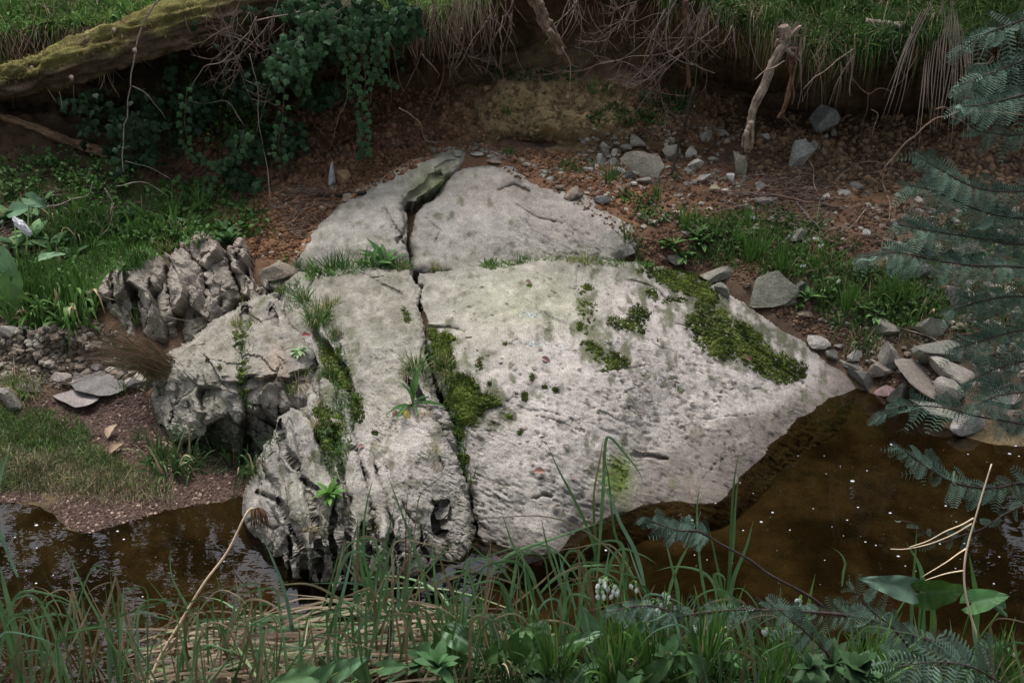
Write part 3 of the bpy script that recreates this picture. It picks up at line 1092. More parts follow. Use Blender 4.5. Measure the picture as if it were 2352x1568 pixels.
rock_block('rock_slab', LF,
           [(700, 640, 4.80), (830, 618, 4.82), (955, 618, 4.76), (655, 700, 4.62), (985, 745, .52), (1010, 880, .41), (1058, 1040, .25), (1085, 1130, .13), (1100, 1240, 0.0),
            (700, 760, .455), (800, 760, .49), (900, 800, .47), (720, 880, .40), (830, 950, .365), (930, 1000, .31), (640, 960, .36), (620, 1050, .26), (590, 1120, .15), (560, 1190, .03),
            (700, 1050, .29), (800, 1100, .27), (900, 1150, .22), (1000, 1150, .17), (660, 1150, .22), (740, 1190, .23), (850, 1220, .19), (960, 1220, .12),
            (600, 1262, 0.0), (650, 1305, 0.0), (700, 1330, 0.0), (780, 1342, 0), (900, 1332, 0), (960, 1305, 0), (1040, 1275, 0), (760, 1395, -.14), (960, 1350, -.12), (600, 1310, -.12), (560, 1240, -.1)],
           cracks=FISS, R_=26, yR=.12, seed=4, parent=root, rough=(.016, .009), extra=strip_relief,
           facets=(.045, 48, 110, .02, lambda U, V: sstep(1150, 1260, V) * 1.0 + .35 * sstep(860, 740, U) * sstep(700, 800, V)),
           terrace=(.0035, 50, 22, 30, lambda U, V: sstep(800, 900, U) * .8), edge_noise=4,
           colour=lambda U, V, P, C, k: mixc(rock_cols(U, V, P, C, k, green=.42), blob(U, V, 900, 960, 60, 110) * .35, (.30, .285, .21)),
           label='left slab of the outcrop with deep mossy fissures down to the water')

# left boulder
CB = [(336, 905), (342, 872), (372, 830), (430, 762), (500, 712), (560, 682), (620, 668), (665, 690), (690, 740), (705, 800), (712, 850), (722, 920), (700, 945), (665, 960), (655, 1010), (630, 1060), (560, 1110), (470, 1100), (400, 1050), (352, 985), (344, 940)]
rock_block('boulder', CB,
           [(340, 900, .17), (372, 830, .27), (430, 765, .385), (500, 715, .46), (565, 685, .49), (640, 675, .52), (690, 740, .47), (715, 850, .41), (715, 930, .34),
            (420, 850, .335), (520, 800, .44), (600, 760, .485), (480, 900, .325), (560, 880, .39), (640, 850, .425), (352, 960, .09), (400, 980, .17), (480, 960, .24), (560, 950, .30), (640, 940, .33), (660, 1000, .22), (560, 1050, .12), (470, 1080, .02), (400, 1040, .02), (560, 1110, .0)],
           cracks=[([(560, 690), (562, 760), (568, 830), (562, 900), (570, 980), (568, 1100)], 6, .10), ([(530, 770), (560, 790)], 4, .03), ([(640, 880), (638, 960)], 4, .06),
                   ([(620, 700), (640, 760), (660, 830), (670, 900)], 5, .05), ([(590, 790), (600, 850), (592, 900)], 4, .03), ([(400, 940), (395, 985)], 4, .04), ([(430, 920), (440, 960)], 4, .03), ([(470, 860), (480, 930)], 3, .025)],
           undercut=[([(330, 990), (380, 985), (420, 1005), (470, 960), (520, 945), (560, 950), (600, 925), (640, 950), (680, 955), (730, 960)], .15, 20)],
           R_=34, yR=.16, seed=6, rough=(.022, .011), facets=(.060, 64, 70, .012, lambda U, V: sstep(790, 900, V) * .9 + .2),
           colour=lambda U, V, P, C, k: mixc(mixc(rock_cols(U, V, P, C, k, green=.35), blob(U, V, 480, 800, 120, 70) * .35, (.29, .26, .20)), blob(U, V, 640, 850, 30, 60) * .5, (.22, .15, .10)))
bo = COL.objects['boulder']
tag(bo, 'rounded grey boulder with an undercut ragged front, left of the large outcrop', 'boulder')

# jagged rock behind
jr = thing('jagged_rock', (0, 0, 0), 'jagged cluster of upright split rocks behind the rounded left boulder', 'rock')


def jcol(U, V, P, C, k):
    n = fbm(P, 4, 4, 300)
    n2 = fbm(P, 11, 4, 310)
    C = np.tile(np.array((.275, .245, .205)), U.shape + (1,)) * (1 + .3 * n2)[..., None]
    C = mixc(C, sstep(-.2, .5, n) * .55, (.17, .165, .12))
    C = mixc(C, sstep(620, 540, V) * .5, (.27, .20, .17))
    return C


JF = (.095, 62, 84, .022, 1.0)
rock_block('rock_slab', [(228, 645), (236, 625), (262, 614), (270, 600), (298, 590), (312, 566), (345, 574), (366, 582), (384, 612), (389, 650), (391, 700), (405, 770), (412, 800), (330, 790), (250, 780), (235, 720)],
           [(230, 650, 4.80), (300, 600, 4.86), (345, 576, 4.90), (386, 620, 4.86), (395, 720, 4.62), (410, 800, 4.58), (250, 780, 4.66), (235, 720, 4.74), (310, 680, 4.68)],
           cracks=[([(302, 600), (305, 690), (320, 790)], 5, .09), ([(262, 620), (262, 700)], 4, .06), ([(345, 640), (350, 700), (335, 760)], 4, .05)], R_=16, yR=.12, seed=8, parent=jr, rough=(.009, .007), facets=JF, colour=jcol, edge_noise=8, label='left block of the jagged cluster')
rock_block('rock_slab', [(388, 600), (396, 582), (410, 560), (450, 536), (470, 530), (486, 542), (512, 574), (516, 610), (534, 632), (545, 690), (520, 760), (450, 800), (412, 800), (395, 700)],
           [(390, 605, 4.90), (410, 562, 4.96), (470, 532, 5.0), (512, 580, 4.96), (540, 650, 4.86), (540, 700, 4.80), (450, 800, 4.60), (412, 790, 4.60), (395, 700, 4.70), (460, 670, 4.70)],
           cracks=[([(455, 600), (470, 640), (480, 690)], 5, .08), ([(505, 650), (512, 710)], 4, .07), ([(430, 560), (440, 600)], 4, .04)], R_=16, yR=.12, seed=9, parent=jr, rough=(.009, .007), facets=JF, colour=jcol, edge_noise=8, label='tallest middle block of the jagged cluster')
rock_block('rock_slab', [(520, 585), (526, 545), (545, 533), (558, 540), (566, 575), (578, 620), (600, 605), (640, 600), (668, 618), (676, 640), (670, 665), (640, 690), (575, 700), (548, 680), (530, 640)],
           [(520, 585, 5.02), (545, 536, 5.06), (566, 580, 5.0), (600, 608, 4.98), (668, 620, 4.98), (670, 665, 4.85), (575, 700, 4.78), (535, 650, 4.88), (620, 650, 4.82)],
           cracks=[([(578, 610), (590, 660), (600, 690)], 5, .09), ([(548, 560), (552, 620)], 4, .06), ([(605, 625), (640, 650)], 4, .06)], R_=14, yR=.12, seed=10, parent=jr, rough=(.009, .007), facets=JF, colour=jcol, edge_noise=6, label='small right blocks of the jagged cluster')
# low ledge on the far left
lr = thing('ledge_rock', (0, 0, 0), 'low broken pale ledge of rock at the left edge above the grey stones', 'rock')
rock_block('rock_slab', [(-30, 770), (12, 742), (60, 735), (110, 742), (150, 760), (185, 765), (200, 795), (245, 800), (300, 820), (330, 850), (300, 880), (180, 875), (60, 868), (-30, 860)],
           [(-30, 770, .32), (60, 738, .36), (150, 762, .33), (240, 802, .26), (330, 850, .17), (180, 875, .13), (-30, 862, .14), (100, 800, .25)],
           cracks=[([(150, 770), (160, 860)], 5, .08), ([(230, 800), (225, 870)], 5, .08), ([(60, 750), (75, 860)], 5, .07)], R_=18, yR=.12, seed=12, parent=lr, rough=(.010, .007), facets=(.07, 60, 50, .02, 1.0),
           colour=lambda U, V, P, C, k: mixc(rock_cols(U, V, P, C, k, green=.1), .4 + 0 * U, (.30, .25, .21)), edge_noise=9)

# ================================================================== dropping things on the ground
BVH = BVHTree.FromPolygons(np.concatenate(BV).tolist(), np.concatenate(BF).tolist())
CAMV = Vector((0, 0, CAM_H))
for _o in bpy.data.objects:
    if _o.type == 'MESH' and _o.name.startswith('rock_slab') and _o.parent and _o.parent.name == 'rock_outcrop':
        pass


def hit(u, v):
    d = Vector(ray(u, v).tolist()).normalized()
    p, n, i, t = BVH.ray_cast(CAMV, d, 60)
    if p is None:
        q = pix(u, v, 6.0)
        return np.array(q), np.array([0, 0, 1.0])
    if n.dot(d) > 0:
        n = -n
    return np.array(p), np.array(n)


def drop(x, y, z0=3.0):
    p, n, i, t = BVH.ray_cast(Vector((x, y, z0)), Vector((0, 0, -1)), 10)
    return np.array(p) if p is not None else np.array([x, y, 0.])


def in_poly(poly, n):
    p = np.array(poly, float)
    lo, hi = p.min(0), p.max(0)
    out = []
    while len(out) < n:
        q = RNG.uniform(lo, hi, (n * 2, 2))
        out.extend(q[inside(q[:, 0], q[:, 1], poly)].tolist())
    return np.array(out[:n])


def hits(uv):
    r = [hit(a, b) for a, b in uv]
    return np.array([a for a, _ in r]), np.array([b for _, b in r])


def T1(x, y):
    return (x * .36, y * .36)


def tile(ox, oy):
    def f(*pts):
        return [(ox + a * .36, oy + b * .36) for a, b in pts]
    return f


TA, TB, TC = tile(0, 0), tile(752.6, 0), tile(1505.3, 0)
TD, TE, TF = tile(0, 470.4), tile(752.6, 470.4), tile(1505.3, 470.4)
TG, TH, TI = tile(0, 1003.8), tile(752.6, 1003.8), tile(1505.3, 1003.8)


def jit(c, k=.25, n=None):
    c = np.array(c, float)
    if n is None:
        return c * (1 + random.uniform(-k, k))
    return c * (1 + RNG.uniform(-k, k, (n, 1)))


# ------------------------------------------------------------------ leaf shapes (unit length along +Y, facing +Z)
def leaf_shape(prof, rows=7, cols=3, fold=.12, curl=.25, wave=0.0, lobe=0.0):
    V, Q = [], []
    for i in range(rows):
        s = i / (rows - 1)
        wv = np.interp(s, np.linspace(0, 1, len(prof)), prof)
        for j in range(cols):
            t = (j / (cols - 1)) * 2 - 1
            x = t * wv
            y = s - lobe * abs(t) * (1 - s) ** 3
            z = abs(x) * fold * 2 - curl * s * s + wave * math.sin(s * 19 + t * 2) * abs(t)
            V.append((x, y, z))
    for i in range(rows - 1):
        for j in range(cols - 1):
            a = i * cols + j
            Q.append((a, a + 1, a + cols + 1, a + cols))
    return np.array(V), np.array(Q)


def q2t(Q):
    return np.concatenate([Q[:, [0, 1, 2]], Q[:, [0, 2, 3]]])


LANCE = leaf_shape([.01, .07, .10, .10, .07, .005], 6, 3, .3, .35)
DOCK = leaf_shape([.03, .10, .16, .17, .12, .01], 8, 5, .25, .35, .015)
SMALL = leaf_shape([.02, .30, .34, .2, .01], 4, 3, .2, .2)
IV = np.array([(0, 0), (.22, -.12), (.42, .02), (.40, .22), (.62, .42), (.34, .52), (.22, .72), (0, 1.0), (-.22, .72), (-.34, .52), (-.62, .42), (-.40, .22), (-.42, .02), (-.22, -.12)])
IVY_V = np.concatenate([[[0, .3, .05]], np.concatenate([IV, -.10 * np.abs(IV[:, :1]) - .12 * IV[:, 1:] ** 2], 1)])
IVY_T = np.array([(0, 1 + i, 1 + (i + 1) % 14) for i in range(14)])


def frames(tip, nrm):
    tip = tip / (np.linalg.norm(tip, axis=1)[:, None] + 1e-9)
    s = np.cross(tip, nrm)
    s /= np.linalg.norm(s, axis=1)[:, None] + 1e-9
    n = np.cross(s, tip)
    return np.stack([s, tip, n], 2)


def stamp(acc, V0, T0, P, M, size, col, quad=False):
    N = len(P)
    size = np.broadcast_to(size, (N,))
    V = np.einsum('nij,vj->nvi', M, V0) * size[:, None, None] + P[:, None]
    F = (T0[None] + (np.arange(N) * len(V0))[:, None, None]).reshape(-1, T0.shape[1])
    C = np.repeat(np.broadcast_to(col, (N, 3)), len(V0), 0)
    acc.add(V, F if quad else None, None if quad else F, C)


# ------------------------------------------------------------------ stones
def stone_mesh(name, seed, dims, col, sub=3, cuts=9, rot=(0, 0, 0), rough=.07, lo=.3, taper=0):
    rs = np.random.default_rng(seed)
    V, T = ICO[sub]
    V = V.copy()
    for _ in range(cuts):
        n = rs.normal(size=3)
        n /= np.linalg.norm(n)
        o = rs.uniform(lo, .8)
        d = V @ n
        m = d > o
        V[m] -= np.outer(d[m] - o, n)
    V = V * (1 + rough * fbm(V + seed, 2.5, 3, seed)[:, None]) * (1 + .02 * fbm(V + seed, 9, 2, seed)[:, None])
    V = (V - (V.max(0) + V.min(0)) / 2)
    V = V / np.abs(V).max(0)
    V[:, 0] *= 1 - taper * (V[:, 2] * .5 + .5)
    V = V * np.array(dims)
    V = V @ rotm(*rot).T
    n = fbm(V + seed, 9, 3, seed)
    C = np.array(col)[None] * (1 + .22 * n[:, None])
    return mk(name, V, None, T, C, M_STONE, None, smooth=False)


STN = [0]
GREY, PALE, BRN, DARK, PINK, OCH = (.25, .235, .20), (.36, .34, .30), (.19, .15, .12), (.14, .135, .12), (.28, .23, .215), (.30, .21, .12)


def stone(u, v, w_, h_, col, label, rot=0.0, name='stone', sub=3, cat='stone', group=None, lean=0, sink=.38, cuts=9, depth=None, seed=None, taper=0):
    """u, v: middle of the stone; w_, h_: how large it looks"""
    STN[0] += 1
    p, n = hit(u, v + h_ * .36)
    if depth is not None:
        p = np.array(pix(u, v + h_ * .36, depth))
    k = pxm(p)
    wx_, hh = w_ / k / 2, h_ / k / 2
    dy = min(max(wx_ * .75, hh * .5), wx_ * 1.1)
    hz = max((hh ** 2 - (dy * .45) ** 2), (hh * .45) ** 2) ** .5 / .89
    o = stone_mesh(name, seed or (STN[0] * 13 + 5), (wx_, dy, hz), col, sub, cuts, (lean, R(rot), random.uniform(-.3, .3)), taper=taper)
    c = p + np.array([0, dy * .35, hz * (1 - sink) * .75])
    cu, cv, _ = uv_of(c)
    # slide to the middle's image pixel at the same distance
    c = pix(u, v, c[1])
    o.location = [float(a) for a in c]
    return tag(o, label, cat, group)


SL = [
    # the bank rubble
    (1476, 380, 96, 58, (.30, .275, .22), 'largest pale boulder in the rubble under the bank, flat-topped', 0),
    (1338, 302, 24, 20, GREY, 'grey stone at the upper left end of the rubble, tucked under the clay', 10),
    (1352, 318, 20, 12, PALE, 'small pale stone just below the upper left end of the rubble', 0),
    (1388, 345, 30, 30, GREY, 'grey stone left above the largest boulder in the rubble', 30),
    (1410, 352, 26, 18, PALE, 'tilted pale stone touching the upper left of the largest boulder', -30),
    (1382, 366, 26, 24, PALE, 'pale stone left of the largest rubble boulder', 20),
    (1407, 372, 22, 18, GREY, 'small grey stone wedged against the left side of the largest boulder', 0),
    (1424, 394, 24, 20, PALE, 'pale stone at the lower left foot of the largest boulder', 40),
    (1448, 402, 26, 22, DARK, 'dark round stone in front of the largest rubble boulder', 0),
    (1478, 414, 38, 20, GREY, 'grey flat stone lying in front of the largest rubble boulder', 0),
    (1458, 424, 18, 14, PALE, 'small pale chip in front of the flat grey stone', 0),
    (1466, 328, 44, 28, GREY, 'grey stone above the largest boulder, half buried in the bank', 25),
    (1438, 340, 26, 16, DARK, 'dark stone half buried above the left of the largest boulder', 0),
    (1541, 322, 24, 18, GREY, 'small stone above the dark root stub in the rubble', 0),
    (1542, 353, 40, 36, GREY, 'rounded grey stone right of the largest boulder, behind the dark root', 0),
    (1585, 352, 28, 24, PALE, 'pale stone just right of the dark hanging root', 10),
    (1350, 390, 24, 14, PALE, 'small pale stone on the earth left of the rubble heap', 0),
    (1592, 385, 18, 18, GREY, 'grey chip at the foot of the dark hanging root', 0),
    (1315, 446, 42, 32, BRN, 'brown wedge-shaped stone lying on the upper right slab edge', -10),
    (1288, 432, 22, 14, BRN, 'thin brown stone just left of the brown wedge on the slab edge', 10),
    (1382, 456, 36, 24, (.17, .17, .16), 'dark grey three-cornered stone right of the brown wedge stone', 15),
    (1250, 396, 22, 16, GREY, 'small grey stone on the earth above the slab corner', 20),
    (1262, 410, 18, 12, PALE, 'small pale stone on the earth just above the brown stones', 0),
    (1624, 312, 34, 30, GREY, 'grey angular stone high in the right part of the rubble', 35),
    (1656, 306, 42, 22, GREY, 'flat grey stone topmost in the right part of the rubble', 15),
    (1600, 378, 34, 24, PALE, 'long pale stone leaning up to the right in the rubble', -35),
    (1640, 366, 26, 16, GREY, 'grey chip beneath the topmost flat rubble stone', -20),
    (1701, 378, 30, 60, (.24, .225, .17), 'tall slab leaning against the bank at the right end of the rubble', -18),
    (1760, 315, 28, 18, PALE, 'pale round stone stuck in the bank behind the bleached hanging root', 0),
    (1620, 411, 30, 20, PALE, 'pale stone at the lower right foot of the rubble', -25),
    (1604, 414, 20, 14, OCH, 'small ochre stone at the foot of the rubble', 0),
    (1678, 408, 24, 22, (.42, .41, .39), 'bright pale chip in front of the leaning slab', 45),
    (1747, 424, 22, 22, (.40, .37, .31), 'cream three-cornered stone right of the bright chip', -30),
    (1642, 434, 26, 16, (.31, .26, .17), 'yellowish stone above the long fallen twig', 0),
    (1668, 438, 28, 12, PALE, 'flat pale stone just above the long fallen twig', 0),
    (1832, 355, 52, 70, (.30, .30, .28), 'whitish rock set in the bank below the hanging roots', 30),
    (1896, 272, 60, 54, (.20, .205, .195), 'squarish grey rock in the dark hollow under the bank', -8),
    (1894, 313, 14, 10, PALE, 'tiny pale stone under the rock in the dark hollow', 0),
    (1914, 308, 14, 18, GREY, 'small upright stone under the rock in the dark hollow', 0),
    (1868, 335, 22, 22, GREY, 'grey stone beside the whitish rock in the bank', 0),
    (1940, 442, 32, 16, GREY, 'grey stone at the right end of the fallen twigs', 0),
    (1968, 428, 30, 18, DARK, 'dark stone in the earth right of the fallen twigs', 0),
    (761, 404, 28, 56, (.36, .36, .37), 'pale pointed stone standing up on the red earth left of the ridge', 8),
    (786, 408, 38, 34, (.30, .19, .11), 'orange-brown stone beside the pale pointed stone', 0),
    (797, 454, 28, 18, (.33, .27, .22), 'small pale stone touching the charred stick', 0),
    (1045, 352, 30, 16, GREY, 'small grey stone at the very tip of the ridge', 0),
    (1100, 354, 34, 14, PALE, 'flat pale stone on the earth just right of the ridge tip', 10),
    (1140, 372, 40, 14, BRN, 'flat brown stone above the upper right slab', 12),
    # the right shore
    (1552, 595, 46, 26, GREY, 'grey half-round stone at the top edge of the main slab', 0),
    (1520, 597, 20, 20, (.26, .17, .12), 'small reddish stone left of the grey half-round stone', 0),
    (1436, 572, 42, 28, GREY, 'grey stone lying on the corner of the upper slab among grass', 0),
    (1651, 625, 94, 40, (.22, .21, .165), 'flat oblong stone on the upper right edge of the main slab', 2),
    (1658, 666, 40, 26, GREY, 'small tilted stone just below the flat oblong stone', 20),
    (1770, 665, 112, 76, (.21, .205, .16), 'big angular stone on the right edge of the main slab', -14),
    (1803, 692, 42, 26, GREY, 'small stone tucked under the big angular stone', 0),
    (1838, 656, 30, 22, DARK, 'dark stone in the gap behind the big angular stone', 0),
    (1850, 720, 44, 18, (.33, .27, .20), 'flat cream stone on the brown earth below the big angular stone', 0),
    (1716, 656, 18, 12, BRN, 'pebble-sized brown stone left of the big angular stone', 0),
    (1880, 787, 52, 30, PALE, 'pale oval stone on the lower right edge of the main slab', 12),
    (1928, 796, 26, 14, GREY, 'small grey stone right of the pale oval stone', 0),
    (1918, 814, 46, 24, GREY, 'grey stone just below the pale oval stone', 15),
    (1966, 818, 40, 28, PALE, 'pale ridged stone in the middle of the shore stones', 10),
    (1938, 836, 26, 16, GREY, 'small stone wedged between the shore stones', 0),
    (1966, 842, 56, 22, GREY, 'long grey stone above the split dark stone', 5),
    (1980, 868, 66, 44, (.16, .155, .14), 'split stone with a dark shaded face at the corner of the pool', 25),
    (2022, 858, 58, 44, (.25, .22, .185), 'stone with a slanting pale top right of the split stone', 28),
    (2034, 895, 52, 28, (.24, .17, .16), 'pinkish flat stone at the water right of the split stone', 0),
    (2042, 820, 48, 72, (.27, .25, .215), 'upright curved slab standing between grass and shore stones', -15),
    (2036, 756, 56, 40, GREY, 'grey stone with dead grass on it above the upright curved slab', 10),
    (2132, 748, 60, 50, (.25, .245, .19), 'pale green-grey stone in the grass on the right bank', 20),
    (2150, 808, 122, 66, (.26, .255, .21), 'big flat-topped stone on the right shore', 8),
    (2190, 852, 106, 54, (.29, .265, .225), 'broad stone right below the big flat-topped stone', 10),
    (2118, 876, 150, 60, (.27, .235, .20), 'long log-shaped stone slanting down to the pool', 30),
    (2180, 900, 70, 48, GREY, 'grey stone behind the lower end of the long slanting stone', 10),
    (2150, 938, 110, 34, GREY, 'low grey stone at the water beneath the long slanting stone', 8),
    (2060, 905, 36, 60, DARK, 'dark stone standing at the water left of the long slanting stone', 10),
    (2222, 976, 76, 54, (.36, .33, .31), 'pale angular rock at the edge of the right pool', -8),
    (2300, 905, 80, 50, PINK, 'pinkish rock on the shore below the feathery branches', 0),
    (2270, 860, 60, 40, GREY, 'grey rock half hidden by the feathery branches', 0),
    (2330, 960, 70, 50, BRN, 'brown rock at the right edge by the water', 0),
    (1836, 540, 50, 30, (.22, .215, .17), 'greenish stone among grass below the fallen twigs', -10),
    (1878, 550, 24, 12, PALE, 'small pale stone right of the greenish stone', 0),
    (1990, 534, 20, 14, PALE, 'small pale stone on the bare earth of the right bank', 0),
    (2118, 624, 46, 34, DARK, 'dark stone under the feathery branch on the right bank', 0),
    (2192, 676, 40, 36, DARK, 'dark round stone on the right bank behind the branches', 0),
    (2244, 684, 32, 30, GREY, 'grey stone right of the dark round stone', 0),
    (2222, 572, 76, 34, (.22, .17, .14), 'brown rock high on the right bank behind the branches', 0),
    (2016, 720, 20, 14, DARK, 'small dark stone in the grass of the right bank', 0),
    # the left side
    (20, 762, 40, 30, PALE, 'pale round stone at the left frame edge on the ledge', 0),
    (138, 868, 44, 24, (.27, .24, .21), 'pale rounded stone at the left end of the dark flat stones', 0),
    (182, 866, 34, 20, GREY, 'small grey stone beside the pale rounded stone', 0),
    (255, 874, 178, 44, (.15, .14, .135), 'long dark flat stone beside the gravel bar', 2),
    (320, 884, 60, 28, (.12, .115, .11), 'blackish stone at the right end of the long dark stone', 0),
    (172, 915, 120, 34, (.23, .20, .19), 'pinkish flat slab at the top of the gravel bar', -4),
    (20, 915, 70, 50, (.25, .23, .20), 'grey slab at the left frame edge above the fine grass', 0),
    (70, 884, 60, 22, (.17, .15, .14), 'low dark stone behind the grass at the left edge', 0),
    (856, 1180, 14, 16, PALE, 'white pebble caught in a fissure of the left slab', 0),
    (775, 966, 38, 12, (.24, .215, .17), 'thin flake of stone lying across a fissure', 15),
    (640, 625, 76, 44, (.26, .22, .17), 'rounded tan stone between jagged rock and ridge slab', 10),
]
for s_ in SL:
    u, v, a, b, c, lab, rt = s_
    dpt = 6.15 if 'hollow' in lab and 'squarish' in lab else None
    big = a * b > 2200
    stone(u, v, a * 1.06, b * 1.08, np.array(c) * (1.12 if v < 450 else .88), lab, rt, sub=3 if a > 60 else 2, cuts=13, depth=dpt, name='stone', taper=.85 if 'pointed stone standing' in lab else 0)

# loose pebbles and crumbs
acc = Acc()
for poly, n, sz, c, f in (
        ([(560, 480), (700, 360), (1000, 330), (1300, 350), (1500, 430), (1480, 520), (1380, 460), (1180, 375), (1040, 340), (760, 480), (680, 600), (570, 590)], 3600, (.006, .02), SOIL_O, .8),
        ([(1350, 330), (1700, 350), (1950, 430), (2100, 520), (1950, 600), (1800, 640), (1500, 560), (1480, 480)], 2600, (.005, .017), (.12, .07, .045), .8),
        ([(300, 400), (700, 330), (1000, 300), (1000, 330), (700, 380), (560, 480), (400, 440)], 900, (.006, .02), (.09, .055, .038), .8),
        ([(1700, 300), (2352, 330), (2352, 470), (1950, 440), (1700, 400)], 1200, (.006, .02), (.085, .06, .04), .8),
        ([(1800, 620), (2000, 760), (2100, 900), (2000, 880), (1880, 780), (1780, 700)], 700, (.004, .014), (.12, .075, .05), .8)):
    uv = in_poly(poly, n)
    P, Nn = hits(uv)
    clods(acc, P, RNG.uniform(*sz, n) ** 1.0 * RNG.uniform(.5, 1, n), jit(c, .45, n), f)
for poly, n, sz, c in (([(430, 300), (700, 230), (1000, 200), (1080, 200), (1120, 325), (1000, 320), (430, 390)], 1900, (.006, .024), (.17, .095, .055)),
                       ([(1080, 200), (1460, 190), (1460, 320), (1100, 320)], 550, (.005, .02), (.22, .155, .085)),
                       ([(1450, 200), (1700, 220), (1700, 330), (1450, 320)], 900, (.006, .022), (.18, .11, .065)),
                       ([(1600, 600), (1700, 590), (1820, 660), (1900, 740), (1890, 800), (1780, 720), (1700, 650)], 700, (.004, .016), (.13, .08, .052)),
                       ([(1450, 540), (1560, 540), (1620, 620), (1540, 620), (1480, 600)], 400, (.004, .015), (.15, .085, .055)),
                       ([(1150, 366), (1300, 420), (1475, 520), (1500, 560), (1440, 550), (1290, 450), (1150, 392)], 260, (.004, .014), (.15, .085, .055)),
                       ([(1700, 270), (2352, 260), (2352, 460), (1950, 440), (1700, 400)], 2200, (.006, .026), (.17, .11, .065)),
                       ([(1950, 470), (2352, 460), (2352, 860), (2150, 800), (2050, 640)], 1800, (.005, .02), (.10, .068, .045)),
                       ([(0, 380), (300, 400), (230, 480), (0, 470)], 300, (.005, .02), (.08, .055, .038)), ([(0, 720), (240, 740), (340, 850), (340, 900), (0, 880)], 1100, (.005, .022), (.13, .105, .08))):
    uv = in_poly(poly, n)
    P, Nn = hits(uv)
    clods(acc, P, RNG.uniform(*sz, n) * RNG.uniform(.4, 1, n), jit(c, .5, n), .9)
o = acc.build('earth_crumbs', M_CLOD, smooth=False)
tag(o, 'loose reddish crumbs of fallen earth on the slope under the bank', 'earth', kind='stuff')
acc = Acc()
for poly, n, sz in (([(1230, 400), (1330, 350), (1700, 400), (1750, 440), (1900, 560), (1700, 560), (1480, 520), (1400, 470)], 420, (.008, .022)),
                    ([(570, 480), (700, 400), (850, 380), (760, 480), (690, 580), (600, 590)], 170, (.006, .016)),
                    ([(960, 345), (1100, 330), (1300, 400), (1200, 378), (1080, 350)], 130, (.008, .02)),
                    ([(1320, 290), (1700, 290), (1760, 420), (1350, 410)], 200, (.008, .022)),
                    ([(1850, 460), (2200, 480), (2250, 620), (1900, 620)], 160, (.006, .016)),
                    ([(1950, 440), (2352, 470), (2352, 880), (2200, 780), (2100, 640)], 260, (.008, .03)),
                    ([(0, 730), (200, 760), (340, 840), (340, 880), (0, 880)], 160, (.01, .032)),
                    ([(1740, 620), (1860, 720), (2050, 880), (2300, 900), (2200, 800), (1900, 700)], 160, (.006, .02))):
    uv = in_poly(poly, n)
    P, Nn = hits(uv)
    base = np.where(RNG.random((n, 1)) < .5, np.array([[.33, .30, .25]]), np.array([[.20, .16, .125]]))
    clods(acc, P, RNG.uniform(*sz, n), base * (1 + RNG.uniform(-.25, .25, (n, 1))), .5)
o = acc.build('pebbles', M_STONE, smooth=False)
tag(o, 'small pale pebbles strewn over the earth slope', 'pebbles', kind='stuff')
acc = Acc()
for poly, n in (([(120, 960), (200, 925), (330, 895), (345, 960), (360, 1010), (330, 1060), (240, 1060), (160, 990)], 3000),
                ([(110, 1165), (150, 1140), (300, 1130), (400, 1150), (370, 1180), (270, 1205), (200, 1225), (150, 1205)], 2200),
                ([(400, 1090), (560, 1080), (560, 1140), (400, 1170)], 1200), ([(0, 1100), (60, 1110), (110, 1150), (0, 1155)], 500), ([(300, 880), (345, 900), (365, 1000), (600, 1060), (560, 1100), (380, 1090), (330, 1000)], 1500), ([(40, 880), (300, 890), (160, 960), (60, 940)], 500)):
    uv = in_poly(poly, n)
    P, Nn = hits(uv)
    base = np.where(RNG.random((n, 1)) < .08, np.array([[.26, .19, .15]]), np.array([[.085, .055, .044]]))
    clods(acc, P, RNG.uniform(.003, .0085, n), base * (1 + RNG.uniform(-.4, .4, (n, 1))), .4)
o = acc.build('gravel', M_CLOD, smooth=False)
tag(o, 'fine reddish brown gravel of the bar at the left shore', 'gravel', kind='stuff')

# ------------------------------------------------------------------ moss
MOSS_D, MOSS_B = (.026, .038, .012), (.125, .160, .035)


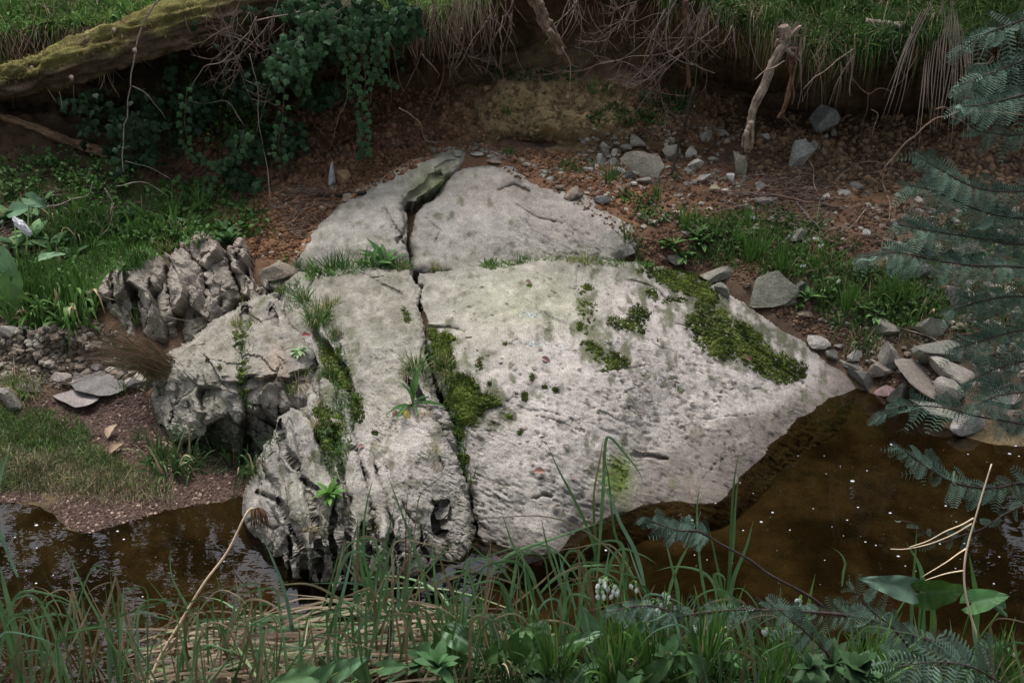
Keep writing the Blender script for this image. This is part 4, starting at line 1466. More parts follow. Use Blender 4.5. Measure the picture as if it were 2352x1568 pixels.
def moss(poly, n, label, h=.012, bright=.5, rs=(.006, .014), flat=False, cover=1.0):
    uv = in_poly(poly, n)
    d, _ = seg_dist(uv[:, 0], uv[:, 1], poly, True)
    q = fbm(np.stack([uv[:, 0], uv[:, 1], uv[:, 0] * 0], -1), 1 / 22, 3, 88)
    keep_ = (d / 16 + q * 2.4 + RNG.uniform(-.5, .5, n)) > (.40 - .45 * cover)
    uv = uv[keep_]
    d = d[keep_]
    if len(uv) < 4:
        uv = in_poly(poly, 20)
        d = np.ones(20) * 9
    P, Nn = hits(uv)
    ok_ = np.linalg.norm(P - np.median(P, 0), axis=1) < .45
    if m0_ := (n < 60):
        P = P * .8 + np.median(P, 0) * .2
    P, Nn, d = P[ok_], Nn[ok_], d[ok_]
    acc = Acc()
    m = len(P)
    k = np.clip(RNG.random((m, 1)) * .7 + bright * .6 + fbm(P, 12, 2, 8)[:, None] * .8, 0, 1)
    C = np.array(MOSS_D) * (1 - k) + np.array(MOSS_B) * k
    clods(acc, P, RNG.uniform(*rs, m) * (.6 + .4 * np.clip(d / 20, 0, 1)), C, .55)
    rep = 5
    PP = np.repeat(P, rep, 0) + RNG.normal(0, rs[1] * .55, (m * rep, 3))
    NN = np.repeat(Nn, rep, 0) * .8 + np.array([0, -.2, .9]) + RNG.normal(0, .45, (m * rep, 3))
    blades(acc, PP, NN, RNG.uniform(.5, 1.3, m * rep) * h, .0028, .1, np.repeat(C, rep, 0) * RNG.uniform(.7, 1.6, (m * rep, 1)), 1)
    b = P.mean(0)
    o = acc.build('moss_patch', M_MOSS, base=b)
    o.location = b
    return tag(o, label, 'moss', kind='stuff' if cover < .65 else None)


moss([(1030, 880), (1050, 853), (1085, 868), (1110, 893), (1152, 915), (1145, 937), (1110, 950), (1095, 975), (1060, 978), (1045, 960), (1028, 930)], 900, 'thick green moss cushion right of the main crack, halfway down', .018, .5, (.007, .016))
moss([(985, 750), (1010, 760), (1047, 775), (1035, 800), (1047, 835), (1030, 865), (1010, 850), (995, 820)], 500, 'moss along the upper part of the main crack beside a grass tuft', .018, .45, (.008, .018))
moss([(1545, 745), (1590, 715), (1605, 685), (1655, 700), (1720, 745), (1790, 800), (1855, 838), (1850, 868), (1800, 885), (1740, 860), (1700, 832), (1640, 828), (1600, 790)], 2400, 'largest moss carpet on the right shoulder of the main slab', .012, .4, (.005, .012), cover=.45)
moss([(1455, 622), (1520, 610), (1600, 628), (1645, 655), (1655, 705), (1600, 685), (1560, 675), (1500, 650)], 1100, 'dark moss band along the upper right edge of the main slab', .012, .2, (.006, .013), cover=.7)
moss([(1318, 772), (1350, 775), (1385, 800), (1425, 815), (1475, 838), (1432, 845), (1398, 862), (1380, 835), (1340, 808)], 420, 'slanting strip of moss in the middle of the main slab', .014, .35, (.006, .013), cover=.7)
moss([(1370, 725), (1420, 728), (1465, 695), (1497, 715), (1485, 745), (1515, 785), (1460, 770), (1400, 748)], 520, 'ragged dark moss above the slanting strip', .011, .25, (.005, .011), cover=.5)
moss([(1490, 652), (1550, 680), (1540, 705), (1500, 690), (1470, 668)], 200, 'small dark moss below the moss band at the upper edge', .011, .2, (.005, .011), cover=.6)
moss([(1325, 640), (1360, 650), (1375, 720), (1350, 790), (1330, 800), (1320, 700)], 140, 'thin broken line of moss down the shallow step of the main slab', .009, .2, (.004, .01), cover=.3)
moss([(1535, 860), (1560, 870), (1600, 905), (1560, 900), (1538, 885)], 110, 'thin olive moss smear low on the main slab', .008, .3, (.004, .009), cover=.4)
moss([(735, 795), (775, 800), (800, 850), (808, 900), (770, 890), (738, 850)], 420, 'bright moss filling the fissure behind the grass on the left slab', .018, .8, (.007, .015), cover=.9)
moss([(715, 930), (750, 930), (788, 955), (782, 1010), (760, 1050), (722, 1010)], 420, 'mixed moss in the fissure in the middle of the left slab', .016, .35, (.007, .015), cover=.8)
moss([(805, 900), (830, 905), (838, 960), (815, 985), (800, 930)], 150, 'dark moss down the right fissure of the left slab', .012, .3, (.006, .012), cover=.6)
moss([(1025, 980), (1060, 980), (1082, 1020), (1075, 1060), (1045, 1020)], 160, 'moss in the main crack below the thick cushion', .012, .3, (.006, .013), cover=.7)
moss([(535, 760), (560, 755), (575, 850), (570, 930), (550, 900)], 200, 'dark moss in the upright crack of the left boulder', .014, .2, (.006, .013), cover=.7)
moss([(1385, 1050), (1420, 1040), (1450, 1075), (1440, 1120), (1405, 1135), (1412, 1090)], 200, 'yellow-green algae film low on the main slab near the water', .003, 1.0, (.003, .006), cover=.7)
moss([(1105, 612), (1170, 605), (1230, 592), (1180, 590), (1120, 596)], 160, 'green moss in the crack between upper and main slab', .012, .6, (.005, .011), cover=.5)
moss([(920, 708), (935, 705), (945, 740), (932, 745)], 60, 'small moss tongue near the top of the left slab', .010, .6, (.005, .01))
moss([(985, 430), (1030, 395), (1040, 405), (1000, 450), (955, 485)], 160, 'mossy grass-green edge in the crack of the ridge', .014, .6, (.005, .011), cover=.5)
k = 0
spots = [(1215, 655, 8, 6, 'small moss tuft high on the pale slab'), (1350, 661, 12, 8, 'moss tuft beside the shallow step near the top'), (1102, 840, 10, 20, 'dark moss clump above the thick cushion'),
         (1222, 868, 8, 10, 'pair of moss dots in the middle of the pale slab'), (1205, 910, 9, 14, 'upright moss dot right of the thick cushion'), (1168, 956, 9, 6, 'dark moss dot below right of the thick cushion'),
         (1250, 888, 7, 5, 'left moss dot of a short row on the pale slab'), (1275, 894, 8, 6, 'right moss dot of a short row on the pale slab'), (1386, 850, 12, 12, 'round moss dot under the slanting strip'),
         (1330, 748, 10, 14, 'moss dot above the slanting strip'), (1195, 994, 6, 8, 'lone moss dot low on the pale slab'), (1064, 1052, 14, 20, 'moss lump at the low end of the main crack'),
         (1538, 636, 14, 8, 'moss lump inside the upper right corner'), (1560, 690, 18, 10, 'moss lump left of the largest carpet'), (1008, 918, 10, 14, 'moss lump in the main crack beside the dock plant'),
         (478, 828, 6, 5, 'tiny moss dot on the crown of the left boulder'), (505, 845, 5, 6, 'second tiny moss dot on the left boulder, nearer its crack'), (1125, 880, 5, 5, 'tiny moss dot above right of the thick cushion'),
         (862, 995, 9, 5, 'dark moss speck on the left slab'), (1160, 790, 5, 4, 'tiny moss speck left of the lichen marks')]
for u, v, a, b, lab in spots:
    pl = [(u + a * math.cos(t), v + b * math.sin(t)) for t in np.linspace(0, 6.28, 9)[:-1]]
    moss(pl, int(10 + a * b * .35), lab, .010, .25, (.006, .011), cover=1.2)

# ------------------------------------------------------------------ fine grass carpets
GR, GR2, GRD = (.085, .155, .034), (.10, .15, .035), (.035, .065, .02)


def carpet(acc, poly, n, L, W, col, lean=(0, -.1, 1), spread=.5, droop=.4, segs=2, off=0.0):
    uv = in_poly(poly, n)
    q = fbm(np.stack([uv[:, 0], uv[:, 1], uv[:, 0] * 0], -1), 1 / 50, 3, 33)
    uv = uv[(q + RNG.uniform(-.4, .6, n)) > -.15]
    P, Nn = hits(uv)
    m = len(P)
    d = np.array(lean)[None] + RNG.normal(0, spread, (m, 3)) * [1, 1, .5] + Nn * .3
    blades(acc, P + np.array([0, 0, off]), d, RNG.uniform(*L, m), W, RNG.uniform(0, droop * 2, m), jit(col, .45, m) * (1 + RNG.uniform(-.15, .15, (m, 3))), segs)


acc = Acc()
carpet(acc, [(0, 940), (130, 960), (240, 1040), (330, 1090), (400, 1120), (330, 1150), (200, 1130), (0, 1125)], 8500, (.03, .09), .0028, (.075, .10, .035), spread=.8, droop=.8)
carpet(acc, [(0, 1030), (200, 1080), (390, 1110), (400, 1150), (250, 1160), (60, 1130)], 3500, (.04, .12), .0026, (.17, .14, .09), spread=1.0, droop=.9)
carpet(acc, [(0, 930), (180, 950), (220, 1010), (120, 1040), (0, 1020)], 2500, (.02, .06), .003, (.045, .10, .02), spread=.6)
o = acc.build('creekside_grass', M_GRASS)
tag(o, 'low fine grass on the left shore in front of the gravel bar', 'grass', kind='stuff')
acc = Acc()
carpet(acc, [(110, 500), (230, 480), (370, 530), (420, 560), (300, 620), (160, 640), (100, 580)], 7000, (.03, .10), .0032, (.050, .115, .022), spread=.5, droop=.6)
carpet(acc, [(0, 420), (330, 400), (560, 440), (640, 500), (560, 530), (400, 560), (0, 480)], 4500, (.02, .10), .004, (.04, .085, .02), spread=.8)
o = acc.build('bank_grass', M_GRASS)
tag(o, 'soft bright green grass on the left bank behind the jagged rocks', 'grass', kind='stuff')
acc = Acc()
TOPP = [([(-60, -60), (430, -60), (400, 10), (330, 30), (230, 62), (120, 72), (0, 85), (-60, 85)], 9000, GR),
        ([(840, -50), (1150, -50), (1130, 0), (1040, 20), (960, 70), (860, 60)], 3500, GR),
        ([(1500, -50), (2500, -50), (2500, 60), (2150, 90), (2000, 110), (1950, 130), (1880, 140), (1800, 90), (1700, 60), (1600, 25), (1500, 10)], 15000, (.05, .095, .022))]
for poly, n, c in TOPP:
    carpet(acc, poly, n, (.03, .10), .004, c, spread=.7, droop=.7)
    carpet(acc, poly, n // 4, (.05, .17), .004, np.array(c) * 1.35, lean=(0, -.5, .6), spread=.6, droop=1.2, segs=3)
for poly, n in (([(0, 0), (400, -20), (330, 30), (0, 80)], 900), ([(1500, 0), (2200, 0), (2100, 90), (1900, 130), (1620, 30)], 1500)):
    carpet(acc, poly, n, (.05, .16), .003, (.22, .17, .09), lean=(0, -.5, .4), spread=.9, droop=1.3, segs=3)
o = acc.build('turf', M_GRASS)
tag(o, 'green turf growing over the lip of the bank at the top', 'grass', kind='stuff')
# small leaved ground cover
SMV, SMT = SMALL[0], q2t(SMALL[1])


def leafmass(acc, poly, n, size, col, off=(0, .04), tilt=.6, thr=-.15, k=.45, sc=40):
    uv = in_poly(poly, n)
    q = fbm(np.stack([uv[:, 0], uv[:, 1], uv[:, 0] * 0], -1), 1 / sc, 3, 133)
    uv = uv[(q + RNG.uniform(-.3, .4, n)) > thr]
    P, Nn = hits(uv)
    m = len(P)
    nr = np.array([0, -.35, 1.0]) + RNG.normal(0, tilt, (m, 3))
    tp = RNG.normal(0, 1, (m, 3))
    P = P + Nn * RNG.uniform(*off, (m, 1))
    stamp(acc, SMV, SMT, P, frames(tp, nr), RNG.uniform(*size, m), jit(col, k, m))


acc = Acc()
leafmass(acc, [(1560, -40), (2200, -40), (2150, 90), (2000, 150), (1900, 150), (1780, 80), (1640, 35)], 9000, (.010, .024), (.045, .090, .022))
leafmass(acc, [(860, 20), (960, 10), (990, 60), (900, 75)], 900, (.01, .024), (.06, .11, .025))
leafmass(acc, [(0, -20), (400, -20), (300, 40), (0, 70)], 1800, (.01, .02), (.06, .11, .025))
o = acc.build('turf_cover', M_LEAF)
tag(o, 'tiny leaved creeping green cover hanging over the top of the bank', 'ground cover', kind='stuff')
acc = Acc()
leafmass(acc, [(400, 250), (470, 205), (560, 215), (620, 290), (560, 330), (430, 320)], 2600, (.012, .026), (.038, .085, .016), off=(.02, .25))
leafmass(acc, [(0, 380), (120, 360), (300, 390), (340, 440), (200, 470), (0, 460)], 1500, (.015, .035), (.035, .075, .018), off=(0, .10))
leafmass(acc, [(330, 430), (480, 420), (560, 470), (640, 540), (520, 560), (380, 520)], 900, (.015, .04), (.04, .085, .02), off=(0, .06))
leafmass(acc, [(180, 440), (300, 470), (480, 560), (300, 560), (180, 520)], 1000, (.015, .04), (.045, .095, .022), off=(0, .06))
o = acc.build('creeping_weeds', M_LEAF)
tag(o, 'small round leaved creeping weeds at the foot of the left bank', 'ground cover', kind='stuff')
acc = Acc()
leafmass(acc, [(1340, 270), (1440, 220), (1540, 190), (1600, 230), (1520, 290), (1430, 280), (1370, 290)], 1500, (.010, .024), (.045, .095, .022), off=(0, .03))
leafmass(acc, [(1120, 150), (1330, 150), (1350, 185), (1230, 190), (1120, 180)], 700, (.010, .02), (.035, .07, .018), off=(0, .02))
leafmass(acc, [(1420, 440), (1500, 450), (1560, 500), (1500, 520), (1430, 480)], 600, (.012, .026), (.05, .095, .02), off=(0, .02))
leafmass(acc, [(1290, 365), (1370, 370), (1350, 400), (1280, 395)], 350, (.008, .018), (.05, .09, .02), off=(0, .02))
leafmass(acc, [(1640, 500), (1800, 480), (1950, 590), (1850, 620), (1700, 600), (1560, 590)], 1600, (.012, .03), (.045, .085, .02), off=(0, .03))
leafmass(acc, [(1850, 620), (2120, 600), (2180, 700), (2050, 760), (1900, 720)], 1800, (.012, .03), (.04, .08, .02), off=(0, .04))
leafmass(acc, [(2100, 100), (2352, 100), (2352, 240), (2200, 240)], 500, (.012, .03), (.025, .05, .02), off=(0, .05))
o = acc.build('bank_weeds', M_LEAF)
tag(o, 'patches of small leaved weeds scattered on the earth bank', 'ground cover', kind='stuff')
acc = Acc()
carpet(acc, [(1620, 480), (1800, 470), (1920, 560), (1900, 620), (1700, 620), (1560, 600)], 2200, (.03, .11), .004, (.07, .12, .03), spread=.6, droop=.6, segs=3)
carpet(acc, [(1840, 620), (2150, 600), (2200, 740), (2000, 780), (1880, 720)], 2800, (.03, .12), .004, (.065, .115, .03), spread=.6, droop=.7, segs=3)
carpet(acc, [(2150, 500), (2352, 500), (2352, 800), (2200, 760), (2130, 640)], 2400, (.03, .12), .004, (.06, .11, .03), spread=.6, droop=.7, segs=3)
carpet(acc, [(1940, 740), (2180, 730), (2200, 800), (2000, 800)], 700, (.03, .12), .0035, (.10, .10, .05), spread=.9, droop=.9, segs=3)
o = acc.build('slope_grass', M_GRASS)
acc2 = Acc()
for poly, n, L_, c in (([(700, 622), (800, 600), (945, 598), (950, 622), (860, 622), (700, 645)], 700, (.03, .10), (.05, .10, .028)),
                       ([(1110, 612), (1240, 592), (1340, 590), (1470, 600), (1480, 622), (1340, 604), (1240, 600), (1120, 622)], 520, (.02, .06), (.075, .12, .03)),
                       ([(690, 690), (735, 690), (800, 830), (820, 960), (790, 1100), (760, 1130), (745, 1000), (770, 900), (730, 800)], 2000, (.015, .055), (.055, .10, .028)),
                       ([(975, 740), (1000, 760), (1050, 900), (1075, 1080), (1060, 1080), (1015, 900), (985, 800)], 520, (.015, .06), (.05, .10, .028)),
                       ([(540, 740), (580, 740), (580, 950), (550, 930)], 260, (.012, .05), (.045, .09, .03)),
                       ([(340, 960), (640, 1010), (600, 1090), (400, 1090)], 700, (.03, .14), (.04, .075, .025)),
                       ([(655, 660), (690, 640), (700, 700), (665, 720)], 160, (.02, .07), (.05, .10, .03))):
    carpet(acc2, poly, n, L_, .0032, c, spread=.75, droop=.7, segs=3)
o2 = acc2.build('crack_grass', M_GRASS)
tag(o2, 'short grass and weeds rooted in the cracks of the outcrop', 'grass', kind='stuff')
tag(o, 'thin green grass scattered over the right slope above the shore stones', 'grass', kind='stuff')

# ================================================================== ROOTS, TWIGS AND LOGS
BARK, PALEW, REDR, DKR, GRYT = (.17, .11, .08), (.34, .26, .19), (.13, .065, .045), (.035, .025, .02), (.22, .18, .15)


def line3(pts, y0=None, y1=None, off=.04, n=4, wig=0.0, seed=0):
    """image pixel line -> smooth 3D line hanging clear of, or lying on, what is behind it"""
    L = np.array(pts, float)
    out = []
    m = len(L)
    s = np.concatenate([[0], np.cumsum(np.hypot(*np.diff(L, axis=0).T))])
    s /= s[-1]
    for i in range(m):
        p, _ = hit(*L[i])
        yy = p[1] - off
        if y0 is not None:
            yy = min(yy, y0 + (y1 - y0) * s[i])
        out.append(pix(L[i, 0], L[i, 1], yy))
    q = smooth_line(out, n)
    if wig:
        q = q + np.stack([vnoise(q * 14 + seed, 3), vnoise(q * 14 + seed, 5), vnoise(q * 14 + seed, 7)], 1) * wig
    return q


def wood(name, pts, r0, r1, col, label, cat, y0=None, y1=None, off=.03, ns=6, rough=.25, wig=.004, group=None, mat=None, side=None, n=4):
    L = line3(pts, y0, y1, off, n, wig, seed=len(bpy.data.objects))
    k = pxm(L[len(L) // 2])
    acc = Acc()
    if r0 < 4.5:
        r0, r1, wig = r0 * .72, r1 * .7, wig * 2.2
        L = line3(pts, y0, y1, off, n, wig, seed=len(bpy.data.objects))
    rad = np.linspace(r0, r1, len(L)) / k
    c = np.array(col)[None] * (1 + .3 * vnoise(L * 25, 9))[:, None]
    if r0 >= 7:
        ns, L = 26, smooth_line(L, 3)
        rad = np.linspace(r0, r1, len(L)) / k
        c = np.array(col)[None] * (1 + .3 * vnoise(L * 25, 9))[:, None]
    tube(acc, L, rad, c, ns, rough, len(bpy.data.objects) % 97)
    for sp in side or []:
        S = line3(sp[0], y0, y1, off, 3, wig)
        tube(acc, S, np.linspace(sp[1], sp[2], len(S)) / k, np.array(col), max(4, ns - 2), rough)
    b = L[-1] if L[-1][2] < L[0][2] else L[0]
    o = acc.build(name, mat or M_WOOD, base=b)
    o.location = b
    return tag(o, label, cat, group)


# the mossy log
def mossy_log():
    pts = [(-160, 232), (-60, 208), (0, 192), (60, 178), (110, 162), (200, 128), (280, 98), (380, 66), (480, 34), (600, 5), (700, -15)]
    ys = [5.25, 5.32, 5.4, 5.45, 5.5, 5.6, 5.7, 5.82, 5.95, 6.05, 6.1]
    P = np.array([pix(a, b, c) for (a, b), c in zip(pts, ys)])
    L = smooth_line(P, 12)
    rad = np.interp(np.linspace(0, 1, len(L)), np.linspace(0, 1, 11), [28, 30, 33, 36, 40, 46, 52, 54, 54, 52, 50]) / pxm(P[5])
    acc = Acc()
    ns = 72
    tube(acc, L, rad, (.1, .1, .1), ns, 0, 1)
    V = acc.V[0]
    n = len(L)
    body = V[:n * ns].reshape(n, ns, 3)
    ctr = L[:, None]
    nr = body - ctr
    nr /= np.linalg.norm(nr, axis=-1)[..., None]
    # grain runs along the log: stretch the noise that way
    i_ = np.arange(n)[:, None] * .12 + np.zeros((1, ns))
    th = np.linspace(0, 2 * np.pi, ns, endpoint=False)[None] + np.zeros((n, 1))
    q = np.stack([i_, np.cos(th) * 4, np.sin(th) * 4], -1)
    g = fbm(q, 1.0, 5, 9, .6)
    hol = sstep(.15, .45, fbm(np.stack([i_ * .8, np.cos(th) * 2, np.sin(th) * 2], -1), 1, 4, 19))
    body2 = body + nr * (g * .035 - hol * .028)[..., None]
    up = nr[..., 2]
    C = np.tile(np.array((.10, .072, .045)), (n, ns, 1)) * (1 + .4 * g)[..., None]
    mo = sstep(-.15, .5, up + fbm(body, 7, 4, 29) * .8)
    C = mixc(C, mo * .85, (.15, .135, .042))
    C = mixc(C, mo * sstep(.1, .5, fbm(body, 15, 3, 39)), (.20, .18, .07))
    C = mixc(C, hol * .7, (.09, .06, .035))
    V[:n * ns] = body2.reshape(-1, 3)
    Cf = np.vstack([C.reshape(-1, 3), [[.08, .06, .04]], [[.08, .06, .04]]])
    acc.C[0] = Cf
    root = thing('mossy_log', P[1], 'thick fallen log coated in yellow-green moss, slanting out of the bank at upper left', 'log')
    b = np.array(root.location)
    acc.build('trunk', M_LOG, root, b)
    # moss fringe on its upper side
    m2 = Acc()
    sel = np.argwhere((mo > .45))
    sel = sel[RNG.integers(0, len(sel), 5200)]
    PP = body2[sel[:, 0], sel[:, 1]]
    NN = nr[sel[:, 0], sel[:, 1]]
    m = len(PP)
    k = RNG.random((m, 1))
    blades(m2, PP + RNG.normal(0, .006, (m, 3)), NN + [0, 0, -.2] + RNG.normal(0, .5, (m, 3)), RNG.uniform(.006, .02, m), .004, .8, np.array((.10, .09, .027)) * (1 - k) + np.array((.24, .21, .08)) * k, 2)
    o = m2.build('moss', M_MOSS, root, b)
    o['kind'] = 'stuff'
    keep_log = (body2.reshape(-1, 3))
    for u, v, ln in ((75, 158, 5), (165, 180, 7), (262, 72, 5), (310, 118, 4)):
        a = Acc()
        c = pix(u, v, 5.45)
        tube(a, [c, c + np.array([.01, -.035, .012]), c + np.array([.02, -.05, .0])], [.016, .013, .006], (.20, .15, .11), 6, .3)
        a.build('branch_stub', M_WOOD, root, b)


mossy_log()

wood('fallen_branch', [(-60, 250), (-5, 266), (60, 285), (126, 312), (190, 335), (255, 355)], 7, 10, (.20, .13, .075), 'bare brown branch lying below the mossy log, its broken end to the right', 'branch', off=.06, rough=.4, ns=10)
wood('tree_root', [(1215, -40), (1230, 0), (1248, 40), (1268, 80), (1288, 118)], 13, 11, (.25, .175, .13), 'thick flaking root poking down over the bank at top centre', 'root', 5.75, 5.9, ns=12, rough=.5, side=[([(1240, 10), (1215, -10), (1200, -30)], 5, 4), ([(1262, 70), (1285, 95), (1300, 112)], 6, 2)])
wood('tree_root', [(1800, 60), (1806, 90), (1795, 112), (1772, 152), (1754, 200), (1732, 245), (1722, 290), (1716, 340)], 10.5, 8, (.36, .28, .215), 'bleached shaggy root stump hanging from the turf on the right', 'root', 5.7, 5.75, ns=14, rough=.18, wig=.002,
     side=[([(1722, 290), (1708, 315), (1704, 338)], 5, 2), ([(1726, 280), (1728, 320), (1724, 346)], 6, 2), ([(1716, 300), (1714, 330), (1712, 350)], 6, 2), ([(1800, 100), (1786, 92), (1780, 110)], 5, 2), ([(1800, 100), (1820, 75), (1840, 60)], 5, 3), ([(1795, 108), (1812, 118), (1822, 130)], 6, 3)])
wood('tree_root', [(1822, 110), (1822, 145), (1815, 198), (1800, 250), (1786, 272)], 8, 3, (.20, .115, .07), 'reddish fibrous root hanging right beside the bleached root', 'root', 5.78, 5.8, ns=8, rough=.5, side=[([(1818, 180), (1825, 215), (1818, 240)], 3, 1)])
wood('hanging_root', TC((790, 740), (880, 800), (920, 900), (960, 980), (1000, 1060), (1010, 1150), (1030, 1220)), 3, 1.6, PALEW, 'long pale root running down the whitish rock in the bank', 'root', off=.04, side=[(TC((920, 900), (900, 960), (960, 1050)), 1.6, .8)])
wood('hanging_root', TC((800, 780), (800, 880), (780, 960)), 2.4, 1, REDR, 'short thin root left of the whitish rock', 'root', off=.04)
wood('hanging_root', TC((2352, 730), (2240, 725), (2100, 720), (1950, 715), (1880, 730), (1780, 770), (1680, 850), (1600, 910), (1520, 1000), (1460, 1080), (1450, 1150), (1475, 1250)), 3.2, 2.6, (.24, .165, .115), 'long curved root arching from the right edge down to the earth', 'root', 5.6, 5.7, off=.05, ns=8, rough=.35,
     side=[(TC((1890, 745), (1990, 800), (2010, 900), (2010, 940)), 2, 1), (TC((1790, 700), (1840, 690), (1900, 718)), 2, 2), (TC((1460, 1120), (1430, 1180), (1400, 1220)), 1.6, .8), (TC((1475, 1250), (1500, 1330), (1495, 1400)), 2, 1)])
wood('hanging_root', TC((1260, 500), (1350, 600), (1420, 570), (1480, 570), (1530, 600)), 2.6, 1.2, (.20, .12, .08), 'wavy brown root in front of the dark hollow', 'root', 5.95, 5.95, off=.1)
wood('hanging_root', TC((1370, 590), (1350, 700), (1320, 820)), 1.8, .9, (.18, .12, .07), 'thin root hanging below the wavy root', 'root', 5.95, 5.95, off=.08)
wood('hanging_root', TC((1380, 700), (1420, 730), (1400, 790), (1380, 860)), 1.8, .9, PALEW, 'small hooked pale root in the hollow', 'root', 5.98, 5.95, off=.06)
wood('dead_stick', TC((640, 505), (720, 450), (820, 390)), 1.8, 2.2, PALEW, 'pale stick crossing in front of the bleached root', 'stick', 5.6, 5.65)
wood('hanging_root', TC((880, 335), (920, 400), (932, 500), (926, 625), (905, 700)), 2.2, 1, (.30, .24, .19), 'pale thin root curving down right of the reddish root', 'root', 5.75, 5.85)
wood('dead_stick', TC((945, 567), (1010, 500), (1080, 450), (1180, 370), (1265, 308)), 1.6, 1.8, PALEW, 'pale stick slanting up to the turf above the dark hollow', 'stick', 5.7, 5.75)
wood('dead_stick', TC((1278, 215), (1270, 400), (1255, 500), (1245, 618)), 2, 2.4, (.27, .21, .165), 'straight stick hanging down in front of the dark hollow', 'stick', 5.75, 5.8)
wood('fallen_log', [(1988, 50), (2030, 55), (2072, 63)], 7, 8, (.34, .29, .22), 'short pale broken log lying on the turf at upper right', 'log', off=.05, ns=10, rough=.3)
wood('tree_root', TB((2290, 0), (2280, 120), (2285, 260), (2292, 400), (2310, 560)), 5, 4, (.16, .095, .065), 'brown root hanging from the top centre-right beside dead twigs', 'root', 5.8, 5.95, ns=8, rough=.4)
wood('tree_root', TB((2340, 560), (2300, 700), (2260, 860), (2230, 980), (2195, 1110)), 5, 3, DKR, 'nearly black root leaning down into the rubble', 'root', 5.9, 5.75, off=.12, ns=8, rough=.4)
RTS = [
    ((720, 270), (738, 400), (735, 520), (680, 640), (600, 800), (540, 920), (480, 1010), (400, 1105), 2.2, 1.2, REDR, 'long reddish root hanging down to the left flank of the ridge'),
    ((600, 345), (670, 420), (715, 470), (700, 500), 2.6, 1.4, (.22, .14, .10), 'short forked root ending in mid air under the dry grass'),
    ((850, 180), (872, 250), (840, 360), (820, 405), 3.4, 1.4, (.20, .13, .09), 'short thick root under the dry grass fringe'),
    ((1070, 90), (1050, 200), (1030, 350), (1005, 490), 1.5, .8, GRYT, 'thin straight rootlet left of centre under the bank edge'),
    ((1090, 190), (1110, 300), (1108, 420), (1120, 560), 1.5, .8, (.24, .17, .12), 'thin orange-brown rootlet left of the flaking root'),
    ((1010, 90), (1120, 170), (1180, 300), (1250, 462), 1.3, .8, GRYT, 'thin dark stem slanting right across the mossy bank'),
    ((450, 685), (540, 740), (600, 800), (625, 890), (720, 905), 2.0, 1.2, (.26, .19, .14), 'branched pale root lying on the red earth'),
    ((1500, 300), (1535, 400), (1550, 550), (1552, 695), 1.8, 1.2, PALEW, 'straight whitish rootlet hanging below the flaking root'),
    ((1535, 10), (1500, 130), (1500, 300), 1.6, 1.2, (.25, .15, .10), 'thin brown rootlet right of the flaking root'),
    ((130, 480), (118, 650), (60, 780), (10, 960), 1.8, 1.0, (.28, .22, .18), 'thin root ending above the pale pointed stone'),
    ((345, 430), (290, 540), (262, 680), 1.4, .8, (.24, .19, .15), 'thin stem behind the hanging ivy strand'),
    ((2190, 0), (2165, 150), (2165, 320), (2230, 380), (2345, 415), 2.4, 1.4, (.26, .22, .19), 'grey root bending right at top centre-right'),
    ((1180, 0), (1140, 100), (1120, 170), (1050, 270), 1.8, 1.0, (.22, .16, .13), 'forked grey stem just left of the flaking root'),
    ((560, 420), (600, 500), (640, 590), 1.2, .7, REDR, 'thin rootlet in the shade of the dry grass fringe'),
]
for r in RTS:
    *p, a, b, c, lab = r
    wood('hanging_root', TB(*p), a, b, c, lab, 'root', off=.05, y0=5.75, y1=5.9)

TW = [
    ([(366, 0), (343, 29), (317, 90), (306, 151), (295, 216), (288, 288), (284, 360), (286, 395)], 2.6, 1.6, (.33, .27, .23), 5.5, 'long pale bare stem hanging in front of the mossy log'),
    ([(590, 40), (562, 83), (515, 137), (468, 158), (432, 209)], 2.2, 1.2, (.24, .20, .17), 5.6, 'grey twig slanting down left through the ivy'),
    ([(590, 47), (659, 32), (720, 27), (767, 40), (790, 45)], 2.2, 1.6, (.22, .16, .12), 5.6, 'reddish branch arching right at the top of the ivy'),
    ([(590, 45), (568, 90), (551, 126), (533, 173)], 1.6, .8, (.22, .19, .16), 5.6, 'thin twig forking down beneath the arching ivy branch'),
    ([(572, 122), (590, 201), (594, 288), (608, 360), (620, 475)], 1.5, 1.2, (.28, .24, .21), 5.6, 'long thin stem hanging to the bare earth left of the ridge'),
    ([(302, 198), (342, 223), (378, 274)], 1.5, .9, (.26, .22, .18), 5.5, 'short pale twig branching off the long bare stem'),
    ([(288, 372), (342, 382), (389, 411)], 1.6, 1.0, (.34, .30, .25), 5.5, 'pale twig at the foot of the long bare stem'),
    ([(264, 427), (324, 419), (389, 450)], 1.6, 1.0, (.32, .28, .22), 5.35, 'pale arching stalk above the left bank plants'),
    ([(241, 432), (260, 468), (252, 518), (216, 558)], 1.8, 1.4, (.36, .31, .25), 5.2, 'pale curved dry stalk bending down over the bright grass'),
    ([(105, 478), (150, 462), (200, 448), (210, 420)], 2.6, 1.6, (.30, .24, .20), 5.4, 'bleached twig on the left bank among weeds'),
    ([(240, 480), (290, 468), (334, 460)], 2, 1.4, (.22, .16, .12), 5.5, 'brown twig lying behind the left bank plants'),
    ([(300, 290), (330, 305), (362, 312)], 2, 1.4, REDR, 5.8, 'reddish twig in the dark below the log'),
    ([(560, 290), (520, 235), (470, 236), (430, 230)], 1.4, .9, (.20, .16, .13), 5.7, 'thin grey twig in the middle of the ivy'),
    ([(640, 110), (620, 200), (590, 300), (580, 330)], 1.3, .9, (.18, .14, .12), 5.75, 'thin dark stem inside the ivy'),
    ([(800, 0), (740, 60), (690, 120), (640, 190)], 1.4, .9, (.20, .16, .14), 5.7, 'thin stem slanting down left from the top of the ivy'),
]
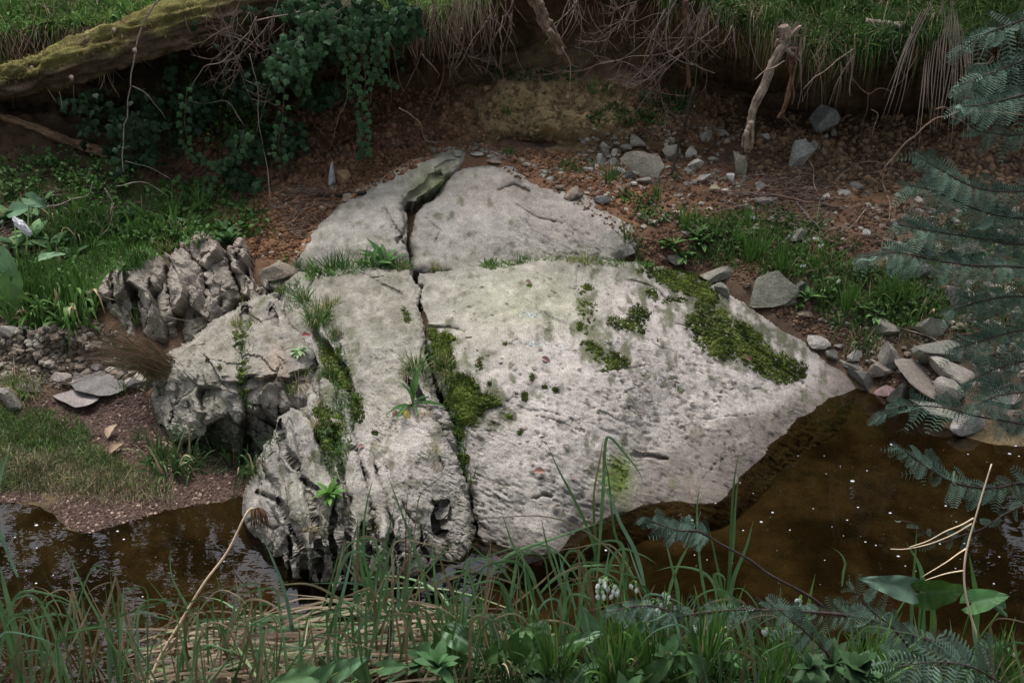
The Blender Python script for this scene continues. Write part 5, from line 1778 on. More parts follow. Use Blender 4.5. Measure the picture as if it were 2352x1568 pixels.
for p, a, b, c, yd, lab in TW:
    wood('bare_twig', p, a, b, c, lab, 'twig', yd, yd + .1, off=.03)
DB = [
    (TC((385, 1222), (560, 1232), (760, 1248), (960, 1285), (1172, 1325)), 4, 3, (.19, .115, .09), 'long reddish fallen branch lying on the right earth slope'),
    (TC((640, 1285), (700, 1282), (775, 1278)), 8, 6, (.20, .17, .15), 'flat grey piece of bark under the long fallen branch'),
    (TC((700, 1225), (820, 1215), (900, 1222)), 3, 2, (.15, .09, .07), 'short brown twig on top of the long fallen branch'),
    (TC((368, 1358), (480, 1325), (600, 1310)), 3, 1.6, (.20, .15, .12), 'twig below the left end of the long fallen branch'),
    (TC((640, 1380), (800, 1405), (930, 1450), (1060, 1500), (1185, 1552)), 2.4, 2, (.20, .14, .11), 'thin branch slanting down right across the earth slope'),
    (TC((900, 1290), (980, 1390), (1040, 1450), (1090, 1470)), 3.4, 2, (.17, .13, .12), 'grey crooked branch below the fallen branches'),
    (TC((1335, 1335), (1280, 1410), (1215, 1475)), 1.8, 1.2, (.32, .27, .21), 'pale straight twig on the bare right earth'),
    (TC((640, 1230), (690, 1200), (730, 1178)), 1.4, 1, PALEW, 'short pale stick above the fallen branch'),
    (TC((1160, 1150), (1230, 1080), (1290, 1040), (1430, 1030)), 2.2, 1.4, (.26, .19, .14), 'curled root lying on the slope below the hollow'),
    (TB((-60, 1245), (60, 1245), (200, 1232), (240, 1225)), 5, 4, (.03, .027, .025), 'charred black stick against the left flank of the ridge'),
    (TF((1250, 560), (1310, 640), (1460, 720), (1560, 780), (1750, 850), (1950, 920)), 1.8, 1.4, (.32, .26, .21), 'long pale twig lying across the right shore stones'),
    (TD((470, 500), (640, 575), (850, 660), (1080, 720), (1260, 765)), 1.6, 1.2, (.20, .18, .14), 'long thin stem crossing in front of the jagged rocks'),
    (TD((0, 635), (120, 655), (250, 660), (340, 690)), 1.8, 1.2, (.14, .10, .08), 'thin dark twig on the left bank above the ledge'),
    (TD((0, 1120), (150, 1105), (300, 1105)), 1.8, 1.2, (.17, .14, .12), 'twig lying by the low stones at the left edge'),
    (TD((200, 1140), (420, 1140), (560, 1105), (700, 1040)), 1.6, 1.0, (.15, .11, .09), 'twig leaning on the long dark flat stone'),
    (TD((1620, 960), (1700, 1000), (1760, 1060), (1850, 1120), (1940, 1210)), 0, 0, None, None),
]
for p, a, b, c, lab in DB:
    if lab:
        wood('fallen_twig', p, a, b, c, lab, 'twig', off=.025)
# fine rootlets under the turf and litter of twigs
acc = Acc()
for i in range(560):
    u = random.choice([random.uniform(880, 1180), random.uniform(1300, 1700), random.uniform(1550, 2352), random.uniform(420, 880), random.uniform(0, 260)])
    v = np.interp(u, [0, 250, 420, 700, 900, 1050, 1300, 1600, 1850, 2100, 2352], [85, 65, 20, 45, 70, 30, -10, 20, 90, 100, 80]) + random.uniform(-30, 30)
    y = random.uniform(5.75, 6.15)
    p = pix(u, v, y)
    L = [p]
    d = np.array([random.uniform(-.5, .5), random.uniform(-.2, .2), -1.0])
    ln = random.choice([.08, .12, .2, .3]) * random.uniform(.6, 1.4) / 5
    for k_ in range(5):
        d = d + np.array([random.uniform(-.6, .6), random.uniform(-.25, .25), random.uniform(-.3, .3)]) * .5
        L.append(L[-1] + d / np.linalg.norm(d) * ln)
    tube(acc, smooth_line(L, 2), [random.uniform(.0015, .0032), .0008], jit(random.choice([REDR, BARK, GRYT, PALEW]), .3), 4, 0, cap=False)
o = acc.build('rootlets', M_WOOD)
tag(o, 'tangle of fine rootlets dangling from the underside of the turf', 'roots', kind='stuff')
acc = Acc()


def twigfan(u, v, y, ang, ln, dep, r):
    a = R(ang)
    p = np.array(pix(u, v, y))
    k = pxm(p)
    L = [p]
    al = a
    for i in range(5):
        al += random.uniform(-.28, .28)
        L.append(L[-1] + np.array([math.cos(al), random.uniform(-.2, .2), math.sin(al)]) * ln / k / 5)
    L = np.array(L)
    tube(acc, smooth_line(L, 2), np.linspace(r, r * .45, 11) / k, jit((.15, .11, .095), .3), 4, 0, cap=False)
    if dep > 0:
        for i in (1, 2, 3, 4):
            if random.random() < .85:
                uu, vv, _ = uv_of(L[i])
                twigfan(float(uu), float(vv), L[i][1] + random.uniform(-.05, .05), math.degrees(al) + random.choice([-1, 1]) * random.uniform(20, 55), ln * random.uniform(.35, .6), dep - 1, r * .6)


for u, v, y, a, ln, r in ((1560, -10, 5.85, -110, 230, 2.4), (1530, 20, 5.85, -130, 200, 2.2), (1610, 30, 5.85, -120, 230, 2.4), (1490, -20, 5.9, -140, 180, 1.8), (1650, 60, 5.9, -150, 240, 2.2), (1580, 100, 5.9, -160, 220, 1.8),
                          (560, -10, 5.6, -110, 200, 1.8), (640, 0, 5.7, -120, 200, 1.6), (500, 10, 5.6, -80, 180, 1.4), (1040, 60, 5.9, -60, 130, 1.4)):
    twigfan(u, v, y, a, ln, 3, r)
o = acc.build('dead_twigs', M_WOOD)
tag(o, 'fan of fine dead twigs hanging over the bank top', 'twigs', kind='stuff')
acc = Acc()
for poly, n, L_ in (([(1700, 410), (1860, 400), (1940, 450), (1900, 560), (1780, 500), (1640, 470)], 150, (.05, .22)), ([(620, 430), (760, 430), (760, 470), (700, 560), (640, 500)], 120, (.04, .16)), ([(60, 440), (260, 430), (260, 480), (120, 520)], 120, (.04, .2)),
                    ([(1900, 480), (2150, 480), (2250, 600), (1950, 600)], 120, (.03, .14)), ([(0, 520), (90, 500), (110, 580), (0, 600)], 150, (.04, .12)), ([(1750, 420), (1860, 380), (1900, 480)], 90, (.05, .18))):
    for u, v in in_poly(poly, n):
        p, nn = hit(u, v)
        a = random.uniform(-1.4, 1.4)
        ln = random.uniform(*L_)
        d = np.array([math.cos(a), math.sin(a) * .6, random.uniform(-.25, .35)])
        q = p + np.array([0, -.005, .008])
        tube(acc, [q - d * ln / 2, q + np.array([0, 0, .01]), q + d * ln / 2], [.0022, .0012], jit(random.choice([BARK, GRYT, (.15, .10, .08)]), .35), 4, 0, cap=False)
o = acc.build('twig_litter', M_WOOD)
tag(o, 'litter of small dead twigs lying on the earth slope', 'twigs', kind='stuff')

# ================================================================== IVY
IVC = (.012, .034, .014)
IVL = (.050, .115, .038)


def ivy_colour(n, br):
    k = np.clip(RNG.random((n, 1)) * .8 * br + br * .2, 0, 1)
    return np.array(IVC) * (1 - k) + np.array(IVL) * k


def ivy_pts(poly, n, y0, yv, thr, sc=55, seed=5):
    uv = in_poly(poly, n)
    q = fbm(np.stack([uv[:, 0], uv[:, 1], uv[:, 0] * 0], -1), 1 / sc, 3, seed)
    uv = uv[(q + RNG.uniform(-.2, .25, n)) > thr]
    P = []
    for a, b in uv:
        p, nn = hit(a, b)
        P.append(pix(a, b, min(p[1] - .03, y0 + random.uniform(0, yv))))
    return np.array(P), uv


acc = Acc()
for poly, n, y0, yv, thr, br in (([(430, 30), (640, 0), (900, 0), (905, 60), (830, 140), (720, 300), (640, 390), (520, 400), (470, 330), (330, 260), (380, 160)], 2300, 5.75, .4, .0, .15),
                                 ([(700, -20), (930, -20), (960, 60), (900, 80), (860, 120), (770, 110), (700, 60)], 700, 5.65, .2, -.25, .95),
                                 ([(560, 20), (720, 10), (760, 90), (700, 200), (600, 160)], 500, 5.65, .25, 0.0, .5),
                                 ([(480, 280), (580, 300), (640, 380), (600, 430), (500, 440), (470, 360)], 480, 5.6, .25, -.05, .4),
                                 ([(250, 260), (380, 280), (360, 360), (260, 400)], 260, 5.6, .25, 0, .25),
                                 ([(130, 220), (300, 190), (450, 230), (460, 380), (300, 390), (180, 330)], 520, 5.8, .3, .02, .15),
                                 ([(880, 0), (960, 0), (970, 70), (920, 110), (880, 60)], 150, 5.65, .15, -.1, .7),
                                 ([(860, 100), (930, 120), (920, 210), (870, 200)], 70, 5.7, .2, .05, .4),
                                 ([(690, 60), (860, 120), (800, 240), (700, 260)], 160, 5.8, .2, .0, .3),
                                 ([(630, 280), (700, 270), (710, 350), (640, 360)], 120, 5.7, .2, .0, .4)):
    P, uv = ivy_pts(poly, n, y0, yv, thr)
    m = len(P)
    tp = np.array([0, -.35, -1.0]) + RNG.normal(0, .45, (m, 3))
    nr = np.array([0, -1.0, .55]) + RNG.normal(0, .4, (m, 3))
    stamp(acc, IVY_V, IVY_T, P, frames(tp, nr), RNG.uniform(.020, .046, m), ivy_colour(m, br))
ivr = thing('ivy_curtain', pix(620, 20, 5.9), 'dark curtain of ivy covering the hollow left of the bare bank', 'ivy')
o = acc.build('foliage', M_IVY, ivr, np.array(ivr.location))
o['kind'] = 'stuff'
# nearest, largest leaves one by one
tmpl = mk('leaf', IVY_V, None, IVY_T, (.036, .086, .032), M_IVY, smooth=False)
bpy.data.objects.remove(tmpl, do_unlink=False) if False else None
LEAF_ME = tmpl.data
COL.objects.unlink(tmpl)
P, uv = ivy_pts([(700, -20), (930, -20), (955, 55), (890, 90), (860, 130), (760, 120), (640, 200), (560, 120), (600, 30)], 420, 5.6, .1, -.1)


def put_leaf(me, name, p, tip, nr, size, parent, base):
    o = bpy.data.objects.new(name, me)
    COL.objects.link(o)
    o.parent = parent
    Mx = frames(np.array([tip]), np.array([nr]))[0]
    m4 = Matrix(Mx.tolist()).to_4x4()
    o.matrix_local = Matrix.Translation(Vector((np.asarray(p) - base).tolist())) @ m4 @ Matrix.Scale(size, 4)
    return o


ib = np.array(ivr.location)
for p in P[:280]:
    put_leaf(LEAF_ME, 'leaf', p, np.array([0, -.35, -1.0]) + RNG.normal(0, .4, 3), np.array([0, -1.0, .55]) + RNG.normal(0, .35, 3), random.uniform(.028, .050), ivr, ib)
IVS = [([(835, 60), (828, 120), (840, 180), (832, 240), (838, 300), (835, 362)], 62, 'longest ivy strand hanging to the red earth at centre left'),
       ([(862, 80), (870, 140), (882, 180), (912, 192)], 22, 'short ivy strand curving right beside the longest strand'),
       ([(790, 60), (800, 130), (812, 180), (814, 225)], 22, 'ivy strand hanging just left of the longest strand'),
       ([(735, 110), (715, 150), (700, 190), (692, 215)], 22, 'bright ivy strand ending above the dark earth hollow'),
       ([(655, 150), (650, 260), (640, 330), (650, 380)], 22, 'ivy strand trailing along the left side of the red earth'),
       ([(560, 300), (545, 350), (505, 372), (480, 420), (478, 450)], 34, 'ivy strand trailing onto the left bank weeds'),
       ([(430, 200), (425, 290), (445, 350), (500, 380)], 24, 'ivy strand in the dark left of the green leafy patch'),
       ([(880, 70), (878, 110), (868, 150)], 16, 'short ivy strand just right of the longest strand top')]
for pts, n, lab in IVS:
    L = line3(pts, 5.62, 5.72, .05, 6)
    rt = thing('ivy_strand', L[0], lab, 'ivy', 'ivy strands hanging over the bank')
    b = np.array(rt.location)
    a = Acc()
    tube(a, L, .0022, (.12, .09, .06), 4, 0)
    stm = a.build('stem', M_WOOD, rt, b)
    for k_ in range(n):
        q = L[int(k_ / n * (len(L) - 1))] * (1 - (k_ / n * (len(L) - 1)) % 1) + L[min(len(L) - 1, int(k_ / n * (len(L) - 1)) + 1)] * ((k_ / n * (len(L) - 1)) % 1)
        sd_ = (-1) ** k_
        q = q + np.array([sd_ * random.uniform(.003, .028), -.01 - random.uniform(0, .02), random.uniform(-.01, .01)])
        put_leaf(LEAF_ME, 'leaf', q, (sd_ * random.uniform(.1, 1), -.3, -random.uniform(.5, 1)), (random.uniform(-.4, .4), -1, random.uniform(.2, .9)), random.uniform(.022, .038), stm, b)

# ================================================================== GRASS TUFTS AND LEAFY PLANTS
def tuft_mesh(name, n, L, W, col, spread=.5, droop=.5, segs=4, r=.02, dry=.12, link=False, lean=(0, 0), mat=None):
    acc = Acc()
    a = RNG.uniform(0, 6.28, n)
    rr = r * np.sqrt(RNG.random(n))
    base = np.stack([rr * np.cos(a), rr * np.sin(a), -.01 + a * 0], 1)
    tl = np.abs(RNG.normal(0, spread, n))
    a2 = a + RNG.normal(0, .5, n)
    d = np.stack([np.cos(a2) * tl + lean[0], np.sin(a2) * tl + lean[1], np.ones(n)], 1)
    C = jit(col, .35, n)
    dm = RNG.random(n) < dry
    C[dm] = jit((.30, .24, .15), .3, int(dm.sum()))
    fc = np.stack([RNG.normal(0, .8, n), -np.ones(n), RNG.normal(.2, .5, n)], 1)
    blades(acc, base, d, RNG.uniform(*L, n), W * RNG.uniform(.7, 1.2, n), RNG.uniform(.2, 1, n) * droop * (1 + tl), C, segs, fc)
    return mk(name, np.concatenate(acc.V), np.concatenate(acc.Q) if acc.Q else None, np.concatenate(acc.T), np.concatenate(acc.C), mat or M_GRASS, link=link).data


TF_ = {
    'fine': [tuft_mesh('grass_tuft', 150, (.08, .20), .0028, (.055, .11, .028), .45, .7, r=.03, dry=.25) for _ in range(2)],
    'pale': [tuft_mesh('grass_tuft', 90, (.06, .13), .0026, (.16, .19, .06), .8, .6, r=.02, dry=.3) for _ in range(2)],
    'spiky': [tuft_mesh('grass_tuft', 34, (.08, .18), .0045, (.05, .10, .028), .45, .35, r=.02, dry=.08) for _ in range(2)],
    'strap': [tuft_mesh('grass_tuft', 46, (.14, .28), .0075, (.050, .085, .030), .6, 1.0, segs=6, r=.03, dry=.12) for _ in range(2)],
    'upright': [tuft_mesh('grass_tuft', 42, (.12, .26), .0065, (.065, .135, .030), .26, .35, segs=5, r=.028, dry=.05) for _ in range(3)],
    'broad': [tuft_mesh('grass_tuft', 44, (.07, .15), .010, (.070, .135, .035), .6, .7, segs=4, r=.045, dry=.06) for _ in range(3)],
    'mini': [tuft_mesh('grass_tuft', 26, (.03, .07), .003, (.07, .13, .03), .7, .4, r=.012, dry=.15) for _ in range(2)],
    'dry': [tuft_mesh('grass_tuft', 70, (.07, .16), .0028, (.24, .20, .13), .8, 1.0, r=.025, dry=.6) for _ in range(2)],
}
TREF = {'fine': .17, 'pale': .11, 'spiky': .15, 'strap': .19, 'upright': .22, 'broad': .12, 'mini': .055, 'dry': .13}


def tuft(u, v, size, kind, label, group=None, tilt=None, dy=0):
    """u, v: foot of the tuft; size: how tall it looks"""
    p, n = hit(u, v)
    me = random.choice(TF_[kind])
    o = bpy.data.objects.new('grass_tuft', me)
    COL.objects.link(o)
    o.location = [float(p[0]), float(p[1] - dy), float(p[2])]
    s = size / pxm(p) / TREF[kind] * 1.3
    o.scale = (s, s, s)
    o.rotation_euler = (tilt or (random.uniform(0, .25), random.uniform(-.15, .15))) + (random.uniform(0, 6.28),) if tilt is None else (tilt[0], tilt[1], random.uniform(-.3, .3))
    return tag(o, label, 'grass', group)


TL = [
    (728, 740, 95, 'fine', 'largest grass tuft, at the top of the left slab fissures'), (700, 690, 55, 'spiky', 'spiky tuft between the left boulder and the left slab'), (745, 728, 60, 'fine', 'tuft overlapping the right side of the largest fissure tuft'),
    (735, 628, 55, 'broad', 'bright tuft at the left end of the crack below the ridge'), (765, 620, 60, 'spiky', 'thin upright blades in the crack left of the dock leaves'), (790, 615, 55, 'spiky', 'spiky tuft just left of the dock leaves'), (835, 612, 50, 'spiky', 'tuft touching the left side of the dock leaves'),
    (715, 622, 48, 'fine', 'tuft at the foot of the ridge slab, far left of the crack'), (1348, 603, 48, 'pale', 'pale yellowish tuft at the top edge of the main slab'), (1310, 600, 30, 'pale', 'small pale tuft left of the yellowish tuft at the slab top'),
    (1440, 552, 58, 'spiky', 'thin dark upright tuft on the right end of the upper slab'), (1462, 590, 50, 'spiky', 'upright tuft beside the grey stone on the slab corner'), (1478, 612, 35, 'broad', 'small leafy tuft below the grey corner stone'),
    (955, 850, 78, 'fine', 'grey-green tuft on the left rim of the main crack'), (940, 858, 48, 'dry', 'dead grass hanging below the grey-green tuft'), (1012, 845, 72, 'fine', 'tuft growing through moss right of the main crack'),
    (755, 860, 52, 'fine', 'bright tuft in the mossy fissure below the largest tuft'), (775, 885, 38, 'fine', 'low tuft at the lower end of the bright fissure moss'), (745, 985, 58, 'fine', 'tuft on top of the fissure moss in the middle of the left slab'),
    (725, 975, 40, 'dry', 'drooping dead tuft left of the middle fissure moss'), (1070, 1090, 58, 'spiky', 'dark spiky tuft in the lower main crack'), (1078, 1100, 46, 'strap', 'drooping blades below the spiky tuft in the lower crack'),
    (992, 1035, 46, 'pale', 'pale drooping tuft on the rib left of the main crack'), (1000, 1070, 30, 'dry', 'dead wisp below the pale drooping tuft'), (855, 1215, 44, 'pale', 'thin pale tuft low in the fissures near the water'),
    (553, 690, 38, 'pale', 'yellow-green tuft on top of the left boulder'), (545, 745, 36, 'pale', 'small yellow-green tuft on the face of the left boulder'), (582, 745, 26, 'mini', 'tiny tuft in the upright crack of the left boulder'),
    (690, 885, 52, 'dry', 'pale drying tuft in the joint right of the left boulder'), (672, 900, 42, 'fine', 'small tuft low in the joint right of the left boulder'), (1195, 603, 34, 'spiky', 'small tuft in the middle of the top crack'),
    (1000, 618, 30, 'pale', 'bright short tuft at the left end of the main slab top'), (1020, 620, 26, 'mini', 'tiny bright tuft beside the short tuft at the slab top'), (1128, 612, 34, 'broad', 'small leafy tuft in the crack above the main slab'),
    (800, 1180, 22, 'mini', 'tiny tuft beside the green rosette on the left slab'), (712, 1215, 40, 'dry', 'dead wisp hanging beneath the green rosette'), (775, 770, 44, 'fine', 'small tuft on the shoulder right of the largest fissure tuft'), (700, 858, 40, 'fine', 'small tuft beside the pale drying tuft'), (742, 925, 42, 'dry', 'dry wisp between the two mossy fissures'), (785, 1040, 46, 'fine', 'low tuft below the middle fissure moss'),
    (735, 1065, 34, 'spiky', 'dark little tuft in the fissure above the green rosette'), (985, 815, 46, 'fine', 'tuft filling the crack just above the grey-green tuft'), (1030, 865, 44, 'pale', 'pale blades at the lower end of the crack moss'), (975, 945, 40, 'dry', 'dead wisp right of the dock plant'),
    (650, 672, 44, 'fine', 'tuft behind the top of the left boulder'), (762, 700, 46, 'pale', 'thin pale tuft at the top of the left slab'), (1050, 1000, 36, 'fine', 'tuft in the moss below the thick cushion'), (822, 905, 26, 'mini', 'tiny tuft in the right fissure of the left slab'), (560, 905, 34, 'fine', 'tuft low in the upright crack of the left boulder'),
    (890, 605, 34, 'fine', 'fine grass behind the upright dock leaves'), (925, 618, 30, 'pale', 'short pale grass right of the upright dock leaves'), (660, 615, 44, 'spiky', 'dark tuft left of the ridge foot'), (688, 612, 30, 'spiky', 'small dark tuft against the ridge foot'),
    # left shore
    (388, 1085, 120, 'strap', 'big drooping tuft hanging to the water left of the outcrop'), (360, 1060, 80, 'strap', 'tuft of drooping blades on the left side of the big one'), (435, 1070, 85, 'strap', 'tuft of drooping blades right of the big one'),
    (545, 1075, 90, 'strap', 'tuft in the shadow under the left boulder'), (590, 1085, 80, 'strap', 'rightmost tuft under the left boulder'), (500, 1040, 70, 'spiky', 'dark tuft under the undercut lip of the left boulder'),
    (72, 905, 85, 'fine', 'fresh tuft in front of the pale ledge at far left'), (30, 890, 75, 'fine', 'tuft at the left frame edge in front of the ledge'), (50, 915, 60, 'dry', 'dead drooping grass below the far left tufts'), (10, 905, 60, 'dry', 'dead grass at the left frame edge'),
    (285, 900, 38, 'spiky', 'thin tuft on the long dark flat stone'), (318, 1010, 40, 'spiky', 'small tuft on the right of the gravel bar'), (240, 1060, 40, 'spiky', 'thin tuft at the end of the gravel bar'),
    (310, 615, 60, 'spiky', 'thin tuft on top of the jagged rocks at left'), (378, 575, 55, 'pale', 'flowering tuft behind the gap in the jagged rocks'), (315, 745, 60, 'spiky', 'thin grass in front of the left jagged block'),
    (290, 590, 40, 'broad', 'broad leaved tuft behind the left jagged block'), (460, 480, 55, 'upright', 'dark upright tuft behind the jagged rocks'), (395, 505, 70, 'upright', 'upright leafy tuft on the slope behind the jagged rocks'), (230, 520, 65, 'upright', 'tall tuft at the edge of the bright grass'),
    # right bank
    (1945, 705, 75, 'upright', 'upright tuft alone on the lower right slope'), (1930, 745, 60, 'strap', 'drooping tuft just above the shore stones'), (1980, 795, 70, 'strap', 'dark straggling tuft touching the pale ridged shore stone'), (2020, 800, 45, 'dry', 'dead tuft on the grey stone above the shore'),
    (1800, 630, 85, 'upright', 'tall dock-like tuft behind the big angular stone'), (1770, 622, 45, 'broad', 'low leafy tuft behind the big angular stone'), (1842, 625, 45, 'broad', 'leafy tuft right of the tall dock-like tuft'), (2060, 690, 90, 'upright', 'tallest bright tuft on the right slope'),
    (2030, 685, 60, 'upright', 'tuft left of the tallest bright tuft'), (2085, 695, 60, 'upright', 'tuft right of the tallest bright tuft'), (2125, 705, 55, 'broad', 'leafy tuft near the pale green-grey stone'), (1735, 590, 90, 'upright', 'tall thin tuft on the slope below the fallen twigs'),
    (1720, 600, 50, 'upright', 'tuft at the foot of the tall thin tuft'), (1570, 525, 60, 'upright', 'bright tuft at the left end of the weedy strip'), (1590, 508, 45, 'broad', 'leafy tuft beside the bright tuft of the weedy strip'), (1690, 560, 50, 'upright', 'tuft in the middle of the weedy strip'),
    (1668, 590, 40, 'spiky', 'thin tuft in the weedy strip'), (1716, 520, 50, 'upright', 'tuft just below the long fallen branch'), (1400, 420, 60, 'spiky', 'thin grass left of the flat grey stone under the bank'), (1550, 410, 28, 'spiky', 'thin tuft at the foot of the rubble'),
    (1510, 455, 40, 'upright', 'tuft on the red earth under the rubble'), (1360, 215, 46, 'upright', 'bright tuft high on the bank beside the white rootlet'), (1385, 205, 30, 'broad', 'low tuft right of the bright tuft high on the bank'), (1165, 260, 40, 'spiky', 'small dark tuft on the yellow clay'),
    (1560, 250, 60, 'strap', 'drooping grass at the right of the green bank patch'), (1520, 270, 40, 'dry', 'dead drooping grass below the green bank patch'), (2240, 560, 50, 'broad', 'grass behind the feathery branches'), (2210, 590, 60, 'strap', 'drooping grass behind the feathery branches'),
    (1880, 700, 45, 'spiky', 'thin grass right of the cream stone'), (1835, 700, 28, 'broad', 'small weed under the big angular stone'), (1660, 675, 24, 'mini', 'tiny weed beside the small tilted stone'), (1170, 358, 30, 'spiky', 'small grass above the upper slab'),
]
for u, v, s, k_, lab in TL:
    tuft(u, v, s, k_, lab)
# left bank broad grass mass, all alike
for i, (u, v) in enumerate(in_poly([(30, 600), (110, 600), (215, 640), (225, 700), (150, 720), (60, 700), (20, 660)], 40)):
    tuft(u, v + 30, random.uniform(60, 105), random.choice(['broad', 'broad', 'upright']), 'leafy bright grass clump of the dense patch left of the jagged rocks', 'clumps of the dense grass patch left of the jagged rocks')
for i, (u, v) in enumerate(in_poly([(0, 470), (150, 480), (420, 500), (520, 560), (330, 560), (100, 560)], 26)):
    tuft(u, v + 10, random.uniform(45, 90), random.choice(['broad', 'upright', 'strap']), 'small green clump scattered on the left bank slope', 'small clumps on the left bank slope')
for i, (u, v) in enumerate(in_poly([(1620, 510), (1850, 500), (2150, 640), (2150, 740), (1950, 700), (1700, 610)], 46)):
    tuft(u, v + 10, random.uniform(22, 55), random.choice(['broad', 'upright', 'spiky', 'mini', 'strap']), 'small green clump scattered over the right slope', 'small clumps on the right slope')
for i, (u, v) in enumerate(in_poly([(20, 20), (380, 0), (300, 40), (100, 60), (0, 70)], 22)):
    tuft(u, v, random.uniform(25, 60), random.choice(['broad', 'strap', 'dry']), 'clump of turf grass above the mossy log', 'turf clumps above the mossy log')
for i, (u, v) in enumerate(in_poly([(1620, 0), (2180, 0), (2100, 80), (1900, 110), (1750, 60)], 34)):
    tuft(u, v, random.uniform(25, 70), random.choice(['broad', 'upright', 'strap', 'strap', 'dry']), 'clump of turf grass on the bank top at right', 'turf clumps on the bank top at right')

# hanging dead grass
def hang_grass(poly, n, L, W, label, lean=(0, 0), y=5.75, col=(.22, .16, .12), droop=.2):
    uv = in_poly(poly, n)
    P = np.array([pix(a, b, y + random.uniform(-.06, .12)) for a, b in uv])
    d = np.array([lean[0], -.12, -1.0]) + RNG.normal(0, .38, (n, 3))
    acc = Acc()
    blades(acc, P, d, RNG.uniform(L[0] * .4, L[1] * 1.1, n), W, RNG.uniform(0, .9, n), jit(col, .4, n), 4, np.stack([RNG.normal(0, .6, n), -np.ones(n), RNG.normal(0, .3, n)], 1))
    b = P.mean(0)
    o = acc.build('dead_grass', M_DRY, base=b)
    o.location = b
    return tag(o, label, 'dead grass')


hang_grass([(940, -5), (1060, -20), (1070, 20), (960, 40)], 80, (.08, .24), .0030, 'fringe of dead grass hanging over the bank at top centre', (-.1, 0))
hang_grass([(1040, -25), (1130, -30), (1130, 10), (1060, 20)], 55, (.08, .22), .0030, 'right part of the dead grass fringe at top centre', (.05, 0))
hang_grass([(1850, 110), (1970, 120), (1960, 160), (1860, 150)], 18, (.10, .26), .0035, 'wisps of dead grass under the turf right of the bleached root', (-.1, 0))
hang_grass([(1780, 40), (1850, 40), (1850, 100), (1790, 90)], 60, (.06, .16), .0035, 'frayed dead grass around the top of the bleached root', (-.2, 0))
hang_grass([(120, 60), (240, 50), (240, 90), (140, 90)], 60, (.05, .16), .003, 'dead grass under the turf above the mossy log', (0, 0), y=5.9, col=(.2, .15, .10))
hang_grass([(1560, 0), (1640, 0), (1650, 50), (1580, 40)], 34, (.08, .24), .0028, 'thin dead grass among the roots at top centre-right', (-.3, 0))
SH = [((1635, 215), (1560, 400), (1500, 600), (1438, 775)), ((1660, 190), (1600, 420), (1560, 600), (1500, 800)), ((1700, 60), (1600, 280), (1540, 430), (1450, 640)), ((1760, 0), (1680, 160), (1590, 330), (1530, 480)),
      ((1780, 260), (1750, 450), (1740, 600), (1750, 760)), ((1810, 220), (1790, 450), (1760, 700), (1750, 900)), ((1850, 180), (1830, 400), (1810, 640), (1790, 850)), ((1860, 150), (1880, 380), (1830, 640), (1800, 720)),
      ((1900, 150), (1900, 400), (1880, 700), (1860, 930)), ((1920, 140), (1930, 400), (1920, 600), (1900, 800)), ((1935, 150), (1950, 350), (1960, 560), (1930, 700)), ((1950, 200), (1980, 400), (1960, 560), (1930, 710)),
      ((1960, 230), (1990, 400), (1960, 640), (1910, 760)), ((1975, 260), (1985, 500), (1975, 700), (1960, 950)), ((1990, 280), (1998, 450), (1990, 600), (1985, 760)), ((1720, 380), (1700, 560), (1680, 720), (1650, 960)),
      ((1740, 330), (1720, 480), (1710, 600), (1700, 700)), ((1880, 60), (1840, 250), (1820, 400), (1800, 500)), ((1820, 0), (1830, 150), (1790, 300), (1770, 430)), ((1880, 0), (1890, 150), (1870, 400), (1840, 600)),
      ((1910, 60), (1915, 250), (1905, 500), (1905, 700)), ((2010, 330), (2010, 500), (2000, 650), (1990, 800)), ((2150, 360), (2120, 400), (2050, 410), (1990, 440))]
rt = thing('dead_grass_sheaf', pix(2190, 60, 5.7), 'sheaf of long pale dead stalks hanging from the turf at upper right', 'dead grass')
b = np.array(rt.location)
for p in SH:
    L = line3(TC(*p), 5.55, 5.65, .05, 4)
    for k_ in range(2):
        a = Acc()
        ribbon(a, L + np.array([k_ * .012, -.01 * k_, 0]) * np.linspace(.6, 1.5, len(L))[:, None], random.uniform(.004, .0065), jit((.36, .29, .25), .2), .2)
        a.build('stalk', M_DRY, rt, b)

# rush tussock
rt = thing('rush_tussock', hit(395, 880)[0], 'reddish brown rush tussock fanning left beside the left boulder', 'rushes')
b = np.array(rt.location)
a = Acc()
base0 = np.array(pix(395, 835, 4.28))
for i in range(330):
    tu = random.uniform(150, 330)
    tv = np.interp(tu, [150, 330], [random.uniform(742, 845), random.uniform(742, 850)])
    tip = pix(tu, tv, random.uniform(4.0, 4.45))
    bb = base0 + np.array([random.uniform(-.10, .04), random.uniform(-.05, .05), random.uniform(-.10, .02)])
    mid = bb * .5 + tip * .5 + np.array([0, 0, random.uniform(.0, .05)])
    ribbon(a, smooth_line([bb, mid, tip], 3), .0028, jit(random.choice([(.18, .11, .07), (.22, .15, .10), (.08, .08, .035)]), .3), .2)
o = a.build('stems', M_DRY, rt, b)
o['kind'] = 'stuff'
a = Acc()
for i in range(120):
    bb = base0 + np.array([random.uniform(-.10, .05), random.uniform(-.05, .05), random.uniform(-.10, .0)])
    tip = bb + np.array([random.uniform(-.12, .05), -.05, random.uniform(-.12, .06)])
    ribbon(a, smooth_line([bb, bb * .5 + tip * .5 + [0, 0, .03], tip], 3), .003, jit((.06, .07, .025), .3), .2)
o = a.build('green_blades', M_GRASS, rt, b)
o['kind'] = 'stuff'


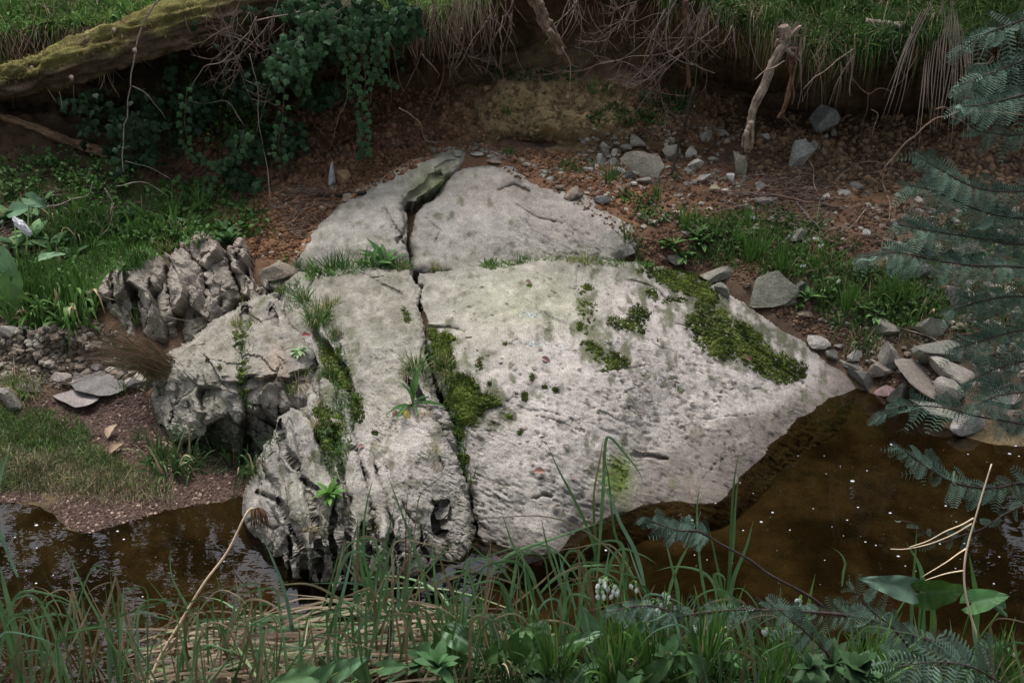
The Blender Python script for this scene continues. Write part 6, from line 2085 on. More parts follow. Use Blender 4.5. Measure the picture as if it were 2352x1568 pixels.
def rosette(p, leaves, shape, mat, name, label, cat, size, col, pitch=(.3, .9), group=None, az0=0.0, widths=1.0, yaw=None):
    rt = thing(name, p, label, cat, group)
    q_ = shape[1].shape[1] == 4
    me = mk('leaf', shape[0] * [widths, 1, 1], shape[1] if q_ else None, None if q_ else shape[1], col, mat, link=False).data
    for k_ in range(leaves):
        az_ = az0 + k_ * 2.399 + random.uniform(-.3, .3) if yaw is None else R(yaw[k_])
        pt = random.uniform(*pitch)
        d = np.array([math.cos(az_) * math.cos(pt), math.sin(az_) * math.cos(pt), math.sin(pt)])
        n = np.array([-math.cos(az_) * math.sin(pt), -math.sin(az_) * math.sin(pt), math.cos(pt)])
        put_leaf(me, 'leaf', np.zeros(3), d, n, size * random.uniform(.7, 1.1), rt, np.zeros(3))
    return rt


def plant(u, v, n, sh, size, col, label, pitch, cat='plant', name='leafy_plant', group=None, mat=None, widths=1.0):
    p, _ = hit(u, v)
    return rosette(p, n, sh, mat or M_LEAF, name, label, cat, size / pxm(p), col, pitch, group, random.uniform(0, 6), widths)


DG = (.045, .100, .026)
plant(883, 612, 9, DOCK, 66, (.040, .095, .026), 'dark green dock with upright leaves in the crack below the ridge', (.75, 1.4), name='dock_plant', widths=.8)
plant(856, 613, 6, DOCK, 50, (.045, .10, .026), 'smaller dock clump just left of the upright dock', (.6, 1.3), name='dock_plant', widths=.7)
plant(945, 930, 7, DOCK, 74, (.045, .10, .03), 'dock with one tall leaf and long sideways leaves beside the main crack', (.05, .6), name='dock_plant', widths=.42)
plant(948, 925, 2, DOCK, 92, (.050, .11, .03), 'tall pair of upright dock leaves beside the main crack', (1.2, 1.5), name='dock_plant', widths=.7)
plant(932, 940, 2, DOCK, 38, (.38, .30, .05), 'yellowed dying leaves at the foot of the dock by the crack', (-.2, .1), name='yellow_leaves')
plant(757, 1135, 20, LANCE, 40, (.060, .135, .026), 'bright green rosette low in the fissures of the left slab', (.1, 1.1), name='rosette_plant', widths=1.6)
plant(686, 806, 14, LANCE, 26, (.13, .19, .09), 'pale green starry rosette in the fissures of the left slab', (.1, .8), name='rosette_plant', widths=1.6)
plant(752, 1000, 14, SMALL, 22, (.04, .08, .03), 'dark small leaved plant on the fissure moss', (.1, 1.0))
plant(770, 1020, 14, SMALL, 20, (.045, .09, .035), 'second dark small leaved plant below the first on the fissure moss', (.1, 1.0))
for i, (u, v) in enumerate([(1545, 565), (1600, 545), (1612, 560), (1530, 570), (1568, 590), (1855, 685), (1988, 715), (2010, 725)]):
    plant(u, v, 14, LANCE, random.uniform(34, 48), (.075, .145, .045), ['fresh rosette on the red earth right of the upper slab', 'biggest fresh rosette of the weedy strip', 'rosette touching the biggest rosette of the weedy strip', 'small rosette above the grey half-round stone', 'rosette between two grass tufts at the slab corner',
          'weed rosette beside the dark gap of the big angular stone', 'pale rosette on the lower right slope', 'second pale rosette on the lower right slope'][i], (.2, 1.2), name='rosette_plant', widths=1.5)
plant(525, 560, 22, LANCE, 48, (.05, .11, .04), 'dark upright weed behind the tallest jagged block', (.3, 1.3), widths=1.6)
plant(520, 530, 16, LANCE, 40, (.05, .11, .04), 'weed just above the dark upright weed', (.3, 1.3), widths=1.6)
plant(1170, 352, 10, LANCE, 22, (.06, .11, .03), 'small weed on the earth above the upper slab', (.2, 1.2), widths=1.4)
for i, (u, v, s) in enumerate([(22, 470, 58), (60, 455, 50), (80, 520, 62), (35, 540, 52), (120, 545, 56), (150, 520, 40), (300, 480, 42), (350, 515, 44), (420, 520, 44), (440, 495, 40), (100, 440, 40), (170, 560, 40)]):
    plant(u, v + 30, 12, DOCK, s, jit((.085, .155, .065), .15), ['tall pale green weed at the left frame edge', 'pale green weed next to the frame edge weed', 'broad leaved weed above the white litter', 'broad leaved weed in front of the white litter', 'weed with spreading leaves right of the white litter', 'small weed near the bleached twig',
          'weed at the top of the bright grass', 'weed behind the bright grass', 'weed with drooping leaves behind the jagged rocks', 'weed behind the tallest jagged block', 'small weed under the bleached twig', 'weed in the bright grass'][i], (.0, 1.1), widths=1.5)

# far left big leaves and white litter
def arum_leaf(acc, p, tip, nr, L, W, col, vein=.0, rows=22, cols=11, curl=.25, wave=.03, lobe=.35):
    s = np.linspace(0, 1, rows)[:, None] + np.zeros((1, cols))
    t = np.linspace(-1, 1, cols)[None] + np.zeros((rows, 1))
    prof = np.interp(s, [0, .06, .2, .4, .7, .9, 1], [.25, .75, 1, .92, .55, .2, .01])
    x = t * prof * W / 2
    y = (s - lobe * np.abs(t) ** 1.3 * (1 - s) ** 2.5) * L
    z = np.abs(x) * .35 - curl * L * s * s + wave * L * np.sin(s * 17 + t * 3) * np.abs(t) ** 2
    V = np.stack([x, y, z], -1).reshape(-1, 3)
    M = frames(np.array([tip], float), np.array([nr], float))[0]
    V = V @ M.T + p
    C = np.tile(np.array(col, float), (rows, cols, 1))
    if vein:
        f = np.abs(((s * 6.5 - np.abs(t) * 1.6) % 1) - .5) * 2
        vv = np.maximum(sstep(.72, .95, f), sstep(.16, .04, np.abs(t)))
        C = mixc(C, vv * vein, (.30, .40, .28))
    acc.add(V, grid_quads(rows, cols), None, C.reshape(-1, 3))


def arum(name, label, leaves, foot=None):
    """leaves: (u, v, y, screen angle of the tip, length px, width px, colour, vein, facing)"""
    u, v, y = leaves[0][:3]
    p0 = np.array(pix(u, v, y))
    g = drop(p0[0], p0[1] + .05, 2.0) if foot is None else np.array(foot)
    rt = thing(name, g, label, 'plant')
    for (u, v, y, ang, lp, wp, col, vein, fc) in leaves:
        p = np.array(pix(u, v, y))
        k = pxm(p)
        a_ = R(ang)
        tip = np.array([math.cos(a_), -.25, math.sin(a_)])
        base = p - tip / np.linalg.norm(tip) * lp / k * .45
        a = Acc()
        arum_leaf(a, base, tip, fc, lp / k, wp / k, col, vein)
        a.build('leaf', M_LEAF, rt, g)
        a = Acc()
        f = g + np.array([random.uniform(-.02, .02), random.uniform(-.02, .02), -.02])
        tube(a, smooth_line([f, (f + base) / 2 + [0, .02, .03], base], 4), .0035, (.07, .13, .035), 5)
        a.build('stalk', M_REED, rt, g)


UPF = (0, -.75, .8)
arum('broad_leaf_plant', 'cluster of large pale green leaves at the left frame edge', [(20, 615, 4.75, -60, 70, 50, (.10, .18, .09), 0, (0, -1, .4)), (22, 690, 4.65, -100, 90, 56, (.07, .13, .04), .0, (.3, -1, .4)), (48, 480, 5.1, 20, 50, 40, (.11, .19, .11), 0, UPF), (85, 465, 5.1, -20, 44, 34, (.10, .18, .10), 0, UPF)])
arum('broad_leaf_plant', 'single long pale leaf arching above the bright grass at left', [(115, 585, 4.85, 25, 70, 22, (.13, .21, .12), 0, (.2, -.6, 1))])
lit = ICO[3][0] * [.020, .022, .058] * (1 + .45 * fbm(ICO[3][0], 3, 3, 5)[:, None])
o = mk('white_litter', lit @ rotm(.2, -.5, 0).T, None, ICO[3][1], (.75, .75, .78), M_PLASTIC, smooth=False)
o.location = pix(50, 520, 4.95).tolist()
tag(o, 'crumpled white piece of litter lying in dead grass at the left edge', 'litter')
stone(4, 512, 12, 14, (.6, .58, .55), 'tiny white scrap at the left frame edge', 0, name='white_scrap', cat='litter')

# dead leaves and small bits
def dead_leaf(u, v, L, ang, col, label, W=.28, lift=.01):
    p, n = hit(u, v)
    a = Acc()
    k = pxm(p)
    sh = leaf_shape([.02, W * .8, W, W * .7, .02], 7, 3, .5, .35, .02)
    al = R(ang)
    tip = np.array([math.cos(al), math.sin(al) * .55, math.sin(al) * .5])
    M = frames(np.array([tip]), np.array([n + [0, -.3, .3]]))[0]
    V = (sh[0] * L / k) @ M.T
    a.add(V, sh[1], None, np.array(col))
    o = a.build('dead_leaf', M_DRY)
    o.location = (p + n * lift).tolist()
    return tag(o, label, 'leaf')


for u, v, L, an, c, lab in [(250, 1010, 40, 80, (.38, .28, .19), 'curled tan leaf standing on the gravel bar'), (252, 1045, 38, 60, (.36, .25, .17), 'second curled tan leaf below the first on the gravel bar'), (1225, 1085, 28, 10, (.40, .22, .17), 'pinkish dead leaf on the pale slab'),
                            (905, 945, 26, -75, (.40, .24, .21), 'pink dead leaf below the dock plant'), (1245, 823, 22, -30, (.34, .20, .16), 'brown dead leaf in the middle of the pale slab'), (1205, 651, 16, 0, (.20, .12, .10), 'small dark leaf high on the pale slab'),
                            (1585, 1125, 26, -80, (.42, .33, .27), 'narrow pale leaf at the foot of the pale slab'), (1710, 820, 18, -30, (.36, .17, .13), 'reddish leaf on the largest moss carpet'), (1885, 462, 40, 10, (.50, .46, .40), 'whitish curled leaf on the fallen twigs'),
                            (1175, 845, 14, 40, (.30, .30, .28), 'grey sliver on the pale slab'), (825, 1030, 20, 20, (.30, .17, .15), 'purplish dead leaf on the left slab'), (960, 705, 20, 10, (.34, .25, .20), 'small tan leaf at the top of the left slab'), (1057, 1045, 16, 70, (.42, .20, .18), 'pink leaf beside the lower main crack'),
                            (1890, 618, 14, 20, (.32, .24, .18), 'tan leaf on the right slope'), (690, 775, 20, 20, (.25, .05, .05), 'dark red leaf in the fissures of the left slab')]:
    dead_leaf(u, v, L, an, c, lab)
# litter of scraps too many to count on the slab
acc = Acc()
uv = in_poly([(980, 640), (1450, 610), (1900, 850), (1650, 1130), (1120, 1200), (1050, 900)], 260)
P, Nn = hits(uv)
m = len(P)
al = RNG.uniform(-.6, .6, m)
stamp(acc, LANCE[0] * [1.6, 1, .5], q2t(LANCE[1]), P + Nn * .003, frames(np.stack([np.cos(al), np.sin(al) * .6, np.sin(al) * .2], 1), Nn), RNG.uniform(.008, .028, m), jit((.16, .12, .09), .6, m))
o = acc.build('leaf_litter', M_DRY)
tag(o, 'tiny dark scraps of leaf lying on the pale slab', 'leaf litter', kind='stuff')
# lichen crumbs
acc = Acc()
for cu, cv, n in ((1220, 722, 60), (1225, 790, 50), (1290, 800, 30), (1410, 785, 25)):
    uv = np.stack([RNG.normal(cu, 14, n), RNG.normal(cv, 4, n)], 1)
    P, Nn = hits(uv)
    clods(acc, P, RNG.uniform(.002, .006, n), jit((.36, .40, .39), .3, n), .3)
o = acc.build('lichen', M_CLOD, smooth=False)
tag(o, 'pale blue-grey lichen crumbs on the main slab', 'lichen', kind='stuff')

# ================================================================== WATTLE
def frond_mesh(name, np_=11, L=1.0, col=(.040, .080, .066), curl=.25, vshape=.2):
    a = Acc()
    rac = np.array([(0, s * L, -curl * s * s) for s in np.linspace(0, 1, 7)])
    tube(a, rac, [.010, .004], (.09, .12, .07), 3, cap=False)
    V, T = [], []
    for i in range(np_):
        s = .14 + .86 * i / (np_ - 1)
        o = np.array([0, s * L, -curl * s * s])
        pl = .36 * random.uniform(.85, 1.1) * math.sin(math.pi * (s * .78 + .12)) ** .7
        for sd_ in (-1, 1):
            d = np.array([sd_ * .86, .46, vshape])
            d /= np.linalg.norm(d)
            nl = 11
            for k_ in range(nl):
                t = (k_ + .6) / nl
                c = o + d * pl * t + np.array([0, 0, -.10 * pl * t * t])
                ll = .062 * (1 - .55 * abs(t - .45) * 1.6) * random.uniform(.7, 1.1)
                for s2 in (-1, 1):
                    e = np.array([-d[1] * s2 * .8 + d[0] * .45, d[0] * s2 * .8 + d[1] * .45, .12])
                    w_ = d * .017
                    n0 = len(V)
                    V += [c - w_, c + w_, c + e * ll]
                    T.append((n0, n0 + 1, n0 + 2))
    a.add(V, None, T, col)
    return mk(name, np.concatenate(a.V), np.concatenate(a.Q), np.concatenate(a.T), np.concatenate(a.C), M_WATTLE, link=False, smooth=False).data


FRONDS = [frond_mesh('frond', 11, 1, (.088, .146, .112), .35), frond_mesh('frond', 9, 1, (.118, .184, .136), .7, .05), frond_mesh('frond', 9, 1, (.066, .110, .088), .1, .5), frond_mesh('frond', 8, 1, (.098, .158, .118), .9, .3)]
FR_NEW = frond_mesh('frond', 9, 1, (.13, .24, .10), -.1, .5)


def wattle(pts, y0, y1, label, fl=95, every=20, sw=3, stemcol=(.055, .04, .04), down=.35, new_tip=False, start=0.0, spread=1.0, extra=()):
    m = len(pts)
    L = smooth_line([pix(a, b, y0 + (y1 - y0) * i / (m - 1)) for i, (a, b) in enumerate(pts)], 6)
    if pts[0][0] > 2400:      # grow from the trunk standing just beyond the frame
        L = np.vstack([smooth_line([(2.05, 3.4, L[0][2] - .22), (L[0] + [2.05, 3.4, L[0][2] - .1]) / 2, L[0]], 3)[:-1], L])
    k = pxm(L[len(L) // 2])
    rt = thing('wattle_branch', L[0], label, 'branch', 'feathery wattle branches on the right and in the foreground')
    b = L[0]
    a = Acc()
    tube(a, L, np.linspace(sw, sw * .35, len(L)) / k, np.array(stemcol), 6, .2)
    for e in extra:
        E = smooth_line([pix(q[0], q[1], q[2] if len(q) > 2 else (y0 + y1) / 2) for q in e], 4)
        tube(a, E, np.linspace(sw * .6, sw * .3, len(E)) / k, np.array(stemcol), 5, .2)
    stm = a.build('stem', M_WOOD, rt, b)
    lines = [(L, start)] + [(smooth_line([pix(q[0], q[1], q[2] if len(q) > 2 else (y0 + y1) / 2) for q in e], 4), 0.1) for e in extra]
    cnt = 0
    for LL, st in lines:
        seg = np.linalg.norm(np.diff(LL, axis=0), axis=1)
        tot = seg.sum()
        cum = np.concatenate([[0], np.cumsum(seg)])
        n = max(3, int(tot * k / every * 3.0))
        for i in range(n + 1):
            t = st + (1 - st) * i / n
            j = min(np.searchsorted(cum, t * tot), len(LL) - 1)
            p = np.array([np.interp(t * tot, cum, LL[:, c]) for c in range(3)])
            T_ = LL[min(j + 1, len(LL) - 1)] - LL[max(j - 1, 0)]
            T_ = T_ / (np.linalg.norm(T_) + 1e-9)
            up = np.array([random.uniform(-.35, .35), -.62, .75])
            up /= np.linalg.norm(up)
            sdv = np.cross(T_, up)
            sdv /= np.linalg.norm(sdv)
            s_ = (-1) ** i
            f = 0.25 if t > .93 else .9 * spread
            tip = T_ * random.uniform(.45, .95) + sdv * s_ * f * random.uniform(.5, 1.1) + np.array([0, random.uniform(-.3, .1), -down * random.uniform(.3, 1.3)])
            sz = fl / k * random.uniform(.5, 1.05) * .66 * (1 - .3 * (t > .9))
            if random.random() < .12:
                continue
            put_leaf(FR_NEW if new_tip and t > .88 else random.choice(FRONDS), 'frond', p, tip, up + RNG.normal(0, .6, 3), sz, stm, b)
            cnt += 1
    return rt


WL_ = [
    ([(2420, 30), (2340, 50), (2260, 80), (2200, 120)], 3.6, 3.5, 'feathery branch in the top right corner', 95, 16),
    ([(2430, 110), (2350, 140), (2270, 170), (2205, 195)], 3.6, 3.4, 'feathery branch second from the top at the right edge', 95, 14),
    ([(2420, 200), (2340, 220), (2260, 240), (2205, 245)], 3.5, 3.3, 'feathery branch at upper right over the dead stalks', 90, 14),
    ([(2420, 290), (2330, 310), (2240, 300)], 3.5, 3.4, 'pale feathery branch at the right edge above the curved root', 80, 20),
    ([(2430, 420), (2330, 440), (2240, 430), (2160, 390), (2110, 360)], 3.4, 3.2, 'feathery branch lifting its tip over the bare right bank', 90, 13),
    ([(2430, 500), (2330, 500), (2240, 480), (2150, 440), (2090, 425)], 3.4, 3.2, 'feathery branch just below the lifted one', 90, 13),
    ([(2430, 560), (2330, 560), (2230, 545), (2140, 530), (2060, 515)], 3.4, 3.1, 'feathery branch reaching left above the grassy slope', 85, 13),
    ([(2430, 625), (2330, 612), (2240, 610), (2150, 598), (2060, 580), (1985, 590)], 3.3, 3.0, 'longest feathery branch reaching left at mid height', 85, 14),
    ([(2430, 690), (2340, 680), (2260, 690), (2190, 710)], 3.3, 3.2, 'feathery branch behind the pale green-grey stone', 85, 12),
    ([(2430, 750), (2340, 760), (2260, 780), (2190, 800)], 3.3, 3.1, 'dark feathery branch above the big flat-topped stone', 85, 12),
    ([(2430, 820), (2350, 830), (2280, 850), (2220, 880)], 3.3, 3.1, 'dark feathery branch hanging over the right shore stones', 80, 12),
    ([(2430, 900), (2350, 900), (2290, 910), (2240, 930)], 3.2, 3.0, 'feathery branch over the pinkish shore rock', 80, 14),
    ([(2430, 985), (2330, 970), (2240, 955), (2182, 938), (2081, 931), (2020, 950)], 3.1, 2.9, 'feathery twig with its tip over the pool corner', 70, 26),
    ([(2430, 1150), (2352, 1110), (2280, 1120), (2200, 1110), (2140, 1080), (2060, 1020)], 3.0, 2.8, 'feathery twig over the middle of the right pool', 80, 22),
    ([(2430, 1120), (2352, 1159), (2308, 1180), (2257, 1213), (2207, 1230), (2153, 1245), (2105, 1205), (2070, 1195)], 2.9, 2.8, 'bare dark twig with a few feathery leaves over the right pool', 55, 62),
    ([(1894, 1394), (1844, 1360), (1764, 1317), (1721, 1285), (1649, 1245), (1606, 1220), (1552, 1216), (1480, 1190)], 2.7, 2.6, 'dark twig slanting up left from the foreground, bare but for its tip', 0, 0),
    ([(2260, 1560), (2218, 1530), (2171, 1483), (2081, 1454), (2009, 1425), (1937, 1411), (1829, 1402), (1779, 1400), (1685, 1400), (1590, 1410), (1500, 1425), (1420, 1400)], 2.55, 2.5, 'thick dark foreground branch lying level with feathery leaves', 74, 24),
    ([(1560, 1430), (1530, 1400), (1470, 1390), (1400, 1405)], 2.5, 2.45, 'feathery spray over the white flowers', 60, 14),
    ([(2300, 1568), (2230, 1530), (2150, 1520), (2060, 1530)], 2.2, 2.1, 'large blue-green feathery leaves at the bottom right corner', 130, 34),
    ([(2100, 1500), (2050, 1440), (2000, 1400), (1960, 1350)], 2.5, 2.5, 'feathery spray rising in front of the right pool', 70, 18),
    ([(1950, 1568), (1900, 1500), (1850, 1450), (1790, 1400)], 2.45, 2.4, 'feathery spray at the bottom right of the foreground', 75, 20),
    ([(2352, 1400), (2300, 1350), (2230, 1330), (2150, 1345)], 0, 0, None, 0, 0),
]
a = Acc()
tube(a, smooth_line([(2.12, 3.45, -.1), (2.08, 3.42, .7), (2.05, 3.4, 1.5), (2.04, 3.38, 2.5)], 6), [.05, .04, .03, .015], (.10, .08, .07), 10, .2)
b = np.array([2.12, 3.45, 0.])
rt = thing('wattle_tree', b, 'slim dark wattle tree carrying the feathery branches at the right', 'tree')
a.build('trunk', M_WOOD, rt, b)
for p, a_, b_, lab, fl, ev_ in WL_:
    if not lab:
        continue
    if fl == 0:
        wattle(p, a_, b_, lab, 60, 20, 3.6, start=.70)
    else:
        wattle(p, a_, b_, lab, fl, ev_, 5 if 'thick' in lab else 3)

# ================================================================== FOREGROUND
RG, RGD, TAN, DBR = (.070, .125, .056), (.040, .082, .030), (.36, .285, .19), (.12, .065, .035)
FG = {}


def reed_group(key, u, label):
    y = 2.62
    p = np.array(pix(u, 1520, y))
    g = drop(p[0], p[1], 1.5)
    FG[key] = (thing('reed_clump', g, label, 'reeds'), g)


reed_group('far_left', 60, 'reed clump at the bottom left corner')
reed_group('left', 280, 'reed clump in front of the sky reflections at lower left')
reed_group('mid', 560, 'reed clump in the lower left water, with fallen blades')
reed_group('front', 860, 'reed clump before the fissured left slab')
reed_group('centre', 1080, 'reed clump in front of the lower main crack')
reed_group('right', 1440, 'tall reed clump before the foot of the pale slab')
reed_group('pool', 1700, 'reed clump at the left edge of the right pool')
reed_group('pool_right', 2180, 'sparse broad blades at the lower right')


def reed(key, pts, w, col, tip=None, y=None, lean=-.06, name='blade'):
    """pts from the tip down to the foot"""
    rt, g = FG[key]
    P = [(float(a), float(b)) for a, b in pts]
    foot = max(P, key=lambda q: q[1])
    yb = y or float(np.clip(y_at(foot[0], foot[1], .02), 2.45, 3.18))
    n = len(P)
    L = [pix(a, b, yb + lean * (1 - i / (n - 1)) * (1 if n > 2 else 1)) for i, (a, b) in enumerate(P)]
    if P[-1][1] >= P[0][1] and L[-1][2] > .05:       # carry the stem on down to its root
        L.append(np.array([L[-1][0] * .99, L[-1][1] + .02, max(0.0, L[-1][2] - .35)]))
    L = smooth_line(L, 5)[::-1]
    k = pxm(L[-1])
    a = Acc()
    ribbon(a, L, w * 1.5 / k, jit(col, .18), .3, facing=(random.uniform(-.4, .4), -1, random.uniform(.0, .5)), tipcol=tip)
    a.build(name, M_REED if col[1] >= col[0] else M_DRY, rt, g)


# culm with seed head
rt = thing('dry_culm', drop(-.95, 2.35, 1.5), 'long straw-coloured culm leaning right, with a drooping brown seed head', 'reed')
g = np.array(rt.location)
L = smooth_line([pix(a, b, 2.55 + i * .05) for i, (a, b) in enumerate([(320, 1620), (342, 1568), (367, 1508), (414, 1429), (468, 1339), (522, 1267), (565, 1180), (580, 1168), (592, 1166)])], 4)
a = Acc()
tube(a, np.vstack([[L[0] + [-.02, 0, -.25]], L]), np.linspace(5, 2.2, len(L) + 1) / 830, (.38, .29, .20), 7, .08)
stm = a.build('stem', M_REED, rt, g)
a = Acc()
for i in range(46):
    t = random.random()
    u0, v0 = 576 + t * 30, 1170 - 6 * math.sin(t * 3)
    ln = random.uniform(26, 62)
    ribbon(a, smooth_line([pix(u0, v0, 2.93), pix(u0 + 10 * t + random.uniform(-2, 5), v0 + ln * .5, 2.91), pix(u0 + 14 * t + random.uniform(-4, 6), v0 + ln, 2.9)], 2), .004, jit((.10, .055, .025), .4), .1)
a.build('seed_head', M_DRY, stm, g)
rt = thing('dry_culm', drop(1.15, 2.3, 1.5), 'long bleached culm with side stalks curving up at the right', 'reed')
g = np.array(rt.location)
L = smooth_line([pix(a, b, 2.45 + i * .02) for i, (a, b) in enumerate(TI((2230, 1700), (2170, 1568), (2100, 1380), (2030, 1200), (1980, 1000), (1970, 850), (1990, 700), (2040, 520), (2090, 350), (2145, 170)))], 4)
a = Acc()
tube(a, L, np.linspace(4.2, 1.6, len(L)) / 900, (.46, .37, .28), 7, .08)
stm = a.build('stem', M_REED, rt, g)
for sp in (((2030, 515), (1950, 560), (1850, 600), (1740, 660), (1620, 700)), ((2020, 550), (1900, 620), (1750, 680), (1600, 712), (1500, 712)), ((1982, 710), (1920, 750), (1850, 800), (1700, 890)), ((1962, 850), (1850, 870), (1720, 912))):
    a = Acc()
    tube(a, smooth_line([pix(p, q, 2.55) for p, q in TI(*sp)], 4), np.linspace(2.2, 1.0, 4 * (len(sp) - 1) + 1) / 900, (.42, .34, .24), 5)
    a.build('side_stalk', M_REED, stm, g)

